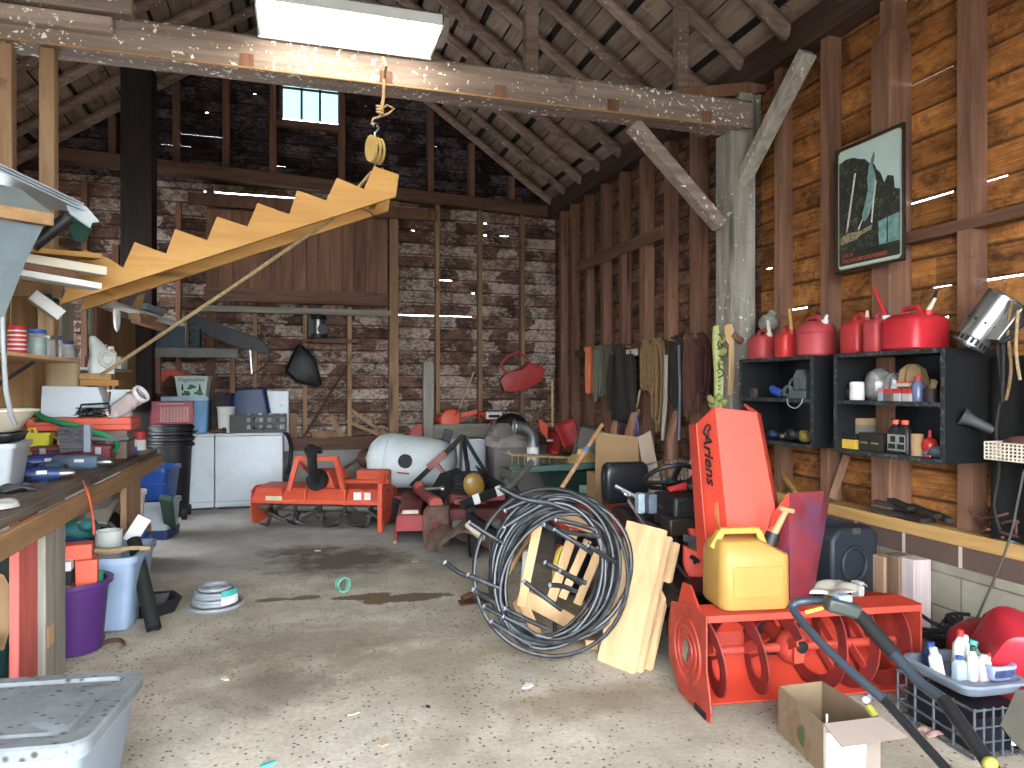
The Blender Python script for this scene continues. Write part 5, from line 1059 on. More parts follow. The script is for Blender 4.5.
# covered grill
gx, gy = px(508, 510, z=0).x, 7.9
gx = px(511, 480, Y=gy).x
t = T('covered_grill', 'barbecue grill under a crumpled grey brown cover', 'grill', (gx, gy, 0))
CV = mat('grill_cover_cloth', (118, 110, 108), .9, var=.25, sc=4)
def cov(z, w, d, a, n=40, ph=0): return [p + Vector((a*math.sin(5*i/n*2*PI+ph), a*math.sin(7*i/n*2*PI+2*ph), 0)) for i, p in enumerate(rr(w, d, .08, z, 9))]
MB().skin([cov(.1, .48, .44, .012), cov(.4, .47, .44, .008, ph=1), cov(.7, .46, .44, .006, ph=1.3), cov(.9, .48, .46, .01, ph=2), cov(.93, .5, .48, .02, ph=3), cov(1.0, .44, .42, .02, ph=2), cov(1.08, .34, .34, .012, ph=3)]).build('cover', CV, t)
MB().skin([cov(.82, .5, .48, .03, ph=2), cov(.9, .48, .46, .025, ph=2.5), cov(1.02, .42, .4, .03, ph=1), cov(1.1, .2, .2, .01, ph=1)], False).build('cover_fold', mat('cover_cloth_pale', (146, 134, 126), .95, var=.25, sc=5), t)
MB().skin([circ(.19, 1.02, 28), circ(.2, 1.04, 28), circ(.17, 1.12, 28), circ(.1, 1.17, 28), circ(.02, 1.19, 28)]).build('lid_dome', K['blackmet'], t)
for s in (-1, 1): MB().cyl((s*.18, -.15, 0), (s*.18, -.15, .15), .025, seg=10).cyl((s*.18, .15, 0), (s*.18, .15, .15), .025, seg=10).build('leg', K['blackmet'], t)
# duct elbow on white pipe
dx_ = px(533, 500, Y=7.2); zt_ = px(533, 447, Y=7.2).z
t = T('stove_pipe', 'galvanised elbow duct sitting on a white plastic pipe', 'duct', (dx_.x, 7.2, 0))
MB().pipe((0, 0, 0), (0, 0, zt_), .065, .058, 20).build('white_pipe', K['white'], t)
ep = [Vector((0, 0, zt_-.05)), Vector((0, 0, zt_+.06))] + [Vector((-.16+.16*math.cos(R(a_)), 0, zt_+.06+.15*math.sin(R(a_)))) for a_ in (18, 36, 54, 72, 90)] + [Vector((-.2, 0, zt_+.215))]
MB().tube(ep, [.062, .062, .066, .062, .066, .062, .066, .066], 18).torus((-.2, 0, zt_+.215), .07, .008, (0, PI/2, 0), 20, 6).build('elbow', K['galv'], t)
# red scoops, chair, lath near the corner
t = T('snow_scoop', 'red plastic snow scoop leaning in the rear right corner, left one', 'scoop', px(554, 442, Y=8.9)); 
MB().at((0, 0, 0), (0, .3, .2)).grid(lambda a, b: Vector(((a-.5)*.22, .12*math.cos((a-.5)*2.4)-.1+.1*b, (b-.5)*.32)), 8, 6).build('blade', K['red'], t, solid=.012); MB().tube([(0, .05, .2), (.05, .2, .8)], .016, 8).build('handle', M['pineZ'], t)
t = T('snow_scoop', 'red plastic snow scoop beside the grey chair back', 'scoop', px(569, 434, Y=8.3)); MB().at((0, 0, 0), (0, -.35, -.3)).grid(lambda a, b: Vector(((a-.5)*.24, .12*math.cos((a-.5)*2.4)-.1+.12*b, (b-.5)*.32)), 8, 6).build('blade', mat('bright_red_plastic', (176, 40, 38), .5), t, solid=.012); MB().tube([(0, .05, -.3), (.0, .1, -.9)], .016, 8).build('handle', M['pineZ'], t)
t = T('garden_shovel', 'orange hand scoop with white tip beside the elbow duct', 'scoop', px(542, 428, Y=8.6)); MB().plate([(-.05, 0, .12), (.06, 0, .05), (.07, 0, -.14), (-.02, 0, -.05)], .04).build('blade', K['orangep'], t); MB().ell((.1, -.02, -.16), .05, .04, .02).build('tip', K['white'], t)
one(MB().bar(px(531, 424, Y=9.3), px(553, 394, Y=YB-.03), .035, .035), 'wooden_pole', M['studpale'], 'thin wooden pole leaning on the wall above the elbow duct', 'pole')
t = T('folding_chair', 'grey padded chair back standing near the rear right corner', 'chair', px(583, 470, Y=7.9), rot=(R(-12), R(18), R(-10)))
MB().skin([rr(.34, .06, .025, -.1), rr(.36, .07, .03, .1), rr(.34, .06, .025, .46), rr(.3, .05, .02, .49)]).build('backrest', mat('grey_vinyl', (104, 98, 92), .5), t); MB().tube([(-.17, -.02, -.6), (-.17, -.02, .48), (-.14, -.02, .51), (.14, -.02, .51), (.17, -.02, .48), (.17, -.02, -.6)], .014, 8).build('chair_frame', K['steel'], t)
# wheelbarrow and rack behind the coil
t = T('wheelbarrow', 'dark green wheelbarrow with teal frame behind the pipe coil', 'wheelbarrow', (px(578, 480, Y=6.4).x, 6.4, 0), rz=R(-8))
DG = mat('wheelbarrow_green', (30, 54, 46), .45, var=.2)
MB().skin([rr(.5, .46, .1, .42, 6), rr(.66, .6, .16, .7, 6), rr(.7, .64, .18, .72, 6), rr(.66, .6, .16, .73, 6), rr(.5, .44, .1, .45, 6)]).build('tray', DG, t)
TE = mat('teal_paint', (40, 84, 78), .5, var=.2)
MB().bar((-.62, -.42, .76), (.3, -.44, .8), .04, .055).build('handle', TE, t, bev=.004); MB().bar((-.62, .3, .7), (.5, .3, .6), .04, .05).build('handle', TE, t, bev=.004)
MB().bar((-.1, -.44, .58), (.6, -.46, .56), .03, .07).build('side_rail', mat('pale_teal', (120, 152, 140), .6), t)
for x in (-.25, .1): MB().tube([(x, -.3, .5), (x-.03, -.3, .02), (x+.06, -.3, .02)], .016, 8).build('leg', TE, t)
mb = MB()
for k in range(6): mb.tube([(.12+k*.09, -.45+.02*k, .78), (.14+k*.07, -.3, .6), (.15+k*.05, -.25, .46)], .008, 6)
mb.build('rib', DG, t); MB().torus((.62, 0, .18), .14, .05, (PI/2, 0, 0), 24, 8).build('wheel', K['rubber'], t)
t = T('wire_basket', 'rusty wire basket behind the wheelbarrow handle', 'basket', px(540, 458, Y=7.0)); mb = MB()
for k in range(12): x = -.36+k*.065; mb.tube([(x, -.2, .06-.006*k), (x, -.2, -.1)], .005, 5).tube([(x, -.2, .06-.006*k), (x, .2, .06-.006*k)], .005, 5)
mb.tube([(-.4, -.2, .1), (-.36, -.2, .06), (.4, -.2, 0)], .012, 6).tube([(-.36, -.2, -.1), (.36, -.2, -.1)], .008, 6); mb.build('wire', K['rope'], t); MB().box(-.38, -.18, -.6, .36, .2, -.1).build('bin', mat('grey_brown_bin', (104, 98, 92), .8), t)
t = T('brass_burner', 'brass coloured round burner plate left of the cardboard box', 'burner', px(585, 458, Y=6.35)); MB().lathe([(.15, -.05), (.16, 0), (.13, .03), (.08, .035), (.07, .09), (.03, .1)], 24).build('plate', K['brass'], t); MB().lathe([(.14, -.1), (.15, -.05)], 24).build('base_ring', K['blackmet'], t)
# broom handle with blue tape
a, b_ = px(556, 497, d=4.9), px(602, 425, d=5.5); t = T('broom_stick', 'wooden broom handle with blue tape leaning behind the pipe coil', 'handle', (0, 0, 0))
q = (b_-a).normalized(); MB().tube([a-q*.9, b_], .016, 10).build('stick', M['benchrail'], t); f = a+(b_-a)*.63; MB().cyl(f-q*.025, f+q*.025, .0195, seg=12).build('blue_tape', mat('blue_tape', (70, 140, 200), .6), t)
# cardboard carton
bx_ = px(620, 480, Y=6.0); t = T('cardboard_carton', 'opened cardboard carton standing behind the black tractor seat', 'carton', (px(618, 480, Y=5.7).x, 5.7, 0))
p0, p1, p2, p3 = (px(u, v, Y=5.65)-t.location for u, v in ((596, 432), (638, 437), (653, 431), (668, 500)))
MB().plate([(p0.x, -.05, p0.z), (p1.x, -.05, p1.z), (p1.x+.02, -.05, .3), (p0.x-.02, -.05, .3)], .006).build('front_panel', K['card'], t)
MB().plate([(p1.x, -.05, p1.z), (p2.x, .0, p2.z), (p3.x, .0, .45), (p1.x+.1, -.05, .45)], .006).build('white_flap', K['cardpale'], t)
MB().box(p0.x+.02, -.03, .0, p1.x+.15, .2, .75).build('carton_body', K['card'], t)
# ---------------------------------------------------------------- red mower and implements
fl, fr = px(397, 544, z=0), px(486, 556, z=0)
ml = px(383, 515, z=.0)
t = T('finish_mower', 'dirty dark red rotary mower deck with hitch right of the tiller', 'mower', (fl.x, fl.y, 0), rz=R(-10))
RD = mat('mower_red', (128, 44, 46), .5, var=.2, dirt=(104, 78, 62), da=.5, ds=6); RB = mat('mower_red_bright', (170, 40, 48), .45, dirt=(112, 70, 60), da=.3)
MB().skin([[Vector(p) for p in ((0, 0, .13), (.02, 0, .3), (.22, .05, .31), (.24, .05, .13))], [Vector(p) for p in ((0, 1.25, .13), (.02, 1.25, .32), (.3, 1.25, .33), (.32, 1.25, .13))]], sm=False).build('deck', RD, t, bev=.01)
MB().box(-.012, .0, .02, .0, 1.25, .22).box(0, -.012, .12, .25, 0, .27).build('side_skirt', RB, t, bev=.003)
MB().bar((-.02, -.02, .02), (-.03, 1.0, .02), .03, .03).build('skid', K['rope'], t)
MB().box(.05, -.002, .285, .2, .05, .315).build('label', mat('decal_cream', (222, 214, 180)), t)
MB().box(.3, .15, .14, 1.1, 1.1, .3).build('deck_centre', RD, t, bev=.02)
MB().cyl((.52, -.08, .17), (.98, -.08, .17), .062, seg=18).build('roller', mat('grey_roller', (128, 124, 114), .7), t)
MB().bar((.25, .02, .07), (1.2, .02, .07), .05, .05).build('front_bar', RB, t)
mb = MB(); mb.skin([rr(.24, .26, .03, 0, cx=.37, cy=-.05), rr(.26, .28, .05, .14, cx=.37, cy=-.05), rr(.24, .24, .05, .3, cx=.37), rr(.2, .2, .04, .36, cx=.4)]); mb.build('wheel_bracket', mat('mud_caked', (112, 84, 72), .95, var=.35, sc=14, bump=.6), t)
for (x, y, z, r_) in ((.35, -.2, .12, .06), (.45, -.2, .1, .05), (.37, -.2, .2, .045), (.85, -.14, .06, .06), (.93, -.12, .08, .05)): MB().ell((x, y, z), r_, r_*.7, r_, 9, 6).build('mud_clod', mat('red_clod', (128, 66, 56), .9, var=.4, sc=20), t)
MB().tube([(.17, 1.0, .38), (.22, .7, .4), (.36, .1, .38)], [.05, .06, .06], 10).build('drive_tube', RD, t)
MB().ell((.2, .72, .44), .06, .06, .06, 10, 6).build('joint', mat('coral_paint', (186, 82, 74), .5), t); MB().cyl((.36, .1, .38), (.37, .0, .37), .065, seg=12).build('joint', mat('coral_paint', (186, 82, 74), .5), t)
MB().box(.5, .35, .3, .95, .75, .42).build('belt_cover', RD, t, bev=.03); MB().bar((.55, .2, .36), (1.05, .2, .4), .05, .05).build('front_strut', RB, t)
MB().ell((.82, .12, .38), .05, .04, .035).build('orange_cap', K['orangep'], t)
MB().tube([(.72, .4, .42), (.72, .4, .62)], [.16, .15], 18).build('shield_cone', K['black'], t)
mb = MB()
for k in range(6): mb.torus((.72, .4, .43+k*.035), .16, .014, (0, 0, 0), 22, 6)
mb.build('shield_rib', K['rubber'], t)
ap = Vector((.66, .62, .98))
for p in ((.08, .85, .42), (.66, .62, .45)): pass
MB().bar(Vector((.12, .8, .44)), ap, .04, .05).build('hitch_arm', K['blackmet'], t, bev=.004); MB().bar(ap, (.72, .55, .5), .03, .04).bar(ap, (.95, .5, .5), .03, .035).bar(ap+Vector((-.02, 0, -.02)), (.62, .5, .5), .03, .03).build('hitch_link', K['blackmet'], t, bev=.003)
MB().bar((.3, .73, .64), (.48, .68, .8), .06, .07).build('worn_sleeve', mat('coral_worn', (150, 92, 86), .6), t)
MB().bar((.36, .7, .7), (.62, .6, .42), .035, .04).build('cross_link', mat('coral_worn', (150, 92, 86)), t)
MB().plate([(.36, .3, .3), (.58, .45, .66), (.66, .5, .6), (.44, .3, .34)], .03).plate([(.78, .5, .68), (1.2, .3, .4), (1.16, .3, .3), (.9, .45, .45)], .03).plate([(.32, .45, .44), (.42, .5, .6), (.6, .48, .66), (.44, .3, .3)], .02).build('hitch_plate', K['blackmet'], t)
MB().cyl((.26, .33, .47), (.44, .33, .48), .014, seg=8).cyl((.42, .33, .47), (.45, .33, .47), .03, seg=10).build('hitch_pin', K['steel'], t)
MB().tube([(.7, .56, .72), (.71, .55, .6), (.71, .54, .52)], .022, 8).build('spring', K['blackmet'], t)
one(MB().ell((0, 0, 0), .1, .04, .12, 18, 10, (0, R(-20), 0)), 'amber_lens', mat('amber_plastic', (150, 112, 34), .35), 'round amber plastic lens by the white freezer', 'lens', px(474, 485, d=6.7))
q_ = px(464, 536, d=6.5); rag('dirt_tarp', 'muddy brown tarp heaped on the mower beside the coil', (q_.x, q_.y, q_.z-.1), .62, .5, .22, mat('muddy_tarp', (104, 80, 66), .95, var=.45, sc=12, bump=.5), 6, 'tarp')
# black frame with tube ends
t = T('implement_frame', 'black tubular implement frame with white stickers behind the pipe coil', 'implement frame', (0, 0, 0))
a, b_ = px(462, 505, d=6.4), px(515, 485, d=6.1); MB().bar(a, b_, .07, .08).build('main_bar', K['blackmet'], t, bev=.006)
q = (b_-a).normalized(); f = a+(b_-a)*.33; MB().bar(f-q*.035, f+q*.035, .074, .086).build('sticker', K['paper'], t); f = a+(b_-a)*.75; MB().bar(f-q*.03, f+q*.03, .074, .086).build('sticker', K['paper'], t)
for k, (p, q_, lab) in enumerate((((503, 478), (524, 500), 0), ((502, 488), (518, 500), 0), ((508, 490), (532, 462), 0), ((515, 505), (545, 512), 0))): MB().pipe(px(p[0], p[1], d=5.7), px(q_[0], q_[1], d=5.9), .028, .022, 12).build('tube_arm', K['galv'] if k < 3 else K['blackmet'], t)
MB().bar(px(470, 515, d=6.3), px(505, 540, d=6.0), .05, .05).bar(px(515, 490, d=6.1), px(520, 560, d=6.1), .07, .07).bar(px(470, 505, d=6.4), px(474, 558, d=6.3), .07, .07).build('leg', K['blackmet'], t)
one(MB().pipe(px(468, 525, d=5.4), px(482, 538, d=5.2), .025, .02, 12), 'pale_hose', K['cream'], 'short pale hose end poking out left of the pipe coil', 'hose')
# ---------------------------------------------------------------- rope rail on the rear right wall
RX = XR-.02
ra, rb = px(583, 345, X=RX), px(708, 346, X=RX)
rz_ = (ra.z+rb.z)/2-.02
t = T('rope_rail', 'wooden rail with pegs holding rope hanks on the right wall', 'rail', (RX-.02, (ra.y+rb.y)/2, rz_))
hl = (ra.y-rb.y)/2+.2; MB().box(-.02, -hl, -.04, .018, hl, .04).build('rail_board', M['railY'], t, bev=.003)
def peg(y): MB().cyl((-.02, y-t.location.y, 0), (-.15, y-t.location.y, .02), .012, seg=8).build('peg', M['stud'], t)
def hank(u, n, L, r, m_, label, spread=.06, seed=1, cat='rope', nm='rope_hank', lo=.7):
    rg = random.Random(seed); p = px(u, 345, X=RX-.08); peg(p.y); mb = MB()
    for k in range(n):
        dy, dx = rg.uniform(-spread, spread), rg.uniform(-.06, .03); l = L*rg.uniform(lo, 1); w_ = rg.uniform(.02, .055)
        pts = [Vector((dx-.02, dy*.4, .02)), Vector((dx, dy-w_, -.08)), Vector((dx+rg.uniform(-.02, .02), dy-w_*1.1+rg.uniform(-.02, .02), -l*.5)), Vector((dx, dy-w_*.8, -l*.92)), Vector((dx, dy, -l)), Vector((dx, dy+w_*.8, -l*.92)), Vector((dx+rg.uniform(-.02, .02), dy+w_*1.1+rg.uniform(-.02, .02), -l*.5)), Vector((dx, dy+w_, -.08))]
        mb.tube(smooth(pts+[pts[0]], 3)[:-1], r, 6, True)
    mb.torus((0, 0, -.0), .03, r*1.2, (0, PI/2, 0), 12, 6)
    return one(mb, nm, m_, label, cat, (p.x, p.y, rz_+.02), group='hanks on the rope rail')
K['orope'] = mat('orange_rope', (224, 124, 74), .9, var=.25, sc=60); K['grope'] = mat('grey_green_rope', (112, 116, 96), .95, var=.3, sc=60)
K['brope'] = mat('brown_rope', (136, 104, 68), .95, var=.35, sc=50); K['rrope'] = mat('red_brown_rope', (104, 64, 54), .95, var=.3, sc=50); K['dkrope'] = mat('dark_cord', (52, 44, 40), .9, var=.3)
hank(590, 9, .58, .016, K['orope'], 'bright orange rope hank hanging at the rail end', .07, 1)
hank(600, 9, .66, .016, K['grope'], 'grey green rope hank next to the bright orange one', .09, 2)
hank(610, 7, .6, .015, mat('olive_rope', (96, 92, 74), .95, var=.3, sc=60), 'olive rope hank between grey green hank and dark jacket', .08, 3)
hank(651, 12, .56, .017, K['brope'], 'thick tan brown rope hank in the middle of the rail', .1, 4)
hank(659, 5, .95, .016, K['brope'], 'long brown rope loop hanging lowest beside the thick tan hank', .05, 5, lo=.85)
hank(676, 6, .8, .012, K['dkrope'], 'thin dark cord hank between brown rope and red brown hank', .1, 6)
hank(692, 9, .75, .014, K['rrope'], 'red brown rope hank left of the grey post', .1, 7)
hank(702, 7, .62, .013, mat('maroon_cord', (84, 46, 42), .9, var=.3), 'maroon cord hank nearest the grey post', .07, 8)
p = px(626, 360, X=RX-.1); peg(p.y)
t2 = T('jacket', 'dark work jacket hanging from the rope rail', 'jacket', (p.x, p.y, rz_))
MB().grid(lambda a, b: Vector((-.05-.05*math.sin(PI*a)-.015*math.sin(13*a+3*b), (a-.5)*(.16+.34*min(1, b*1.6)), .02-.85*b)), 20, 14).build('jacket_body', mat('dark_cloth', (48, 40, 38), .95, var=.3), t2, solid=.02)
for s in (-1, 1): MB().tube([(-.05, s*.2, -.1), (-.06, s*.27, -.4), (-.05, s*.28, -.72)], [.06, .055, .045], 8).build('sleeve', mat('dark_cloth', (48, 40, 38)), t2)
t2 = T('spirit_level', 'white and black level bar lying along the rope rail', 'level', px(627, 353, X=RX-.12)); MB().cbox((0, 0, 0), (.03, .5, .07)).build('level_body', mat('level_cream', (214, 206, 178), .6), t2, bev=.004)
for y in (-.12, 0.02, .12): MB().cbox((0, y, 0), (.034, .03, .05)).build('vial_window', K['ink'], t2)
for (u0, v0, u1, v1, r_, mm, lab) in ((622, 405, 618, 445, .012, mat('blue_cord', (60, 62, 120), .7), 'short blue cord hanging below the dark jacket'), (640, 390, 635, 412, .012, K['rope'], 'pale cord hanging under the thick tan hank'), (636, 415, 638, 440, .016, mat('violet_tube', (92, 84, 150), .6), 'violet tube leaning behind the cardboard carton'), (679, 345, 679, 440, .014, mat('steel_blue_rod', (110, 116, 128), .5, .5), 'long steel rod hanging among the dark cords'), (666, 355, 663, 440, .022, M['greywoodZ'], 'grey wooden handle hanging behind the dark cords')):
    one(MB().tube([px(u0, v0, X=RX-.12), px((u0+u1)/2+1, (v0+v1)/2, X=RX-.12), px(u1, v1, X=RX-.12)], r_, 7), 'hanging_rod', mm, lab, 'rod')
for u, z0, r_, lab in ((612, .5, .05, 'left of two brown wooden posts standing under the dark jacket'), (628, .5, .06, 'right of two brown wooden posts under the dark jacket'), (668, .5, .05, 'brown plank leaning under the rope rail beside carton')):
    p = px(u, 440, X=RX-.2); one(MB().tube([(p.x, p.y, .0), (p.x+.03, p.y, 1.0), (p.x+.1, p.y, 1.25)], [r_, r_, r_*.8], 8), 'wood_post', M['stud'], lab, 'post')
# lime strap hanger and wooden slat on the grey post
t = T('lime_strap', 'faded lime green webbing strap hanging on the grey post', 'strap', px(722, 330, Y=5.1)); o0 = t.location.copy()
LM = mat('faded_lime', (186, 194, 120), .8, var=.2, sc=30)
def q5(u, v, dy=0): p = px(u, v, Y=5.1)-o0; p.y += dy; return p
MB().skin([[q5(715, 326), q5(719, 325), q5(719, 325, .03), q5(715, 326, .03)], [q5(714, 345), q5(720, 345), q5(720, 345, .03), q5(714, 345, .03)], [q5(716, 372), q5(724, 372), q5(724, 372, .03), q5(716, 372, .03)], [q5(716, 412), q5(722, 410), q5(722, 410, .03), q5(716, 412, .03)]], sm=False).build('webbing', LM, t)
for (u, v, s) in ((722, 340, 1), (723, 352, 1.2), (721, 362, .9), (711, 400, 1.6), (714, 404, 1.4), (718, 398, 1.3), (724, 402, 1.1)): MB().ell(q5(u, v), .03*s, .03, .035*s, 9, 6, (u, v, 0)).build('knot', mat('lime_cord', (150, 158, 84), .9, var=.3), t)
mb = MB()
for k in range(6): mb.torus(q5(720, 338+k*7), .03, .008, (k, 1.2, 0), 12, 5)
mb.build('cord', mat('dark_lime_cord', (96, 92, 50), .9), t)
mb = MB()
for k in range(7): p_ = q5(719, 374+k*4, -.004); mb.bar(p_+Vector((-.012, 0, .005)), p_+Vector((.012, 0, -.004 if k % 2 else .01)), .008, .002, (0, 1, 0))
mb.build('printed_marks', K['ink'], t)
t = T('wooden_batten', 'pale rounded wooden slat hanging beside the lime strap', 'slat', px(727, 330, Y=5.12)); o0 = t.location.copy()
MB().plate([px(u, v, Y=5.12)-o0 for u, v in ((724, 326), (727, 324), (731, 324), (733, 328), (734, 372), (732, 395), (728, 395), (729, 345), (725, 340))], .025).build('slat_board', M['pineZ'], t, bev=.004); MB().bar(px(733, 334, Y=5.1)-o0, px(742, 342, Y=5.1)-o0, .05, .03, (0, 1, 0)).build('cross_peg', M['stud'], t)
# ---------------------------------------------------------------- framed poster
pc = [px(834, 148, X=3.55), px(902, 123, X=3.55), px(902, 263, X=3.55), px(834, 273, X=3.55)]
cy_ = (pc[0].y+pc[1].y)/2; hw = (pc[0].y-pc[1].y)/2; zc_ = (pc[0].z+pc[3].z+pc[1].z+pc[2].z)/4; hh = (pc[0].z-pc[3].z)/2*.985
t = T('framed_poster', 'framed waterfall and climber poster hung on the broad stud', 'poster', (3.57, cy_, zc_)); t.rotation_euler = (PI/2, 0, -PI/2)
# local: x right as seen, y up, z toward the viewer
fw_ = .011
MB().box(-hw, -hh, -.012, -hw+fw_, hh, .012).box(hw-fw_, -hh, -.012, hw, hh, .012).box(-hw, hh-fw_, -.012, hw, hh, .012).box(-hw, -hh, -.012, hw, -hh+fw_, .012).build('frame', mat('dark_frame', (40, 36, 32), .5), t, bev=.002)
def flat(poly, z, m_, nm): 
    s = MB(); s.prism(poly, z, z+.0008); return s.build(nm, m_, t)
IX, IY = hw-fw_, hh-fw_
flat([(-IX, -IY), (IX, -IY), (IX, IY), (-IX, IY)], 0, mat('poster_dark', (44, 48, 38), .35, var=.25, sc=10), 'backing')
def rnd(w_, h_, r_): return [(p.x, p.y) for p in rr(w_, h_, r_, 0, 5)]
flat(rnd(2*IX-.02, 2*IY-.02, .03), .001, mat('poster_cream', (206, 190, 148), .35), 'border')
def poster_sky():
    n = NT('poster_sky'); v = n.coord(); s = n.nd('ShaderNodeSeparateXYZ'); n.l(v, s.inputs[0]); out = n.ramp(n.noise(v, 2.5, 4), [(.3, (140, 164, 164)), (.7, (170, 182, 172))]); n.l(out, n.b.inputs['Base Color']); n.b.inputs['Roughness'].default_value = .35; return n.mat
flat(rnd(2*IX-.034, 2*IY-.034, .025), .002, poster_sky(), 'sky')
def rock():
    n = NT('poster_rock'); v = n.coord(); f = n.noise(v, 26, 8, .8, .8); out = n.ramp(f, [(.4, (20, 22, 19)), (.54, (40, 44, 36)), (.62, (86, 86, 68)), (.7, (160, 152, 122))]); n.l(out, n.b.inputs['Base Color']); n.b.inputs['Roughness'].default_value = .35; return n.mat
W_, H_ = IX-.02, IY-.02
flat([(-W_, -H_*.96), (W_, -H_*.96), (W_, H_*.06), (W_*.84, H_*.1), (W_*.8, H_*.3), (W_*.62, H_*.34), (W_*.52, H_*.24), (W_*.4, H_*.42), (W_*.28, H_*.5), (W_*.2, H_*.6), (W_*.02, H_*.66), (-W_*.1, H_*.74), (-W_*.3, H_*.78), (-W_*.5, H_*.84), (-W_*.75, H_*.86), (-W_, H_*.82)], .003, rock(), 'cliff')
FALL = mat('poster_fall', (126, 158, 156), .35, var=.4, sc=30); PALE = mat('poster_white', (214, 214, 196), .35, var=.35, sc=40)
flat([(W_*.04, H_*.64), (W_*.14, H_*.62), (W_*.2, H_*.5), (W_*.26, H_*.36), (W_*.2, H_*.12), (W_*.12, -H_*.1), (W_*.02, -H_*.22), (-W_*.12, -H_*.3), (-W_*.2, -H_*.2), (-W_*.1, 0), (W_*.0, H_*.2), (-W_*.02, H_*.4)], .004, FALL, 'waterfall')
flat([(-W_*.46, H_*.56), (-W_*.4, H_*.56), (-W_*.66, -H_*.3), (-W_*.74, -H_*.42), (-W_*.72, -H_*.3)], .004, PALE, 'spray_left'); flat([(W_*.24, H_*.34), (W_*.28, H_*.3), (W_*.22, H_*.05), (W_*.14, -H_*.36), (W_*.1, -H_*.34), (W_*.16, H_*.0)], .005, PALE, 'spray_centre'); flat([(-W_*.2, -H_*.26), (-W_*.16, -H_*.24), (-W_*.3, -H_*.42), (-W_*.34, -H_*.4)], .005, PALE, 'spray_low')
flat([(W_*.1, H_*.7), (W_*.2, H_*.82), (W_*.22, H_*.72), (W_*.18, H_*.62), (W_*.08, H_*.6)], .004, mat('poster_figure', (112, 118, 104), .4), 'figure')
flat([(W_*.34, -H_*.36), (W_*.98, -H_*.3), (W_*.98, -H_*.76), (W_*.36, -H_*.76)], .004, mat('poster_pool', (116, 156, 150), .35, var=.4, sc=24), 'pool'); flat([(W_*.6, -H_*.32), (W_*.64, -H_*.32), (W_*.64, -H_*.76), (W_*.6, -H_*.76)], .005, rock(), 'pool_gap')
flat([(-W_*.95, -H_*.48), (-W_*.7, -H_*.42), (-W_*.3, -H_*.44), (W_*.15, -H_*.38), (W_*.1, -H_*.46), (-W_*.2, -H_*.5), (-W_*.4, -H_*.56), (-W_*.95, -H_*.6)], .004, mat('poster_shore', (150, 136, 100), .4, var=.6, sc=50), 'shore')
RT_ = mat('poster_red_ink', (206, 84, 52), .4)
flat([(-W_*.98, -H_*.76), (W_*.98, -H_*.74), (W_*.98, -H_*.97), (-W_*.98, -H_*.97)], .0045, mat('poster_dark', (44, 48, 38)), 'caption_band')
text_mesh('LIFE IS', .036, 'lettering', RT_, t, (-W_*.88, -H_*.83, .0055), (0, 0, 0), .0004); text_mesh('THREE DAYS AND LONG WEEKENDS', .036, 'lettering', RT_, t, (-W_*.88, -H_*.93, .0055), (0, 0, 0), .0004, .64)
# ---------------------------------------------------------------- black shelving units
DK = mat('black_shelf_paint', (15, 18, 20), .6, var=.3, dirt=(36, 40, 42), da=.2, ds=12); EDGE = mat('worn_shelf_edge', (44, 48, 50), .6, .2, var=.5, sc=30, dirt=(150, 150, 144), da=.3, ds=30)
SX = 3.33; SH = [1.08, 1.40, 1.705]
def unit(y0, y1, label, tilt=0):
    t = T('shelf_unit', label, 'shelf unit', (SX, y0, 1.08), group='black wall shelf units'); L = y1-y0; D = XR-SX-.004; H = .625
    for y in (0, L-.02): MB().box(.0, y, 0, D, y+.02, H).build('side_panel', DK, t, bev=.002); MB().box(-.004, y-.004, 0, .0, y+.024, H).build('front_edge', EDGE, t)
    for z in (0, .31, H-.02): MB().box(.002, .0205, z, D-.015, L-.0205, z+.02).build('shelf', DK, t, bev=.002); MB().box(-.003, .025, z-.004, .002, L-.025, z+.022).build('shelf_edge', EDGE, t)
    MB().box(D-.012, .02, .0, D, L-.02, H).build('back_panel', DK, t)
    return t
u2a, u2b = 3.02, 3.84; u1a, u1b = 4.04, 4.87
unit(u2a, u2b, 'black shelf unit of oil bottles and filters, nearer one'); unit(u1a, u1b, 'black shelf unit behind the snow blower chute, farther one')
s0, s1, s2 = 1.101, 1.411, 1.706
def sp(u, v, X, z): p = px(u, v, X=X); return Vector((X, p.y, z))
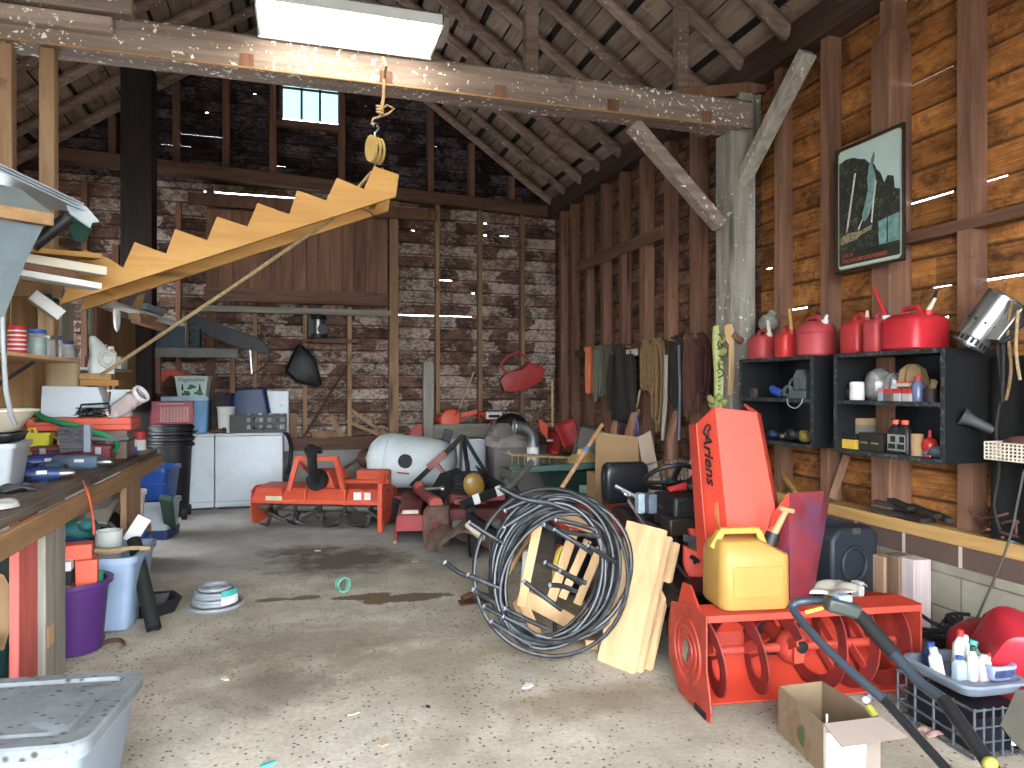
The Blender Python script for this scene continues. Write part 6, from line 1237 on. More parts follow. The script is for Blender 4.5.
# gas cans
GR = mat('gas_can_red', (196, 42, 46), .45, var=.1); GF = mat('faded_gas_can_red', (190, 62, 66), .55, var=.12)
def gascan(p, w_, d_, h_, m_, label, rz=0, spout=None, style=0, rot=None, grp='red gas cans on the shelf units', nm='gas_can'):
    t = T(nm, label, 'gas can', p, rz=rz, group=grp, rot=rot)
    r_ = min(w_, d_)*.22
    if style == 1: MB().lathe([(w_*.44, 0), (w_*.5, .015), (w_*.5, h_*.55), (w_*.48, h_*.6), (w_*.5, h_*.62), (w_*.46, h_*.78), (w_*.3, h_*.9), (w_*.1, h_*.93)], 24).build('can_body', m_, t)
    else: MB().skin([rr(w_*.9, d_*.9, r_, 0), rr(w_, d_, r_, .015), rr(w_, d_, r_, h_*.68), rr(w_*.94, d_*.94, r_, h_*.76), rr(w_*.72, d_*.74, r_*.8, h_*.84, cx=-w_*.02), rr(w_*.66, d_*.6, r_*.7, h_*.86)]).build('can_body', m_, t)
    hz_ = h_*.84
    MB().tube(smooth([(-w_*.32, 0, hz_-.01), (-w_*.3, 0, h_*.98), (-w_*.1, 0, h_*1.02), (w_*.12, 0, h_*1.0), (w_*.2, 0, hz_-.01)], 3), min(.016, h_*.06), 8).build('handle', m_, t)
    MB().cyl((w_*.32, 0, h_*.76), (w_*.34, 0, h_*.93), .024, seg=14).build('spout_cap', K['black'] if spout is None else spout[1], t)
    if spout: MB().tube([Vector((w_*.33, 0, h_*.9)), Vector((w_*.33, 0, h_*.9))+Vector(spout[0])*.5, Vector((w_*.33, 0, h_*.9))+Vector(spout[0])], [.016, .013, .009], 10).build('spout', spout[2], t)
    return t
q = PI/2
gascan(sp(764, 358, 3.48, s2), .2, .19, .22, GF, 'faded red gas can farthest along the farther shelf unit', -q, ((-.02, .0, .1), K['cream'], K['cream']))
one(MB().ell((0, 0, 0), .07, .09, .07, 12, 8).cyl((0, .02, .02), (0, -.06, .08), .03, seg=10), 'rag_bundle', mat('grey_rag_metal', (150, 150, 140), .7, .2, var=.3, sc=20), 'grey rag and nozzle bundle on the faded farthest gas can', 'rag', sp(768, 318, 3.58, s2+.29))
gascan(sp(788, 356, 3.46, s2), .13, .16, .22, mat('bright_gas_red', (214, 50, 46), .4), 'small bright red gas can between two faded ones', -q, ((-.03, 0, .16), K['red'], mat('amber_spout', (196, 140, 60), .5)))
gascan(sp(816, 354, 3.5, s2), .27, .27, .27, GF, 'round faded red gas can nearest on the farther unit', -q, ((.02, .0, .04), K['white'], K['white']), 1)
gascan(sp(861, 352, 3.5, s2), .165, .22, .25, GR, 'red gas can farthest along the nearer shelf unit', -q, ((0, 0, .05), K['red'], K['cream']))
gascan(sp(881, 352, 3.45, s2), .12, .19, .24, GF, 'slim faded gas can with tall red and white spout', -q, ((-.1, 0, .2), K['white'], GR))
gascan(sp(915, 350, 3.49, s2), .275, .29, .25, mat('bright_gas_red2', (206, 32, 46), .4), 'large bright red gas can nearest on the nearer unit', -q, ((.05, 0, .07), K['red'], K['cream']))
t = T('spout_nozzle', 'black flexible nozzle standing behind the large bright gas can', 'nozzle', sp(930, 330, 3.63, s2)); MB().tube([(0, 0, 0), (0, .02, .22), (0, -.02, .3), (0, -.05, .36)], [.02, .018, .014, .008], 10).build('nozzle_tube', K['rubber'], t); MB().cyl((0, .0, .14), (0, .0, .17), .03, seg=12).build('collar', K['black'], t)
# goods on the nearer unit, upper shelf
def boxthing(nm, label, cat, p, sz_, m_, grp=None, rz=0, m2=None):
    t = T(nm, label, cat, p, rz=rz, group=grp); a, b, c = (q_*.86 for q_ in sz_)
    MB().box(-a/2, -b/2, 0, a/2, b/2, c if not m2 else c*.62).build('lower_panel', m_, t, bev=.002)
    if m2: MB().box(-a/2, -b/2, c*.62+.0003, a/2, b/2, c).build('upper_panel', m2, t, bev=.002)
    return t
FX = SX+.08
t = T('oil_filter', 'white oil filter standing on the upper shelf', 'filter', sp(857, 400, FX, s1)); MB().lathe([(.04, 0), (.044, .005), (.044, .105), (.04, .114), (.026, .117)], 18).build('filter_body', K['white'], t)
t = T('hose_clamp', 'small dark pulley wheel left of the white oil filter', 'pulley', sp(844, 400, FX, s1+.045)); MB().torus((0, 0, 0), .03, .012, (0, q, .3), 16, 6).cyl((-.01, 0, 0), (.02, 0, 0), .016, seg=10).build('wheel', K['blackmet'], t)
bag = lambda u, v, s, lab, m_, sd: one(MB().skin([[Vector((s[0]*math.cos(2*PI*i/14)*k*(1+.2*math.sin(i*3+sd)), s[1]*math.sin(2*PI*i/14)*k*(1+.2*math.cos(i*2.3+sd)), z*s[2])) for i in range(14)] for k, z in ((.7, 0), (1, .15), (1, .55), (.8, .85), (.3, 1))]), 'plastic_bag', m_, lab, 'bag', sp(u, v, SX+.2, s1))
BG = mat('crinkled_film', (158, 158, 152), .2, .3, var=.4, sc=25, bump=.8)
bag(879, 400, (.08, .085, .2), 'clear bag of parts behind the white oil filter', BG, 1); bag(896, 400, (.07, .085, .17), 'silvery crinkled bag in the middle of the upper shelf', mat('silver_film', (176, 176, 176), .25, .5, var=.4, sc=30, bump=.8), 2); bag(912, 400, (.07, .085, .22), 'brown paper bag at the back of the upper shelf', mat('brown_paper', (156, 122, 82), .85, var=.2, sc=12, bump=.5), 3)
boxthing('spark_plug_carton', 'pale blue can beside the row of red topped cartons', 'can', sp(883, 400, FX, s1), (.05, .045, .09), mat('pale_can', (160, 176, 190), .5), m2=mat('pink_top', (196, 120, 130), .5))
for u, mm, lab in ((891, mat('taupe_carton', (120, 96, 86), .7), 'brown and red carton first in the row of three'), (900, mat('grey_carton', (190, 184, 178), .7), 'grey and red carton in the middle of the three'), (909, mat('grey_carton', (190, 184, 178), .7), 'grey and red carton last of the row of three')):
    boxthing('spark_plug_carton', lab, 'carton', sp(u, 400, FX, s1), (.06, .062, .085), mm, 'red topped cartons on the upper shelf', 0, K['red'])
boxthing('spark_plug_carton', 'pale red carton on top of the row of three', 'carton', sp(905, 391, FX+.03, s1+.0855), (.05, .1, .035), mat('cream_carton', (206, 186, 170), .7), None, .1, mat('coral_carton', (206, 84, 66), .6))
t = T('glue_bottle', 'clear blue and red bottle right of the three cartons', 'bottle', sp(918, 400, FX+.03, s1)); MB().lathe([(.034, 0), (.036, .01), (.036, .09), (.02, .12)], 14).build('bottle_body', mat('blue_clear', (110, 120, 160), .2), t); MB().lathe([(.02, .12), (.02, .145)], 10).build('cap', K['red'], t)
t = T('grinder_cup', 'small dark brown tin with a wooden brush in it', 'tin', sp(931, 400, FX+.03, s1)); MB().lathe([(.04, 0), (.042, .075), (.037, .075), (.036, .01)], 16).build('tin_body', mat('dark_tin', (52, 40, 36), .6), t); MB().bar((0, 0, .04), (-.02, -.04, .12), .025, .03).build('brush_head', K['rope'], t)
# nearer unit, lower shelf
for u, lab in ((845, 'yellow and black battery carton, left of the pair'), (855, 'yellow and black battery carton, right of the pair')): boxthing('battery_carton', lab, 'carton', sp(u, 445, FX, s0), (.09, .1, .11), mat('carton_yellow', (232, 190, 46), .6), 'yellow cartons on the lower shelf', 0, K['ink'])
t = T('paper_roll', 'brown paper carton standing behind the yellow cartons', 'carton', sp(864, 445, SX+.22, s0)); MB().lathe([(.075, 0), (.075, .19)], 22).build('roll_body', K['card'], t); MB().lathe([(.076, .1), (.076, .15)], 22, False, False).build('band', mat('grey_band', (120, 112, 104), .7), t)
for u, lab in ((869, 'black oil box with faint yellow print, beside yellow cartons'), (880, 'wide black oil box left of the two oil bottles')): boxthing('oil_box', lab, 'box', sp(u, 446, FX, s0), (.09, .1 if u < 875 else .13, .13), mat('black_box', (40, 38, 32), .6), 'black boxes on the lower shelf'); MB().box(-.04, -.03, .045, -.0388, .03, .055).build('print_band', mat('dull_gold', (150, 130, 60), .6), bpy.data.objects[[x.name for x in COL.objects if x.name.startswith('oil_box')][-1]])
for u, lab in ((896, 'black oil bottle with orange cap, farther of two'), (905, 'black oil bottle with orange cap, nearer of two')):
    t = T('oil_bottle', lab, 'bottle', sp(u, 449, FX-.01, s0), rz=0, group='orange capped oil bottles'); MB().skin([rr(.055, .085, .012, 0), rr(.06, .09, .015, .01), rr(.06, .09, .015, .125), rr(.045, .06, .015, .155), rr(.03, .035, .012, .17), rr(.03, .035, .012, .175)]).build('bottle_body', K['black'], t); MB().lathe([(.021, .175), (.021, .198), (.018, .2)], 14).build('cap', mat('orange_cap', (232, 90, 60), .5), t)
    MB().box(-.0315, -.032, .02, -.0305, .032, .115).build('label_panel', mat('grey_print', (150, 150, 144), .6), t); mb = MB()
    mb.box(-.0325, -.026, .03, -.0312, .026, .06).box(-.0325, -.026, .07, -.0312, .01, .105); mb.build('label_print', K['ink'], t)
t = T('cardboard_core', 'plain tan cardboard tube right of the oil bottles', 'tube', sp(917, 451, FX, s0)); MB().pipe((0, 0, 0), (0, 0, .125), .034, .03, 18).build('tube_wall', K['card'], t)
t = T('funnel_lantern', 'round red glass lantern globe on the lower shelf', 'lantern', sp(930, 450, FX+.02, s0)); MB().lathe([(.03, 0), (.026, .02), (.04, .045), (.044, .07), (.03, .1), (.015, .11)], 16).build('globe', mat('red_glass', (196, 48, 30), .25), t); MB().lathe([(.012, .11), (.009, .15)], 10).build('neck', K['red'], t)
one(MB().ell((0, 0, .035), .04, .05, .035, 12, 8).tube([(0, .04, .035), (0, .09, .02)], .015, 8), 'blue_grey_pump', mat('blue_grey', (86, 104, 118), .6), 'small blue grey pump at the near end of lower shelf', 'pump', sp(938, 453, FX, s0))
one(MB().tube(smooth([(0, -.1, 0), (.02, -.12, .06), (0, 0, .1), (.02, .12, .06), (0, .1, 0), (.01, 0, -.02)], 4), .006, 6, True), 'belt', K['rubber'], 'black drive belt hanging at the back of the lower shelf', 'belt', sp(898, 425, XR-.05, s0+.2))
# farther unit
t = T('angle_grinder', 'blue tool on the farther unit upper shelf', 'power tool', sp(777, 400, FX, s1)); MB().tube([(0, -.06, .03), (0, .03, .05), (0, .06, .08)], [.03, .032, .022], 10).build('tool_body', K['bluelid'], t); MB().cyl((0, -.09, .03), (0, -.06, .03), .025, seg=10).build('tool_head', K['steel'], t)
t = T('bench_vise', 'grey bench vise on the farther unit upper shelf', 'vise', sp(803, 401, FX+.05, s1)); VG = mat('vise_grey', (112, 122, 120), .5, .4)
MB().box(-.06, -.1, 0, .06, .08, .06).build('base', VG, t, bev=.006); MB().skin([[Vector((x, y, z)) for y, z in ((-.05, .06), (.07, .06), (.07, .16), (.04, .21), (-.02, .21), (-.06, .15))] for x in (-.03, .03)], sm=False).build('jaw', VG, t, bev=.01); MB().torus((-.035, .05, .09), .05, .01, (0, q, 0), 18, 6).torus((-.04, .11, .05), .035, .012, (0, q, .2), 16, 6).build('screw_ring', VG, t)
one(MB().cyl((0, 0, .035), (.03, 0, .035), .035, seg=16), 'caster', mat('dull_brown_wheel', (96, 80, 78), .6), 'small round wheel at the far end of upper shelf', 'wheel', sp(752, 399, FX, s1))
for u, mm, lab, s in ((773, K['navy'], 'blue spool at the far end of farther lower shelf', .035), (782, K['steel'], 'steel socket set next to the blue spool', .03), (792, K['black'], 'black coil of cable on the farther lower shelf', .05), (804, mat('dull_yellow_tool', (150, 130, 52), .5), 'yellow and black tool near end of farther lower shelf', .045)):
    t = T('tool', lab, 'tool', sp(u, 437, FX+.02, s0)); MB().ell((0, 0, s), s, s*1.25, s, 14, 8).build('tool_body', mm, t); MB().cyl((-s*.9, 0, s), (-s*1.1, .01, s), s*.55, seg=12).build('tool_face', K['black'], t); MB().tube([(0, -s, s), (.01, -s*2.2, s*.7)], s*.4, 8).build('tool_neck', mm, t)
one(MB().tube(smooth([(0, .06, 0), (0, .05, -.05), (0, -.02, -.07), (0, -.08, -.04), (0, -.1, 0)]), .004, 6), 'loose_cable', mat('pale_cable', (160, 170, 166), .6), 'thin pale cable drooping from the farther upper shelf', 'cable', sp(793, 403, SX-.012, s1+.005))
# below the units: sticks, tools on sill
for (u0, v0, u1, v1, w_, mm, lab) in ((832, 498, 847, 455, .05, M['stud'], 'wooden stick leaning under the nearer shelf unit'), (795, 492, 778, 470, .03, M['pine'], 'pale wooden stick behind the red deflector')):
    one(MB().bar(px(u0, v0, X=3.68), px(u1, v1, X=3.75), w_, w_), 'wooden_stick', mm, lab, 'stick')
mb = MB(); rg = random.Random(9); c0 = px(912, 512, X=3.69); c0.z = .668
for k in range(9): y = rg.uniform(-.28, .25); mb.bar(Vector((rg.uniform(-.08, .06), y, .02+.02*(k % 4))), Vector((rg.uniform(-.08, .06), y+rg.uniform(.15, .3), .03+.025*(k % 4))), .05, .025)
one(mb, 'scrap_heap', mat('dark_scrap', (54, 48, 44), .8, .2, var=.4), 'heap of dark scrap lying on the sill under nearer unit', 'scrap', c0)
# chimney starter, torch, black sheet at right
c0 = px(990, 322, X=3.52); a = px(968, 345, X=3.45); b_ = px(1000, 303, X=3.55)
t = T('chimney_starter', 'galvanised charcoal chimney starter hung by the near shelf unit', 'chimney starter', a); ax = (b_-a).normalized(); t.rotation_euler = ax.to_track_quat('Z', 'Y').to_euler()
MB().pipe((0, 0, 0), (0, 0, .3), .085, .078, 28).torus((0, 0, .295), .085, .006, seg=28, ts=6).torus((0, 0, .04), .085, .004, seg=28, ts=6).build('can_wall', K['galv'], t)
for k in range(20): an = 2*PI*k/20; MB().cbox((.0855*math.cos(an), .0855*math.sin(an), .022), (.004, .016, .028), (0, 0, an)).build('vent_slot', K['ink'], t)
mb = MB()
for k in range(10): an = 2*PI*k/10; MB().cyl((.085*math.cos(an), .085*math.sin(an), .13), (.087*math.cos(an), .087*math.sin(an), .13), .008, seg=8).build('vent_hole', K['ink'], t)
inv = t.rotation_euler.to_matrix().inverted(); hd = inv @ (Vector((0, -1, -.5)).normalized()); hd.z = 0; hd.normalize()
MB().plate([hd*.083+Vector((0, 0, .06)), hd*.145+Vector((0, 0, .08)), hd*.145+Vector((0, 0, .27)), hd*.083+Vector((0, 0, .29))], .06).build('handle_shield', K['galv'], t, bev=.006); MB().tube([hd*.145+Vector((0, 0, .08)), hd*.17+Vector((0, 0, .12)), hd*.17+Vector((0, 0, .25)), hd*.145+Vector((0, 0, .27))], .014, 8).build('handle', K['black'], t)
MB().cyl((0, 0, .1), (0, 0, .104), .078, seg=24).build('grate', K['blackmet'], t)
a, b_ = px(962, 416, X=3.42), px(988, 428, X=3.5); t = T('horn', 'grey flared nozzle sticking out beside the near shelf unit', 'nozzle', a); q_ = b_-a
MB().tube([Vector((0, 0, 0)), q_*.25, q_*.5, q_*1.2], [.05, .035, .028, .024], 16).build('nozzle_body', mat('dull_grey_nozzle', (64, 64, 62), .6), t)
t = T('black_sheet', 'black sheet hanging on the wall between shelf unit and corner', 'tarp', (XR-.05, 2.62, .68)); MB().grid(lambda a, b: Vector((.02*math.sin(9*a)+.012*math.sin(23*a+2*b)-.03, (a-.5)*.74, b*.98)), 30, 10).build('sheet_surface', mat('flat_black', (7, 6, 6), .95, var=.3), t, solid=.006)  # wavy near-black sheet over the wall beside the shelf unit
# hooks, cords and basket at right
t = T('wire_basket', 'cream wire basket hanging at the right edge below the cords', 'basket', px(1021, 452, X=3.46)); mb = MB(); W2, H2 = .13, .085
for k in range(13): y = -W2+k*2*W2/12; mb.tube([(-.08, y, -H2/2), (-.08, y, H2/2)], .004, 5)
for k in range(6): z = -H2/2+k*H2/5; mb.tube([(-.08, -W2, z), (-.08, W2, z)], .004, 5).tube([(.08, -W2, z), (.08, W2, z)], .004, 5).tube([(-.08, W2, z), (.08, W2, z)], .004, 5)
mb.box(-.08, -W2, -H2/2-.003, .08, W2, -H2/2+.002); mb.build('basket_wire', K['cream'], t); MB().ell((0, 0, .03), .05, .1, .05, 10, 6).build('contents', mat('brown_stuff', (96, 60, 44), .9), t)
for (pts, r_, mm, lab, nm) in (([(1000, 320), (998, 345), (1001, 390), (996, 430), (999, 470), (994, 505), (1000, 530)], .007, K['dkrope'], 'dark cord hanging at the right edge past the basket', 'cord'), ([(1012, 300), (1008, 330), (1011, 370), (1006, 400)], .008, K['brope'], 'brown cord hanging beside the chimney starter', 'cord'), ([(1018, 310), (1016, 350), (1020, 380)], .008, K['rope'], 'pale cord hanging at the far right edge', 'cord'), ([(1003, 330), (1004, 360), (1003, 402)], .014, K['blackmet'], 'black iron rod hanging right of the chimney starter', 'rod'), ([(1024, 470), (1018, 500), (1012, 530), (1002, 560), (985, 600), (972, 625), (950, 640)], .006, mat('grey_cord', (84, 80, 72), .9), 'grey cord trailing down the block wall', 'cord')):
    one(MB().tube(smooth([px(u, v, X=3.5) for u, v in pts]), r_, 6), 'hanging_'+('rope' if nm == 'cord' else nm), mm, lab, nm)
mb = MB(); rg = random.Random(4); c0 = px(1012, 525, X=3.72); c0.z = .668
for k in range(8): mb.tube(smooth([c0+Vector((rg.uniform(-.12, .08), rg.uniform(-.18, .2), rg.uniform(.01, .16))) for _ in range(5)]), .008, 5)
one(mb, 'cord_tangle', K['rrope'], 'tangle of brown cord on the sill at the right edge', 'cord')
boxthing('tissue_box', 'pale blue box at the right edge below the basket', 'box', px(1024, 496, X=3.4)+Vector((0, 0, 0)), (.1, .12, .1), mat('tissue_blue', (150, 200, 224), .6))
bpy.data.objects['tissue_box'].location.z = .668; bpy.data.objects['tissue_box'].location.x = 3.7; bpy.data.objects['tissue_box'].location.y = px(1024, 500, X=3.7).y
for ch in bpy.data.objects['tissue_box'].children: ch.scale = (1, 1, 2.3)
# ---------------------------------------------------------------- snow blower on the tractor
AO = mat('snow_orange', (226, 66, 38), .5, var=.06, dirt=(170, 60, 44), da=.15, ds=6); AD = mat('snow_orange_worn', (196, 62, 42), .5, var=.18, dirt=(120, 60, 48), da=.4, ds=10)
AR = mat('auger_red', (150, 44, 40), .5, var=.25, dirt=(94, 60, 52), da=.45, ds=10)
t = T('snow_blower', 'orange tractor snow blower with tall chute on the right', 'snow blower', (1.775, 2.84, 0), rz=R(-7.4))
BW_, BD, BH = 1.07, .42, .465
# bucket: curved back and top, open to the front
prof = [(.0, BH), (.17, BH), (.22, .42), (.36, .38), (.43, .25), (.40, .12), (.30, .03), (.12, .01)]
inner = [(y*.965+.002, z-.01 if z > .2 else z+.008) for y, z in prof]
MB().skin([[Vector((x, y, z)) for y, z in prof+inner[::-1]] for x in (.006, BW_-.006)], sm=False).build('bucket', AO, t)
MB().box(0, -.006, BH-.03, BW_, .004, BH+.002).build('front_lip', AD, t, bev=.003)
sp_ = [(0.0, BH+.005), (.16, BH+.005), (.41, BH-.05), (.45, .3), (.44, .12), (.3, .0), (-.03, .0), (-.05, .05), (-.02, .16), (.0, .22)]
for s, x in ((0, -.008), (1, BW_)):
    MB().skin([[Vector((x+dx, y, z)) for y, z in sp_] for dx in (0, .008)], sm=False).build('side_plate', AD, t, bev=.002)
ring = MB()
for r_ in (.15, .105, .06): ring.torus((-.006, .21, .24), r_, .011, (0, PI/2, 0), 32, 8)
ring.build('embossed_ring', AD, t)
MB().cyl((-.02, .21, .24), (0, .21, .24), .028, seg=12).cbox((-.012, .21, .24), (.012, .05, .1), (R(15), 0, 0)).build('bearing_flange', K['galv'], t)
MB().box(-.012, .0, .0, -.004, .12, .03).build('skid_shoe', K['blackmet'], t)
MB().plate([(.0, .08, BH), (.0, .34, BH-.07), (.03, .34, BH+.06), (.03, .26, BH+.07)], .014).build('corner_bracket', AO, t)
# auger
cyA, czA, RA = .185, .235, .205
MB().cyl((0, cyA, czA), (BW_, cyA, czA), .022, seg=14).build('auger_shaft', AD, t)
def flight(x0, x1, turns, hand, ph):
    n = int(40*turns); L0 = []
    for side in (-1, 1):
        for i in range(n+1):
            pass
    mb = MB(); vs = []; 
    for i in range(n+1):
        f = i/n; a = ph+hand*2*PI*turns*f; x = x0+(x1-x0)*f; c, s_ = math.cos(a), math.sin(a)
        for r_, dx in ((RA, -.004), (RA, .004), (RA*.66, .004), (RA*.66, -.004)): vs.append((x+dx, cyA+r_*c, czA+r_*s_))
    fs = []
    for i in range(n):
        for k in range(4): fs.append((i*4+k, i*4+(k+1) % 4, (i+1)*4+(k+1) % 4, (i+1)*4+k))
    fs += [(3, 2, 1, 0), (n*4, n*4+1, n*4+2, n*4+3)]
    mb.add(vs, fs); o = mb.build('auger_flight', AR, t)
    for k in range(int(turns*2)+1):
        f = min(1, (k+.2)/(turns*2)); a = ph+hand*2*PI*turns*f; x = x0+(x1-x0)*f
        MB().bar((x, cyA, czA), (x, cyA+RA*.7*math.cos(a), czA+RA*.7*math.sin(a)), .045, .01, (1, 0, 0)).build('flight_arm', AD, o)
flight(.04, .47, 2.1, 1, 2.0); flight(.56, BW_-.03, 2.9, -1, 1.2)
# gearbox and impeller
MB().ell((.515, cyA, czA), .075, .085, .085, 16, 10).cyl((.47, cyA, czA), (.56, cyA, czA), .05, seg=14).cyl((.515, cyA, czA), (.515, .4, czA+.02), .05, seg=14).build('gearbox', AD, t)
MB().cyl((.515, cyA-.1, czA+.03), (.515, cyA-.06, czA+.03), .03, seg=12).build('gear_bolt', K['blackmet'], t); MB().bar((.5, .1, .19), (.5, .1, .31), .05, .02).build('gear_plate', AO, t)
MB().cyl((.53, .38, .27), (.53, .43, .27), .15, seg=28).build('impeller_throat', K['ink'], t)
for k in range(4): a = k*PI/2+.5; MB().plate([(.53, .3, .27), (.53+.13*math.cos(a), .3, .27+.13*math.sin(a)), (.53+.13*math.cos(a), .37, .27+.13*math.sin(a)), (.53, .37, .27)], .014).build('impeller_blade', AO, t)
# orange chute: angled sheet with two folds, writing on the left fold
loc = t.matrix_basis.copy(); inv = Matrix.Translation(t.location) @ Matrix.Rotation(R(-7.4), 4, 'Z'); inv = inv.inverted()
def tl(u, v, d): return inv @ px(u, v, d=d)
D_ = 3.7
A0, A1, A2, A3 = tl(697, 424, D_+.1), tl(715, 407, D_-.03), tl(757, 412, D_), tl(761, 415, D_+.14)
B0, B1, B2, B3 = tl(708, 562, D_-.0), tl(731, 562, D_-.12), tl(785, 560, D_-.1), tl(789, 558, D_+.05)
bk = Vector((.0, .14, 0))
def strip(nm, q_, th=.012): return MB().plate(q_, th).build(nm, AO, t)
ch = MB(); th = Vector((0, .012, 0))
loopT = [A0, A1, A2, A3]; loopB = [B0, B1, B2, B3]
ch.skin([[p for p in loopT]+[p+th for p in loopT[::-1]], [p for p in loopB]+[p+th for p in loopB[::-1]]], sm=False)
chute = ch.build('discharge_chute', AO, t, bev=.006)
MB().plate([A0, A0+Vector((.01, .12, -.01)), B0+Vector((0, .12, 0)), B0], .01).build('chute_side', AO, t)
MB().plate([A2+Vector((-.03, .01, 0)), A2+Vector((-.04, .06, .04)), A3+Vector((.0, .06, .02)), A3], .006).build('chute_hook', AO, t)
# writing runs down the left fold
ex = (B0-A0).normalized(); fx = (A1-A0); fx = (fx-ex*fx.dot(ex)).normalized(); nz = ex.cross(fx); 
if nz.y > 0: nz = -nz
yv = nz.cross(ex)
rot = Matrix((ex, yv, nz)).transposed().to_euler()
org = A0*.42+A1*.58+ex*.085+nz*.012 
o = text_mesh('Ariens', .092, 'lettering', K['ink'], chute, (0, 0, 0), (0, 0, 0), .001, 1.12, .35, 'LEFT', .0022)
o.location = org - yv*.03; o.rotation_euler = rot
o2 = MB().tube(smooth([org-yv*.026+ex*.012, org-yv*.012-ex*.016, org+yv*.012-ex*.03, org+yv*.03-ex*.02, org+yv*.026-ex*.004, org+yv*.008+ex*.004, org+yv*.012+ex*.03]), .0045, 6).build('lettering_swash', K['ink'], chute)
o3 = MB().plate([B0*.5+B1*.5-ex*.28-yv*.02+nz*.003, B0*.5+B1*.5-ex*.3+yv*.03+nz*.003, B0*.5+B1*.5-ex*.16+yv*.03+nz*.003], .002).build('decal', mat('decal_tan', (216, 130, 80), .5), chute)
# dark red lower chute behind, its flared mouth up
R0 = [tl(u, v, d) for u, v, d in ((773, 514, 3.62), (789, 493, 3.58), (824, 491, 3.62), (829, 504, 3.72), (815, 517, 3.8), (789, 520, 3.75))]
R1 = [tl(u, v, d) for u, v, d in ((785, 608, 3.55), (790, 606, 3.52), (806, 606, 3.54), (812, 604, 3.6), (806, 604, 3.66), (792, 606, 3.64))]
R2 = [a*.72+b*.28 for a, b in zip(R0, R1)]
CR = mat('dark_chute_red', (122, 36, 46), .45, var=.25, dirt=(84, 60, 92), da=.6, ds=5)
MB().skin([[p for p in R0], R2, R1, [p*.93+sum(R1, Vector())/6*.07 for p in R1], [p*.93+sum(R2, Vector())/6*.07 for p in R2], [p*.93+sum(R0, Vector())/6*.07 for p in R0]], closed=True, sm=False).build('lower_chute', CR, t)
MB().plate([R0[0], R0[1], R0[1]*.6+R2[1]*.4, R0[0]*.45+R2[0]*.55+Vector((-.03, 0, 0))], .01).build('chute_flap', AO, t)
# yellow fuel can on the bucket
g = t.matrix_basis
can_p = px(745, 612, z=BH+.005); 
YG = mat('can_yellow', (188, 144, 62), .5, var=.07, dirt=(176, 134, 66), da=.3, ds=4)
tc_ = T('fuel_can', 'yellow diesel can standing on the orange snow blower bucket', 'fuel can', (1.775+.262*math.cos(R(-7.4))+.16*.129, 2.84-.262*.129+.16, BH+.006), rz=R(-9))
w_, d_, h_ = .345, .27, .335
MB().skin([rr(w_*.94, d_*.94, .05, 0), rr(w_, d_, .055, .018), rr(w_*.99, d_*.99, .055, h_*.66), rr(w_*.97, d_*.95, .05, h_*.74), rr(w_*.62, d_*.7, .04, h_*.9, cx=-.05), rr(w_*.58, d_*.62, .04, h_*.92, cx=-.05)]).build('can_body', YG, tc_)
MB().bar((-.17, 0, h_*.78), (-.12, 0, h_*1.02), .05, .035).bar((-.13, 0, h_*1.02), (.07, 0, h_*1.02), .05, .03).bar((.06, 0, h_*1.02), (.09, 0, h_*.8), .05, .035).build('handle', mat('handle_yellow', (206, 162, 54), .45), tc_, bev=.01)
MB().cyl((.12, 0, h_*.78), (.145, 0, h_*.97), .034, seg=16).build('spout_cap', K['black'], tc_); MB().tube([(.145, 0, h_*.95), (.175, -.01, h_*1.14), (.2, -.02, h_*1.3)], [.02, .016, .013], 12).cyl((.165, -.02, h_*1.33), (.235, -.02, h_*1.28), .012, seg=10).build('spout', mat('spout_tan', (196, 144, 92), .5), tc_)
MB().box(-.12, -d_/2-.003, .06, .12, -d_/2+.002, .2).build('panel_line', YG, tc_, bev=.004)
# ---------------------------------------------------------------- lawn tractor behind the blower
t = T('lawn_tractor', 'orange lawn tractor with black seat behind the snow blower', 'lawn tractor', (2.2, 3.25, 0), rz=R(-3))
def tp(u, v, Y): p = px(u, v, Y=Y); return Matrix.Rotation(R(3), 3, 'Z') @ (p-Vector((2.2, 3.25, 0)))
MB().box(-.2, .1, .28, .2, 1.75, .36).build('frame_rail', K['blackmet'], t, bev=.01)
for x, y, r_, w_ in ((-.3, .55, .17, .11), (.36, .55, .17, .11), (-.36, 1.6, .25, .18), (.4, 1.6, .25, .18)):
    o = MB().torus((x, y, r_), r_*.7, r_*.3, (0, PI/2, 0), 28, 10).cyl((x-w_/2, y, r_), (x+w_/2, y, r_), r_*.62, seg=20).build('wheel', K['rubber'], t); MB().cyl((x-w_/2-.01, y, r_), (x-w_/2+.02, y, r_), r_*.45, seg=18).build('wheel_hub', AD, o)
MB().skin([[Vector(p) for p in ((-.5, y, .5), (-.5, y, .56), (-.25, y, .6), (.25, y, .6), (.5, y, .56), (.5, y, .5))] for y in (1.15, 1.85)], sm=False).build('fender_deck', AO, t, bev=.02)
s0_, s1_ = tp(606, 478, 4.62), tp(650, 478, 4.62); sc_ = (s0_+s1_)/2; sw = (s1_-s0_).length
VN = mat('black_vinyl_seat', (30, 34, 40), .32, var=.15)
MB().skin([rr(sw*.96, .08, .03, -.16), rr(sw, .11, .04, -.1), rr(sw*1.02, .12, .04, .04), rr(sw*.96, .11, .04, .1), rr(sw*.8, .08, .03, .125)]).at((0, 0, 0)).build('seat_back', VN, t).location = (sc_.x, sc_.y+.06, sc_.z-.02)
MB().skin([rr(sw*.96, .4, .07, -.06), rr(sw*1.02, .46, .08, 0), rr(sw*1.0, .44, .08, .04), rr(sw*.85, .34, .06, .06)]).build('seat', VN, t).location = (sc_.x+.02, sc_.y-.22, sc_.z-.24)
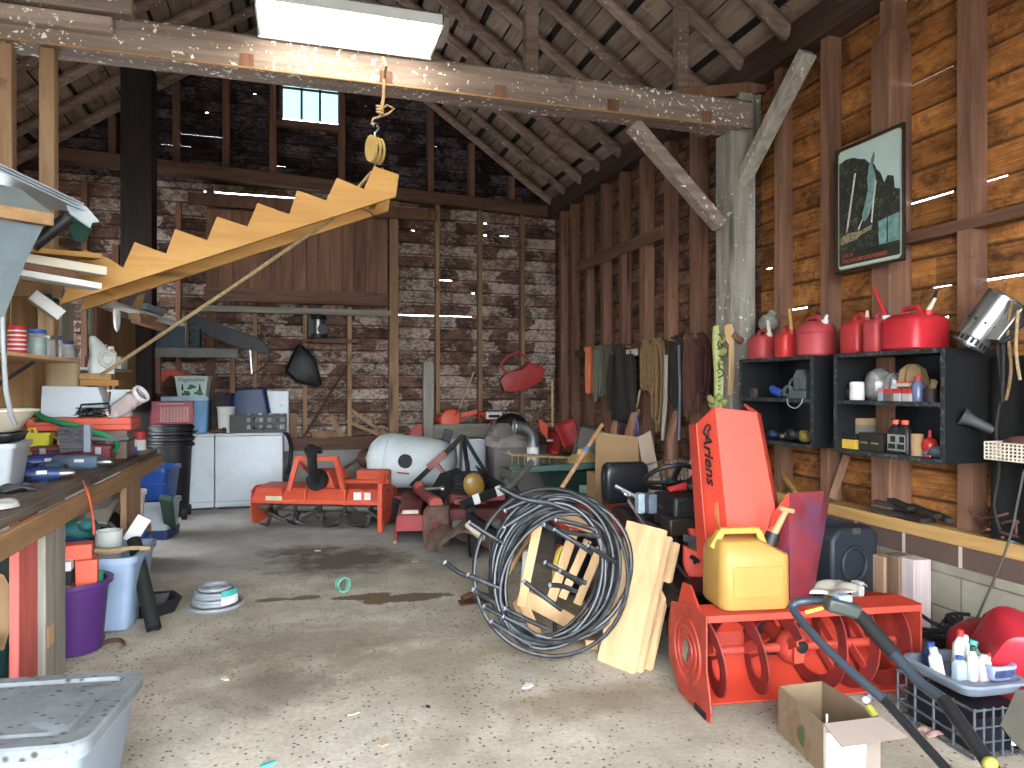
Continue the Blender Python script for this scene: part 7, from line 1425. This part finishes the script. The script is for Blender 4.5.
MB().box(sc_.x-.12, sc_.y-.3, .58, sc_.x+.12, sc_.y+.05, sc_.z-.29).build('seat_bracket', K['blackmet'], t)
sw_c = tp(670, 477, 4.05)
tilt_ = (R(-34), R(2), 0)
o = MB().torus((0, 0, 0), .158, .015, (0, 0, 0), 32, 8).build('steering_wheel', K['black'], t); o.location = sw_c; o.rotation_euler = tilt_
mb = MB()
for a in (R(35), R(150), R(270)): mb.bar((0, 0, -.04), (.155*math.cos(a), .155*math.sin(a), 0), .035, .014)
mb.cyl((0, 0, -.06), (0, 0, -.02), .04, seg=14); mb.build('spoke', K['black'], o)
MB().cyl(sw_c+Vector((0, 0, -.05)), (sw_c.x, sw_c.y-.1, .42), .022, seg=10).build('steering_column', K['blackmet'], t)
e0 = tp(684, 506, 3.95)
MB().cbox(e0+Vector((.02, 0, -.02)), (.32, .3, .2)).build('engine_shroud', K['black'], t, bev=.02); mb = MB()
for k in range(3): mb.cbox(e0+Vector((.02, -.155, .04-.05*k)), (.24, .01, .012))
mb.build('shroud_rib', K['rubber'], t); MB().cbox(tp(640, 503, 3.95), (.045, .06, .12)).build('fuel_bowl', mat('frosted_bowl', (150, 166, 176), .5), t, bev=.008); MB().cbox(tp(650, 503, 3.97), (.055, .09, .115)).build('battery', mat('battery_grey', (96, 108, 120), .5), t, bev=.006)
MB().cbox(tp(688, 525, 3.8), (.3, .14, .1)).build('air_cleaner', mat('brown_black', (48, 36, 30), .4), t, bev=.01); MB().cbox(tp(645, 535, 3.95), (.12, .2, .14)).build('control_box', mat('dark_brown_metal', (70, 46, 42), .5), t, bev=.01)
MB().ell(tp(680, 488, 4.0), .05, .04, .022).tube([tp(668, 490, 4.0), tp(686, 485, 3.98)], .02, 8).build('red_rag', K['red'], t); MB().ell(tp(696, 486, 3.98), .08, .05, .04).build('dark_rag', K['black'], t)
MB().plate([tp(683, 545, 3.66), tp(702, 553, 3.62), tp(706, 596, 3.6), tp(694, 592, 3.62), tp(683, 565, 3.66)], .05).build('console_panel', AO, t, bev=.006); MB().plate([tp(688, 528, 3.72), tp(712, 533, 3.68), tp(712, 548, 3.66), tp(690, 540, 3.7)], .06).build('hood_panel', AO, t, bev=.006)
MB().ell(tp(694, 560, 3.62), .012, .02, .03).tube([tp(690, 556, 3.62), tp(699, 562, 3.6)], .012, 8).build('control_knob', K['black'], t); MB().plate([tp(699, 538, 3.62), tp(711, 542, 3.6), tp(711, 550, 3.6), tp(699, 545, 3.62)], .01).build('sticker', K['paper'], t)
MB().plate([tp(683, 534, 3.7), tp(699, 537, 3.66), tp(699, 544, 3.66), tp(683, 541, 3.7)], .012).build('black_panel', K['black'], t)
MB().box(-.28, .05, .3, .2, .75, .42).build('blower_mount', K['blackmet'], t, bev=.02); MB().cyl((-.16, .3, .3), (-.16, .3, .12), .08, seg=18).build('pulley', K['blackmet'], t); MB().cyl((-.1, .62, .3), (-.1, .62, .12), .07, seg=18).build('pulley', K['blackmet'], t)
MB().tube([tp(615, 486, 4.1), tp(640, 499, 4.05), tp(652, 504, 4.0)], .013, 8).torus(tp(626, 493, 4.08), .03, .008, (.5, .6, 0), 16, 6).build('cable_grip', K['galv'], t)
MB().tube([tp(630, 500, 4.1), tp(642, 520, 3.95), tp(660, 545, 3.8), tp(700, 592, 3.5)], [.02, .018, .012, .008], 8).build('lift_lever', K['steel'], t)
MB().tube(smooth([tp(652, 503, 4.0), tp(665, 510, 3.95), tp(672, 525, 3.9), tp(674, 545, 3.85)]), .006, 6).build('cable', K['black'], t)
one(MB().plate([px(690, 462, Y=4.5), px(706, 440, Y=4.5), px(712, 520, Y=4.5), px(688, 520, Y=4.5)], .03), 'foam_sheet', mat('pink_foam', (200, 160, 160), .8), 'dusty pink foam sheet standing behind the tractor engine', 'foam sheet')
mb = MB(); c0 = px(668, 468, Y=4.6); rg = random.Random(2)
for k in range(10): x = rg.uniform(-.14, .14); mb.tube([c0+Vector((x, 0, .05)), c0+Vector((x+.02, 0, -.04)), c0+Vector((x+.02, 0, -.09))], .005, 5)
mb.tube([c0+Vector((-.16, 0, .03)), c0+Vector((0, 0, .06)), c0+Vector((.16, 0, .04))], .006, 5); mb.tube([c0+Vector((-.15, 0, -.06)), c0+Vector((.15, 0, -.06))], .006, 5)
one(mb, 'wire_rack', K['galv'], 'small wire rack of hooks seen through the steering wheel', 'rack')
# ---------------------------------------------------------------- pipe coil, pallet, planks
PC = mat('black_poly_pipe', (40, 44, 48), .32, var=.25, sc=14, dirt=(120, 124, 124), da=.2, ds=16)
cc = px(552, 574, d=3.98); fw = Vector((cc.x, cc.y, 0)).normalized()
t = T('pipe_coil', 'big coil of black poly pipe standing against a pallet', 'pipe coil', cc); rg = random.Random(12)
rtv = Vector((fw.y, -fw.x, 0)); up = (Vector((0, 0, 1))*math.cos(R(14))+fw*math.sin(R(14)))
nrm = rtv.cross(up)
def cp(a, r_, o=0, e=1.0, sk=0): return rtv*(r_*.96*math.cos(a)*e+sk) + up*(r_*math.sin(a)) + fw*o
zmin = cc.z
def ringp(r_, o, ph, e, sx, sz, n=44): return [cp(2*PI*i/n, r_*(1+.02*math.sin(2*2*PI*i/n+ph)+.012*math.sin(3*2*PI*i/n+2*ph)), o+.03*math.sin(2*PI*i/n+ph), e)+rtv*sx+up*sz for i in range(n)]
def px2(u, v, o=0):
    # point of the coil's own plane seen at the pixel
    p0 = Vector((0, 0, CAMH)); r_ = px(u, v, d=1)-p0; q0 = cc+fw*o; s_ = (q0-p0).dot(nrm)/r_.dot(nrm); return p0+r_*s_-cc
def ellring(u, v, ru, rv, tiltd, o, r_=.0155, wob=.015, sd=0):
    n = 48; pts = []
    for i in range(n):
        a = 2*PI*i/n; k = 1+wob*math.sin(2*a+sd)+wob*.6*math.sin(3*a+1.7*sd)
        x, y = ru*k*math.cos(a), rv*k*math.sin(a); c_, s_ = math.cos(R(tiltd)), math.sin(R(tiltd))
        pts.append(px2(u+x*c_-y*s_, v+x*s_+y*c_, o+.03*math.sin(a+sd)))
    return pts
rings = [(551, 573, 77, 84, 0, -.06), (561, 567, 70, 76, 12, .05), (562, 568, 68, 72, 20, -.02), (556, 569, 64, 74, 8, -.05), (553, 572, 60, 76, 14, .0), (556, 571, 56, 73, 18, .03), (550, 574, 54, 72, 10, -.04), (554, 572, 52, 69, 22, .06), (548, 576, 54, 69, 16, -.01), (556, 576, 49, 66, 20, .02), (551, 573, 47, 66, 24, .07), (553, 577, 60, 70, 26, .04), (558, 578, 53, 68, 30, -.03)]
for k, (u, v, a, b_, ti, o) in enumerate(rings): MB().tube(ellring(u, v, a, b_, ti, o, sd=k*1.3), .0125 if k else .0115, 9, True).build('pipe_loop', PC, t)
ends = [((506, 510), (534, 500), (568, 510)), ((505, 527), (522, 516), (540, 506)), ((545, 525), (560, 531), (600, 536)), ((557, 520), (576, 524), (596, 530)), ((589, 546), (603, 555), (618, 563)), ((546, 563), (562, 572), (582, 584)), ((561, 571), (572, 577), (586, 583)), ((551, 585), (562, 586), (577, 592)), ((525, 582), (542, 595), (562, 610)), ((474, 590), (486, 598), (500, 606)), ((485, 607), (502, 616), (526, 625)), ((506, 609), (524, 618), (546, 628)), ((504, 617), (522, 626), (540, 638)), ((446, 563), (460, 573), (480, 580), (498, 586)), ((469, 575), (482, 581), (499, 588)), ((470, 523), (487, 534), (503, 543)), ((492, 622), (508, 632), (530, 645)), ((555, 530), (580, 545), (592, 553)), ((500, 488), (520, 498), (545, 503))]
for k, pts in enumerate(ends):
    P_ = smooth([px2(u, v, -.1-.012*(k % 4)+.03*i) for i, (u, v) in enumerate(pts)], 5); o = MB().tube(P_, .0135, 9).build('pipe_end', PC, t); q_ = (P_[0]-P_[1]).normalized()
    MB().pipe(P_[0]+q_*.004, P_[0]+q_*.012, .0138, .0095, 10).build('cut_rim', K['grey'], o)
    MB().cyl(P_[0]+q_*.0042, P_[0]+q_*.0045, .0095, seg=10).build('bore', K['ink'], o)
# pallet leaning behind
pt0 = T('pallet', 'pale wooden pallet leaning upright behind the pipe coil', 'pallet', (0, 0, 0)); PD = 4.3
def pq(u, v, d=PD): return px(u, v, d=d)
for (a, b_, w_) in (((541, 510), (521, 606), .055), ((574, 530), (551, 600), .06), ((588, 540), (562, 598), .05), ((600, 548), (577, 604), .05), ((610, 560), (585, 640), .06)): MB().bar(pq(*a), pq(*b_), w_, .022, fw).build('slat', M['pineZ'], pt0, bev=.003)
for (a, b_, w_) in (((540, 508), (600, 528), .09), ((519, 594), (572, 622), .09), ((570, 632), (606, 600), .08)): MB().bar(pq(*a, PD+.04), pq(*b_, PD+.06), w_, .03, fw).build('cross_board', M['pineZ'], pt0, bev=.003)
for a_, b_ in (((519, 600), (535, 636)), ((586, 636), (592, 645))): MB().bar(pq(*a_, PD+.05), px(*b_, z=.03), .07, .05).build('foot', M['pineZ'], pt0)
t2 = T('yellow_scoop', 'yellow plastic handle behind the pallet slats', 'handle', px(556, 590, d=4.4)); MB().tube(smooth([(0, 0, 0), (.0, 0, .12), (.02, 0, .22), (.05, 0, .25)]), .024, 10).build('grip', mat('deep_yellow', (212, 186, 40), .45), t2); MB().tube([(0, 0, 0), (-.01, 0, -.3)], .014, 8).build('stick', K['black'], t2)
one(MB().plate([px(523, 552, d=4.45), px(532, 548, d=4.45), px(530, 584, d=4.45), px(520, 588, d=4.45)], .05), 'white_carton', K['paper'], 'white carton seen between coil and pallet slats', 'carton')
one(MB().box(-.06, -.05, 0, .2, .05, .012).tube([(-.04, 0, .03), (0.05, .03, .05), (.15, 0, .03)], .025, 7), 'floor_plate', K['rusty'], 'rusty plate lying on the floor left of the coil', 'plate', (px(468, 603, z=0).x, px(468, 603, z=0).y, 0))
# planks
for k, (tl_, tr_, bl, br_, dd, lab) in enumerate((((627, 520), (665, 530), (597, 660), (632, 674), 0, 'widest of three new planks, standing in front of the other two'), ((648, 532), (671, 537), (612, 664), (641, 673), .03, 'middle of three new planks leaning by the pipe coil'), ((656, 537), (678, 543), (620, 660), (650, 671), .06, 'rearmost of three new planks, showing its edge at right'))):
    b0 = px(*bl, z=0); b1 = px(*br_, z=0); d0 = (Vector((b0.x, b0.y, 0))).dot(FW); d1 = Vector((b1.x, b1.y, 0)).dot(FW)
    t0_ = px(*tl_, d=d0+.17+dd); t1_ = px(*tr_, d=d1+.17+dd)
    n_ = (t0_-b0).cross(b1-b0).normalized(); n_ = n_ if n_.y > 0 else -n_
    one(MB().skin([[b0, b1, t1_, t0_], [p+n_*.026 for p in (b0, b1, t1_, t0_)]], sm=False), 'plank', M['pineZ'], lab, 'plank', group='new planks by the pipe coil', bev=.002)
# ---------------------------------------------------------------- things by the right wall
p = px(840, 560, X=3.25); t = T('tool_case', 'dark blue grey plastic tool case standing by block wall', 'tool case', (3.25, p.y+.05, 0), rz=R(8))
CB = mat('case_blue', (58, 72, 96), .5, var=.1); CK = mat('case_black', (44, 50, 58), .5)
MB().skin([[Vector((x, y, z)) for x, z in ((-.2, .0), (.2, .0), (.2, .58), (.13, .64), (-.13, .64), (-.2, .58))] for y in (-.0, .17)], sm=False).build('case_half', CB, t, bev=.02); MB().skin([[Vector((x, y, z)) for x, z in ((-.2, .0), (.2, .0), (.2, .58), (.13, .64), (-.13, .64), (-.2, .58))] for y in (-.16, -.004)], sm=False).build('case_half', CK, t, bev=.02)
MB().torus((-.02, -.165, .42), .1, .014, (PI/2, 0, 0), 24, 6).build('embossed_ring', CK, t); MB().box(-.03, -.17, .6, .03, -.16, .635).build('latch', K['galv'], t); MB().tube([(-.205, -.06, .3), (-.25, -.06, .33), (-.25, -.06, .47), (-.205, -.06, .5)], .014, 8).build('handle', CK, t)
for (u0, u1, v0, v1, mm, lab, dx) in ((861, 884, 551, 606, wood('rough_cut_wood', (170, 138, 112), (136, 104, 82), 'Z'), 'reddish sawn block leaning on the wall behind the blower', 0), (882, 899, 553, 607, wood('bark_slab', (122, 96, 76), (66, 52, 44), 'Z', sc=26, bump=.8), 'bark faced slab between two sawn blocks', .02), (897, 914, 556, 608, wood('grey_lilac_slab', (176, 162, 158), (146, 130, 128), 'Z'), 'pale cracked slab nearest of the wall blocks', .04)):
    a, b_ = px(u0, v0, X=3.42+dx), px(u1, v1, X=3.42+dx); one(MB().box(0, b_.y-a.y, 0, .13, 0, a.z), 'wood_block', mm, lab, 'wood block', (3.42+dx, a.y, 0), bev=.006)
one(MB().box(-.02, -.06, 0, .02, .0, .34), 'white_tag', K['paper'], 'narrow white card standing beside the tool case', 'card', (3.2, px(854, 590, X=3.2).y, .0))
rag('rag', 'cream cloth lying on the snow blower bucket by the case', (2.62, 3.0, .467), .3, .16, .03, mat('cream_cloth', (206, 198, 180), .95), 8)
# ---------------------------------------------------------------- mower handle reaching in from the right
GB = mat('handle_grey', (66, 76, 86), .4, .3); t = T('push_mower', 'grey black folding mower handle arching over the cardboard box', 'mower', (0, 0, 0))
hA, hB = px(791, 606, d=2.86), px(838, 612, d=2.8); l1 = px(884, 700, d=2.5); l2 = px(944, 700, d=2.42); e1 = px(952, 775, d=2.18); e2 = px(995, 772, d=2.16)
base = lambda p, q_, f: q_+(q_-p).normalized()*f
f1, f2 = base(l1, e1, .2), base(l2, e2, .2)
MB().tube(smooth([px(826, 600, d=2.86), px(806, 601, d=2.9), px(794, 604, d=2.9), px(796, 614, d=2.87), px(830, 652, d=2.7), l1]), .0165, 10).build('left_bar', GB, t)
MB().tube([l1, e1, f1], .015, 10).build('lower_left_bar', K['black'], t)
MB().tube([px(826, 600, d=2.86), px(850, 608, d=2.8), px(864, 620, d=2.75), px(895, 655, d=2.62)], [.017, .026, .027, .026], 12).build('foam_grip', K['rubber'], t)
MB().tube([px(895, 655, d=2.62), px(920, 683, d=2.52), l2], .02, 12).build('right_bar', GB, t); MB().tube([l2, e2, f2], [.024, .022, .018], 10).build('lower_right_bar', K['black'], t)
cb = px(842, 607, d=2.78); MB().cbox(cb+Vector((0, .0, .0)), (.13, .07, .055), (0, R(14), R(-20))).build('control_box', mat('dark_olive_box', (58, 64, 60), .35), t, bev=.012); MB().cbox(px(842, 598, d=2.8), (.06, .05, .03)).build('control_cap', K['bluegrey'], t, bev=.006)
MB().bar(px(806, 612, d=2.87), px(824, 607, d=2.84), .02, .012).build('yellow_strap', K['yellow'], t); MB().cyl(px(868, 697, d=2.52), px(866, 700, d=2.48), .012, seg=12).build('knob', K['grey'], t); MB().bar(px(868, 706, d=2.5), px(875, 715, d=2.47), .02, .012).build('yellow_tie', mat('olive_yellow', (150, 150, 40), .5), t)
MB().ell(px(990, 764, d=2.16), .026, .02, .022).build('yellow_clamp', mat('olive_yellow', (150, 150, 40)), t)
# mower body outside the picture that the bars belong to
mid = (f1+f2)/2; MB().tube([f1, mid+Vector((.05, -.12, -.08)), (mid.x+.06, mid.y-.2, .2)], .015, 8).tube([f2, mid+Vector((.1, -.1, -.08)), (mid.x+.12, mid.y-.2, .2)], .015, 8).build('bar_foot', K['black'], t)
MB().skin([rr(.4, .46, .12, .09, cx=mid.x+.1, cy=mid.y-.36), rr(.4, .46, .12, .16, cx=mid.x+.1, cy=mid.y-.36), rr(.28, .3, .1, .21, cx=mid.x+.1, cy=mid.y-.36)]).build('deck', K['darkred'], t)
for sx in (-1, 1):
    for sy in (-1, 1): x, y = mid.x+.1+sx*.22, mid.y-.36+sy*.17; MB().cyl((x-.02, y, .085), (x+.02, y, .085), .085, seg=20).build('wheel', K['rubber'], t)
# ---------------------------------------------------------------- cardboard box
bh = .2; c = [px(824, 724, z=bh), px(880, 717, z=bh), px(822, 681, z=bh), px(779, 686, z=bh)]   # front-left, front-right, back-right, back-left
t = T('cardboard_box', 'open stained cardboard box with white label in the foreground', 'box', (c[0].x, c[0].y, 0)); o0 = Vector((c[0].x, c[0].y, 0))
P_ = [p-o0 for p in c]; F_ = [Vector((p.x, p.y, 0)) for p in P_]
CS = mat('stained_cardboard', (140, 116, 88), .9, var=.15, sc=4, dirt=(112, 78, 34), da=.6, ds=6); CP = mat('greyish_cardboard', (158, 140, 128), .9, var=.06)
MB().plate([F_[0], F_[1], P_[1], P_[0]], .006).build('front_panel', CP, t); MB().plate([F_[3], F_[0], P_[0], P_[3]], .006).build('side_panel', CS, t); MB().plate([F_[1], F_[2], P_[2], P_[1]], .006).build('side_panel', CS, t); MB().plate([F_[2], F_[3], P_[3], P_[2]], .006).build('back_panel', CS, t)
MB().plate([p+Vector((0, 0, .004)) for p in F_], .006).build('bottom_panel', CS, t)
ed = (P_[1]-P_[0]).normalized(); out_ = Vector((ed.y, -ed.x, 0)); 
MB().plate([P_[0], P_[1], P_[1]+out_*.09+Vector((.03, 0, -.045))+ed*.02, P_[0]+out_*.09+Vector((0, 0, -.045))+ed*.01], .006).build('front_flap', CP, t)
pn = out_*.0045; u0_, u1_ = .04, .96; W3 = (P_[1]-P_[0]).length
lb = lambda a, z: P_[0]*(1-a)+P_[1]*a+Vector((0, 0, z-bh))+pn
MB().plate([lb(.03, .005), lb(.72, .005), lb(.74, .165), lb(.03, .165)], .002).build('label_sheet', K['paper'], t)
rz3 = math.atan2(ed.y, ed.x)
for k, s in enumerate(('FULLY TESTED', 'CUSTOMER RETURN', 'AS IS', 'REPAIR')):
    q_ = lb(.31, .128-k*.016)+out_*.002; text_mesh(s, .0085, 'lettering', mat('grey_ink', (90, 96, 110), .7), t, q_, (PI/2, 0, rz3), .0003)
mb = MB()
for k in range(5): mb.torus(lb(.27, .131-k*.016)+out_*.002, .0055, .0007, (PI/2, 0, rz3), 16, 4)
mb.build('check_circle', mat('grey_ink', (90, 96, 110)), t); q_ = lb(.31, .066)+out_*.002; MB().bar(q_, q_+ed*.06, .0006, .0006).build('rule_line', mat('grey_ink', (90, 96, 110)), t)
MB().ell((P_[0]+P_[3])/2*.9+Vector((-.004, -.03, -.1)), .003, .06, .05, 10, 6).build('leaf_print', mat('print_green', (72, 80, 50), .9), t)
one(MB().tube([(c[0].x+.03, c[0].y+.02, .1), (c[0].x+.03, c[0].y+.02, .225)], .004, 8), 'white_stick', K['white'], 'thin white stick standing in the open cardboard box', 'stick')
# ---------------------------------------------------------------- milk crate, tray of bottles, red cans
t = T('milk_crate', 'black wire milk crate standing at the lower right', 'crate', (2.6, 2.22, 0), rz=R(-5)); w_, d_, h_ = .36, .42, .21
mb = MB(); 
for z in (.01, .07, .13, .2): mb.tube([(0, 0, z), (w_, 0, z), (w_, d_, z), (0, d_, z)], .006, 6, True)
mb.build('wire_ring', mat('crate_wire', (84, 90, 98), .5), t); mb = MB()
for k in range(5): y = d_*k/4; mb.tube([(0, y, .006), (0, y, h_)], .006, 6).tube([(w_, y, .006), (w_, y, h_)], .006, 6)
for k in range(9): x = w_*k/8; mb.tube([(x, 0, .006), (x, 0, h_)], .005, 6).tube([(x, d_, .006), (x, d_, h_)], .005, 6)
for k in range(8): mb.tube([(w_*k/7, 0, .006), (w_*k/7, d_, .006)], .004, 5)
mb.build('wire_upright', mat('crate_wire', (84, 90, 98), .5), t); MB().box(.03, .03, .012, w_-.03, d_-.03, .15).build('dark_contents', mat('crate_dark', (24, 28, 34), .6, var=.4, sc=16), t); MB().box(.17, -.012, .05, .29, -.006, .13).build('tag', K['paper'], t)
tz = .2135
t = T('parts_tray', 'pale grey plastic tray on top of the black milk crate', 'tray', (2.79, 2.44, tz), rz=R(-5)); MB().tub(.27, .34, .3, .37, .06, r=.05, rim=.012, rh=.012).build('tray_body', mat('tray_grey', (138, 150, 166), .5), t)
ty0 = tz+.022
def bottle(x, y, r_, h_, m_, cm, label, nm='bottle', tilt=(0, 0, 0), sq=None):
    t = T(nm, label, 'bottle', (2.79+x, 2.44+y, ty0), rot=tilt, group='bottles in the grey tray')
    if sq: MB().skin([rr(sq[0], sq[1], .008, 0), rr(sq[0], sq[1], .01, h_*.7), rr(sq[0]*.5, sq[1]*.6, .008, h_*.84)]).build('bottle_body', m_, t)
    else: MB().lathe([(r_*.92, 0), (r_, .006), (r_, h_*.65), (r_*.45, h_*.8), (r_*.4, h_*.84)], 14).build('bottle_body', m_, t)
    MB().lathe([(r_*.48, h_*.84), (r_*.48, h_*.98), (r_*.3, h_)], 12).build('cap', cm, t)
bottle(-.1, .03, .035, .13, K['white'], K['white'], 'white squeeze bottle tilted at the far end of grey tray', tilt=(0, R(-14), 0), sq=(.05, .035)); bottle(-.07, .1, .035, .12, K['navy'], K['bluelid'], 'small blue bottle behind the white squeeze bottle'); bottle(-.04, -.02, .03, .1, mat('blue_white_label', (170, 186, 206), .5), K['bluelid'], 'pale blue square bottle in the grey tray', sq=(.055, .04))
bottle(.01, .03, .028, .19, mat('translucent_white', (210, 214, 210), .4), K['red'], 'tall white tube bottle with red cap in grey tray', tilt=(0, R(4), 0)); bottle(.0, -.05, .024, .15, K['white'], K['dkgreen'], 'narrow white bottle with dark green cap in tray front', sq=(.035, .03)); bottle(.06, .04, .03, .16, K['cream'], K['white'], 'cream bottle with white cap behind the lavender basket')
bottle(.09, .06, .04, .13, mat('sea_green', (110, 158, 148), .4), K['teal'], 'sea green round bottle behind the lavender basket', tilt=(0, R(20), 0)); bottle(.05, -.06, .03, .11, mat('label_white_red', (216, 200, 196), .5), K['white'], 'white box shaped bottle with pink mark in tray', sq=(.06, .035)); bottle(.115, -.03, .016, .1, K['cream'], K['red'], 'tiny red capped tube standing in the lavender basket')
t = T('small_basket', 'lavender slotted basket in the grey tray at right', 'basket', (2.79+.1, 2.44-.06, ty0+.002), rz=R(-5)); MB().tub(.1, .11, .12, .13, .075, r=.02, rim=.006, rh=.012).build('basket_body', mat('lavender', (168, 176, 214), .5), t); mb = MB()
for k in range(7): mb.cbox((-.042+k*.014, -.062, .042), (.008, .012, .03))
mb.build('slot', mat('slot_blue', (70, 80, 130), .6), t)
# red gas cans at the right edge
gascan((3.3, 2.72, .0), .3, .34, .37, mat('deep_gas_red', (168, 34, 44), .5), 'dark red gas can standing on the floor by the wall', R(20), None, 0, None, 'red gas cans on the floor')
t = gascan((3.04, 2.3, .245), .36, .32, .34, mat('gloss_gas_red', (206, 38, 56), .35), 'large glossy red gas can tipped on its side by milk crate', 0, None, 0, (R(-70), R(20), R(-28)), 'red gas cans on the floor')
one(MB().box(-.16, -.16, 0, .16, .16, .1), 'support_crate', K['black'], 'black box under the tipped red gas can', 'box', (3.12, 2.28, 0), bev=.006)
gascan((2.9, 1.98, 0), .22, .24, .33, mat('pink_gas_red', (198, 84, 92), .5), 'faded pinkish gas can at the lower right edge', R(5), None, 0, None, 'red gas cans on the floor')
one(MB().plate([px(1000, 725, d=2.5), px(1016, 690, d=2.52), px(1040, 690, d=2.5), px(1040, 770, d=2.4), px(1012, 740, d=2.46)], .012), 'carton_flap', mat('dark_board', (70, 64, 54), .9), 'dark cardboard flap at the lower right edge', 'cardboard')
mb = MB(); rg = random.Random(21); c0 = px(945, 652, X=3.35); c0.z = .0
for k in range(8): mb.tube(smooth([c0+Vector((rg.uniform(-.12, .12), rg.uniform(-.18, .12), rg.uniform(.02, .28))) for _ in range(6)]), .011, 6)
one(mb, 'cable_heap', K['black'], 'heap of black cable between the blower and red can', 'cable')
# ---------------------------------------------------------------- on the floor
p = px(215, 606, z=0); t = T('tubing_coil', 'coil of grey vinyl tubing with teal tag on the floor', 'tubing', (p.x, p.y, 0)); GV = mat('grey_tubing', (152, 158, 164), .3, var=.1)
MB().torus((.0, -.0, .014), .175, .013, seg=36, ts=8).build('tube_ring', GV, t)
for k in range(4): MB().torus((.0, .02, .03+.024*k), .135-.004*k, .0135, (R(2*(k % 2)), R(1), 0), 36, 8).build('tube_ring', GV, t)
MB().torus((0, .02, .125), .1, .0135, seg=32, ts=8).build('tube_ring', GV, t)
q_ = [Vector((.15*math.cos(a), .02+.15*math.sin(a), 0)) for a in (R(-70), R(-52), R(-34), R(-16))]
MB().skin([[p_+Vector((0, 0, .03)), p_*1.02+Vector((0, 0, .03)), p_*1.02+Vector((0, 0, .085)), p_+Vector((0, 0, .085))] for p_ in q_], sm=False).build('tag', K['paper'], t); MB().skin([[p_*1.001+Vector((0, 0, .086)), p_*1.03+Vector((0, 0, .086)), p_*1.0+Vector((0, 0, .125)), p_*.97+Vector((0, 0, .125))] for p_ in q_], sm=False).build('tag_header', K['teal'], t)
p = px(343, 592, z=0); one(MB().pipe((0, -.02, .055), (0, .02, .055), .055, .045, 24), 'tape_ring', mat('mint_tape', (110, 190, 160), .5), 'mint green tape ring standing on the concrete', 'tape', (p.x, p.y, 0), rz=R(30))
def chip(u, v, s, m_, lab, sd, nm='wood_chip', cat='wood chip'):
    rg = random.Random(sd); p = px(u, v, z=0); pts = [(s*rg.uniform(.6, 1.2)*math.cos(a), s*.6*rg.uniform(.6, 1.2)*math.sin(a)) for a in [k*PI/3 for k in range(6)]]
    one(MB().prism(pts, 0, .006), nm, m_, lab, cat, (p.x, p.y, .0), rz=rg.uniform(0, 3))
chip(225, 679, .035, K['cream'], 'pale chip on the concrete in front of the purple tub', 1); chip(384, 742, .045, K['cardpale'], 'tan chip on the concrete nearest the bottom edge', 2); chip(318, 551, .05, K['cream'], 'pale scrap on the oil stained concrete', 3); chip(355, 713, .035, K['cardpale'], 'tan flake behind the nearest chip', 4); chip(416, 561, .06, K['cardpale'], 'pale splinter by the mower roller', 5); chip(428, 707, .016, K['ink'], 'small black crumb right of the tan flake', 6); chip(528, 686, .04, K['paper'], 'whitish flake on the floor below the pipe coil', 8)
p = px(268, 765, z=0); one(MB().box(-.03, -.008, 0, .03, .008, .008), 'teal_scrap', K['teal'], 'little teal scrap on the floor at the bottom edge', 'scrap', (p.x, p.y, 0), rz=.4)
rag('rag', 'pinkish crumpled wrapper on the floor beside the milk crate', (px(934, 735, z=0).x, px(934, 735, z=0).y, 0), .09, .07, .02, mat('pink_wrapper', (190, 150, 140), .8), 31, 'wrapper')
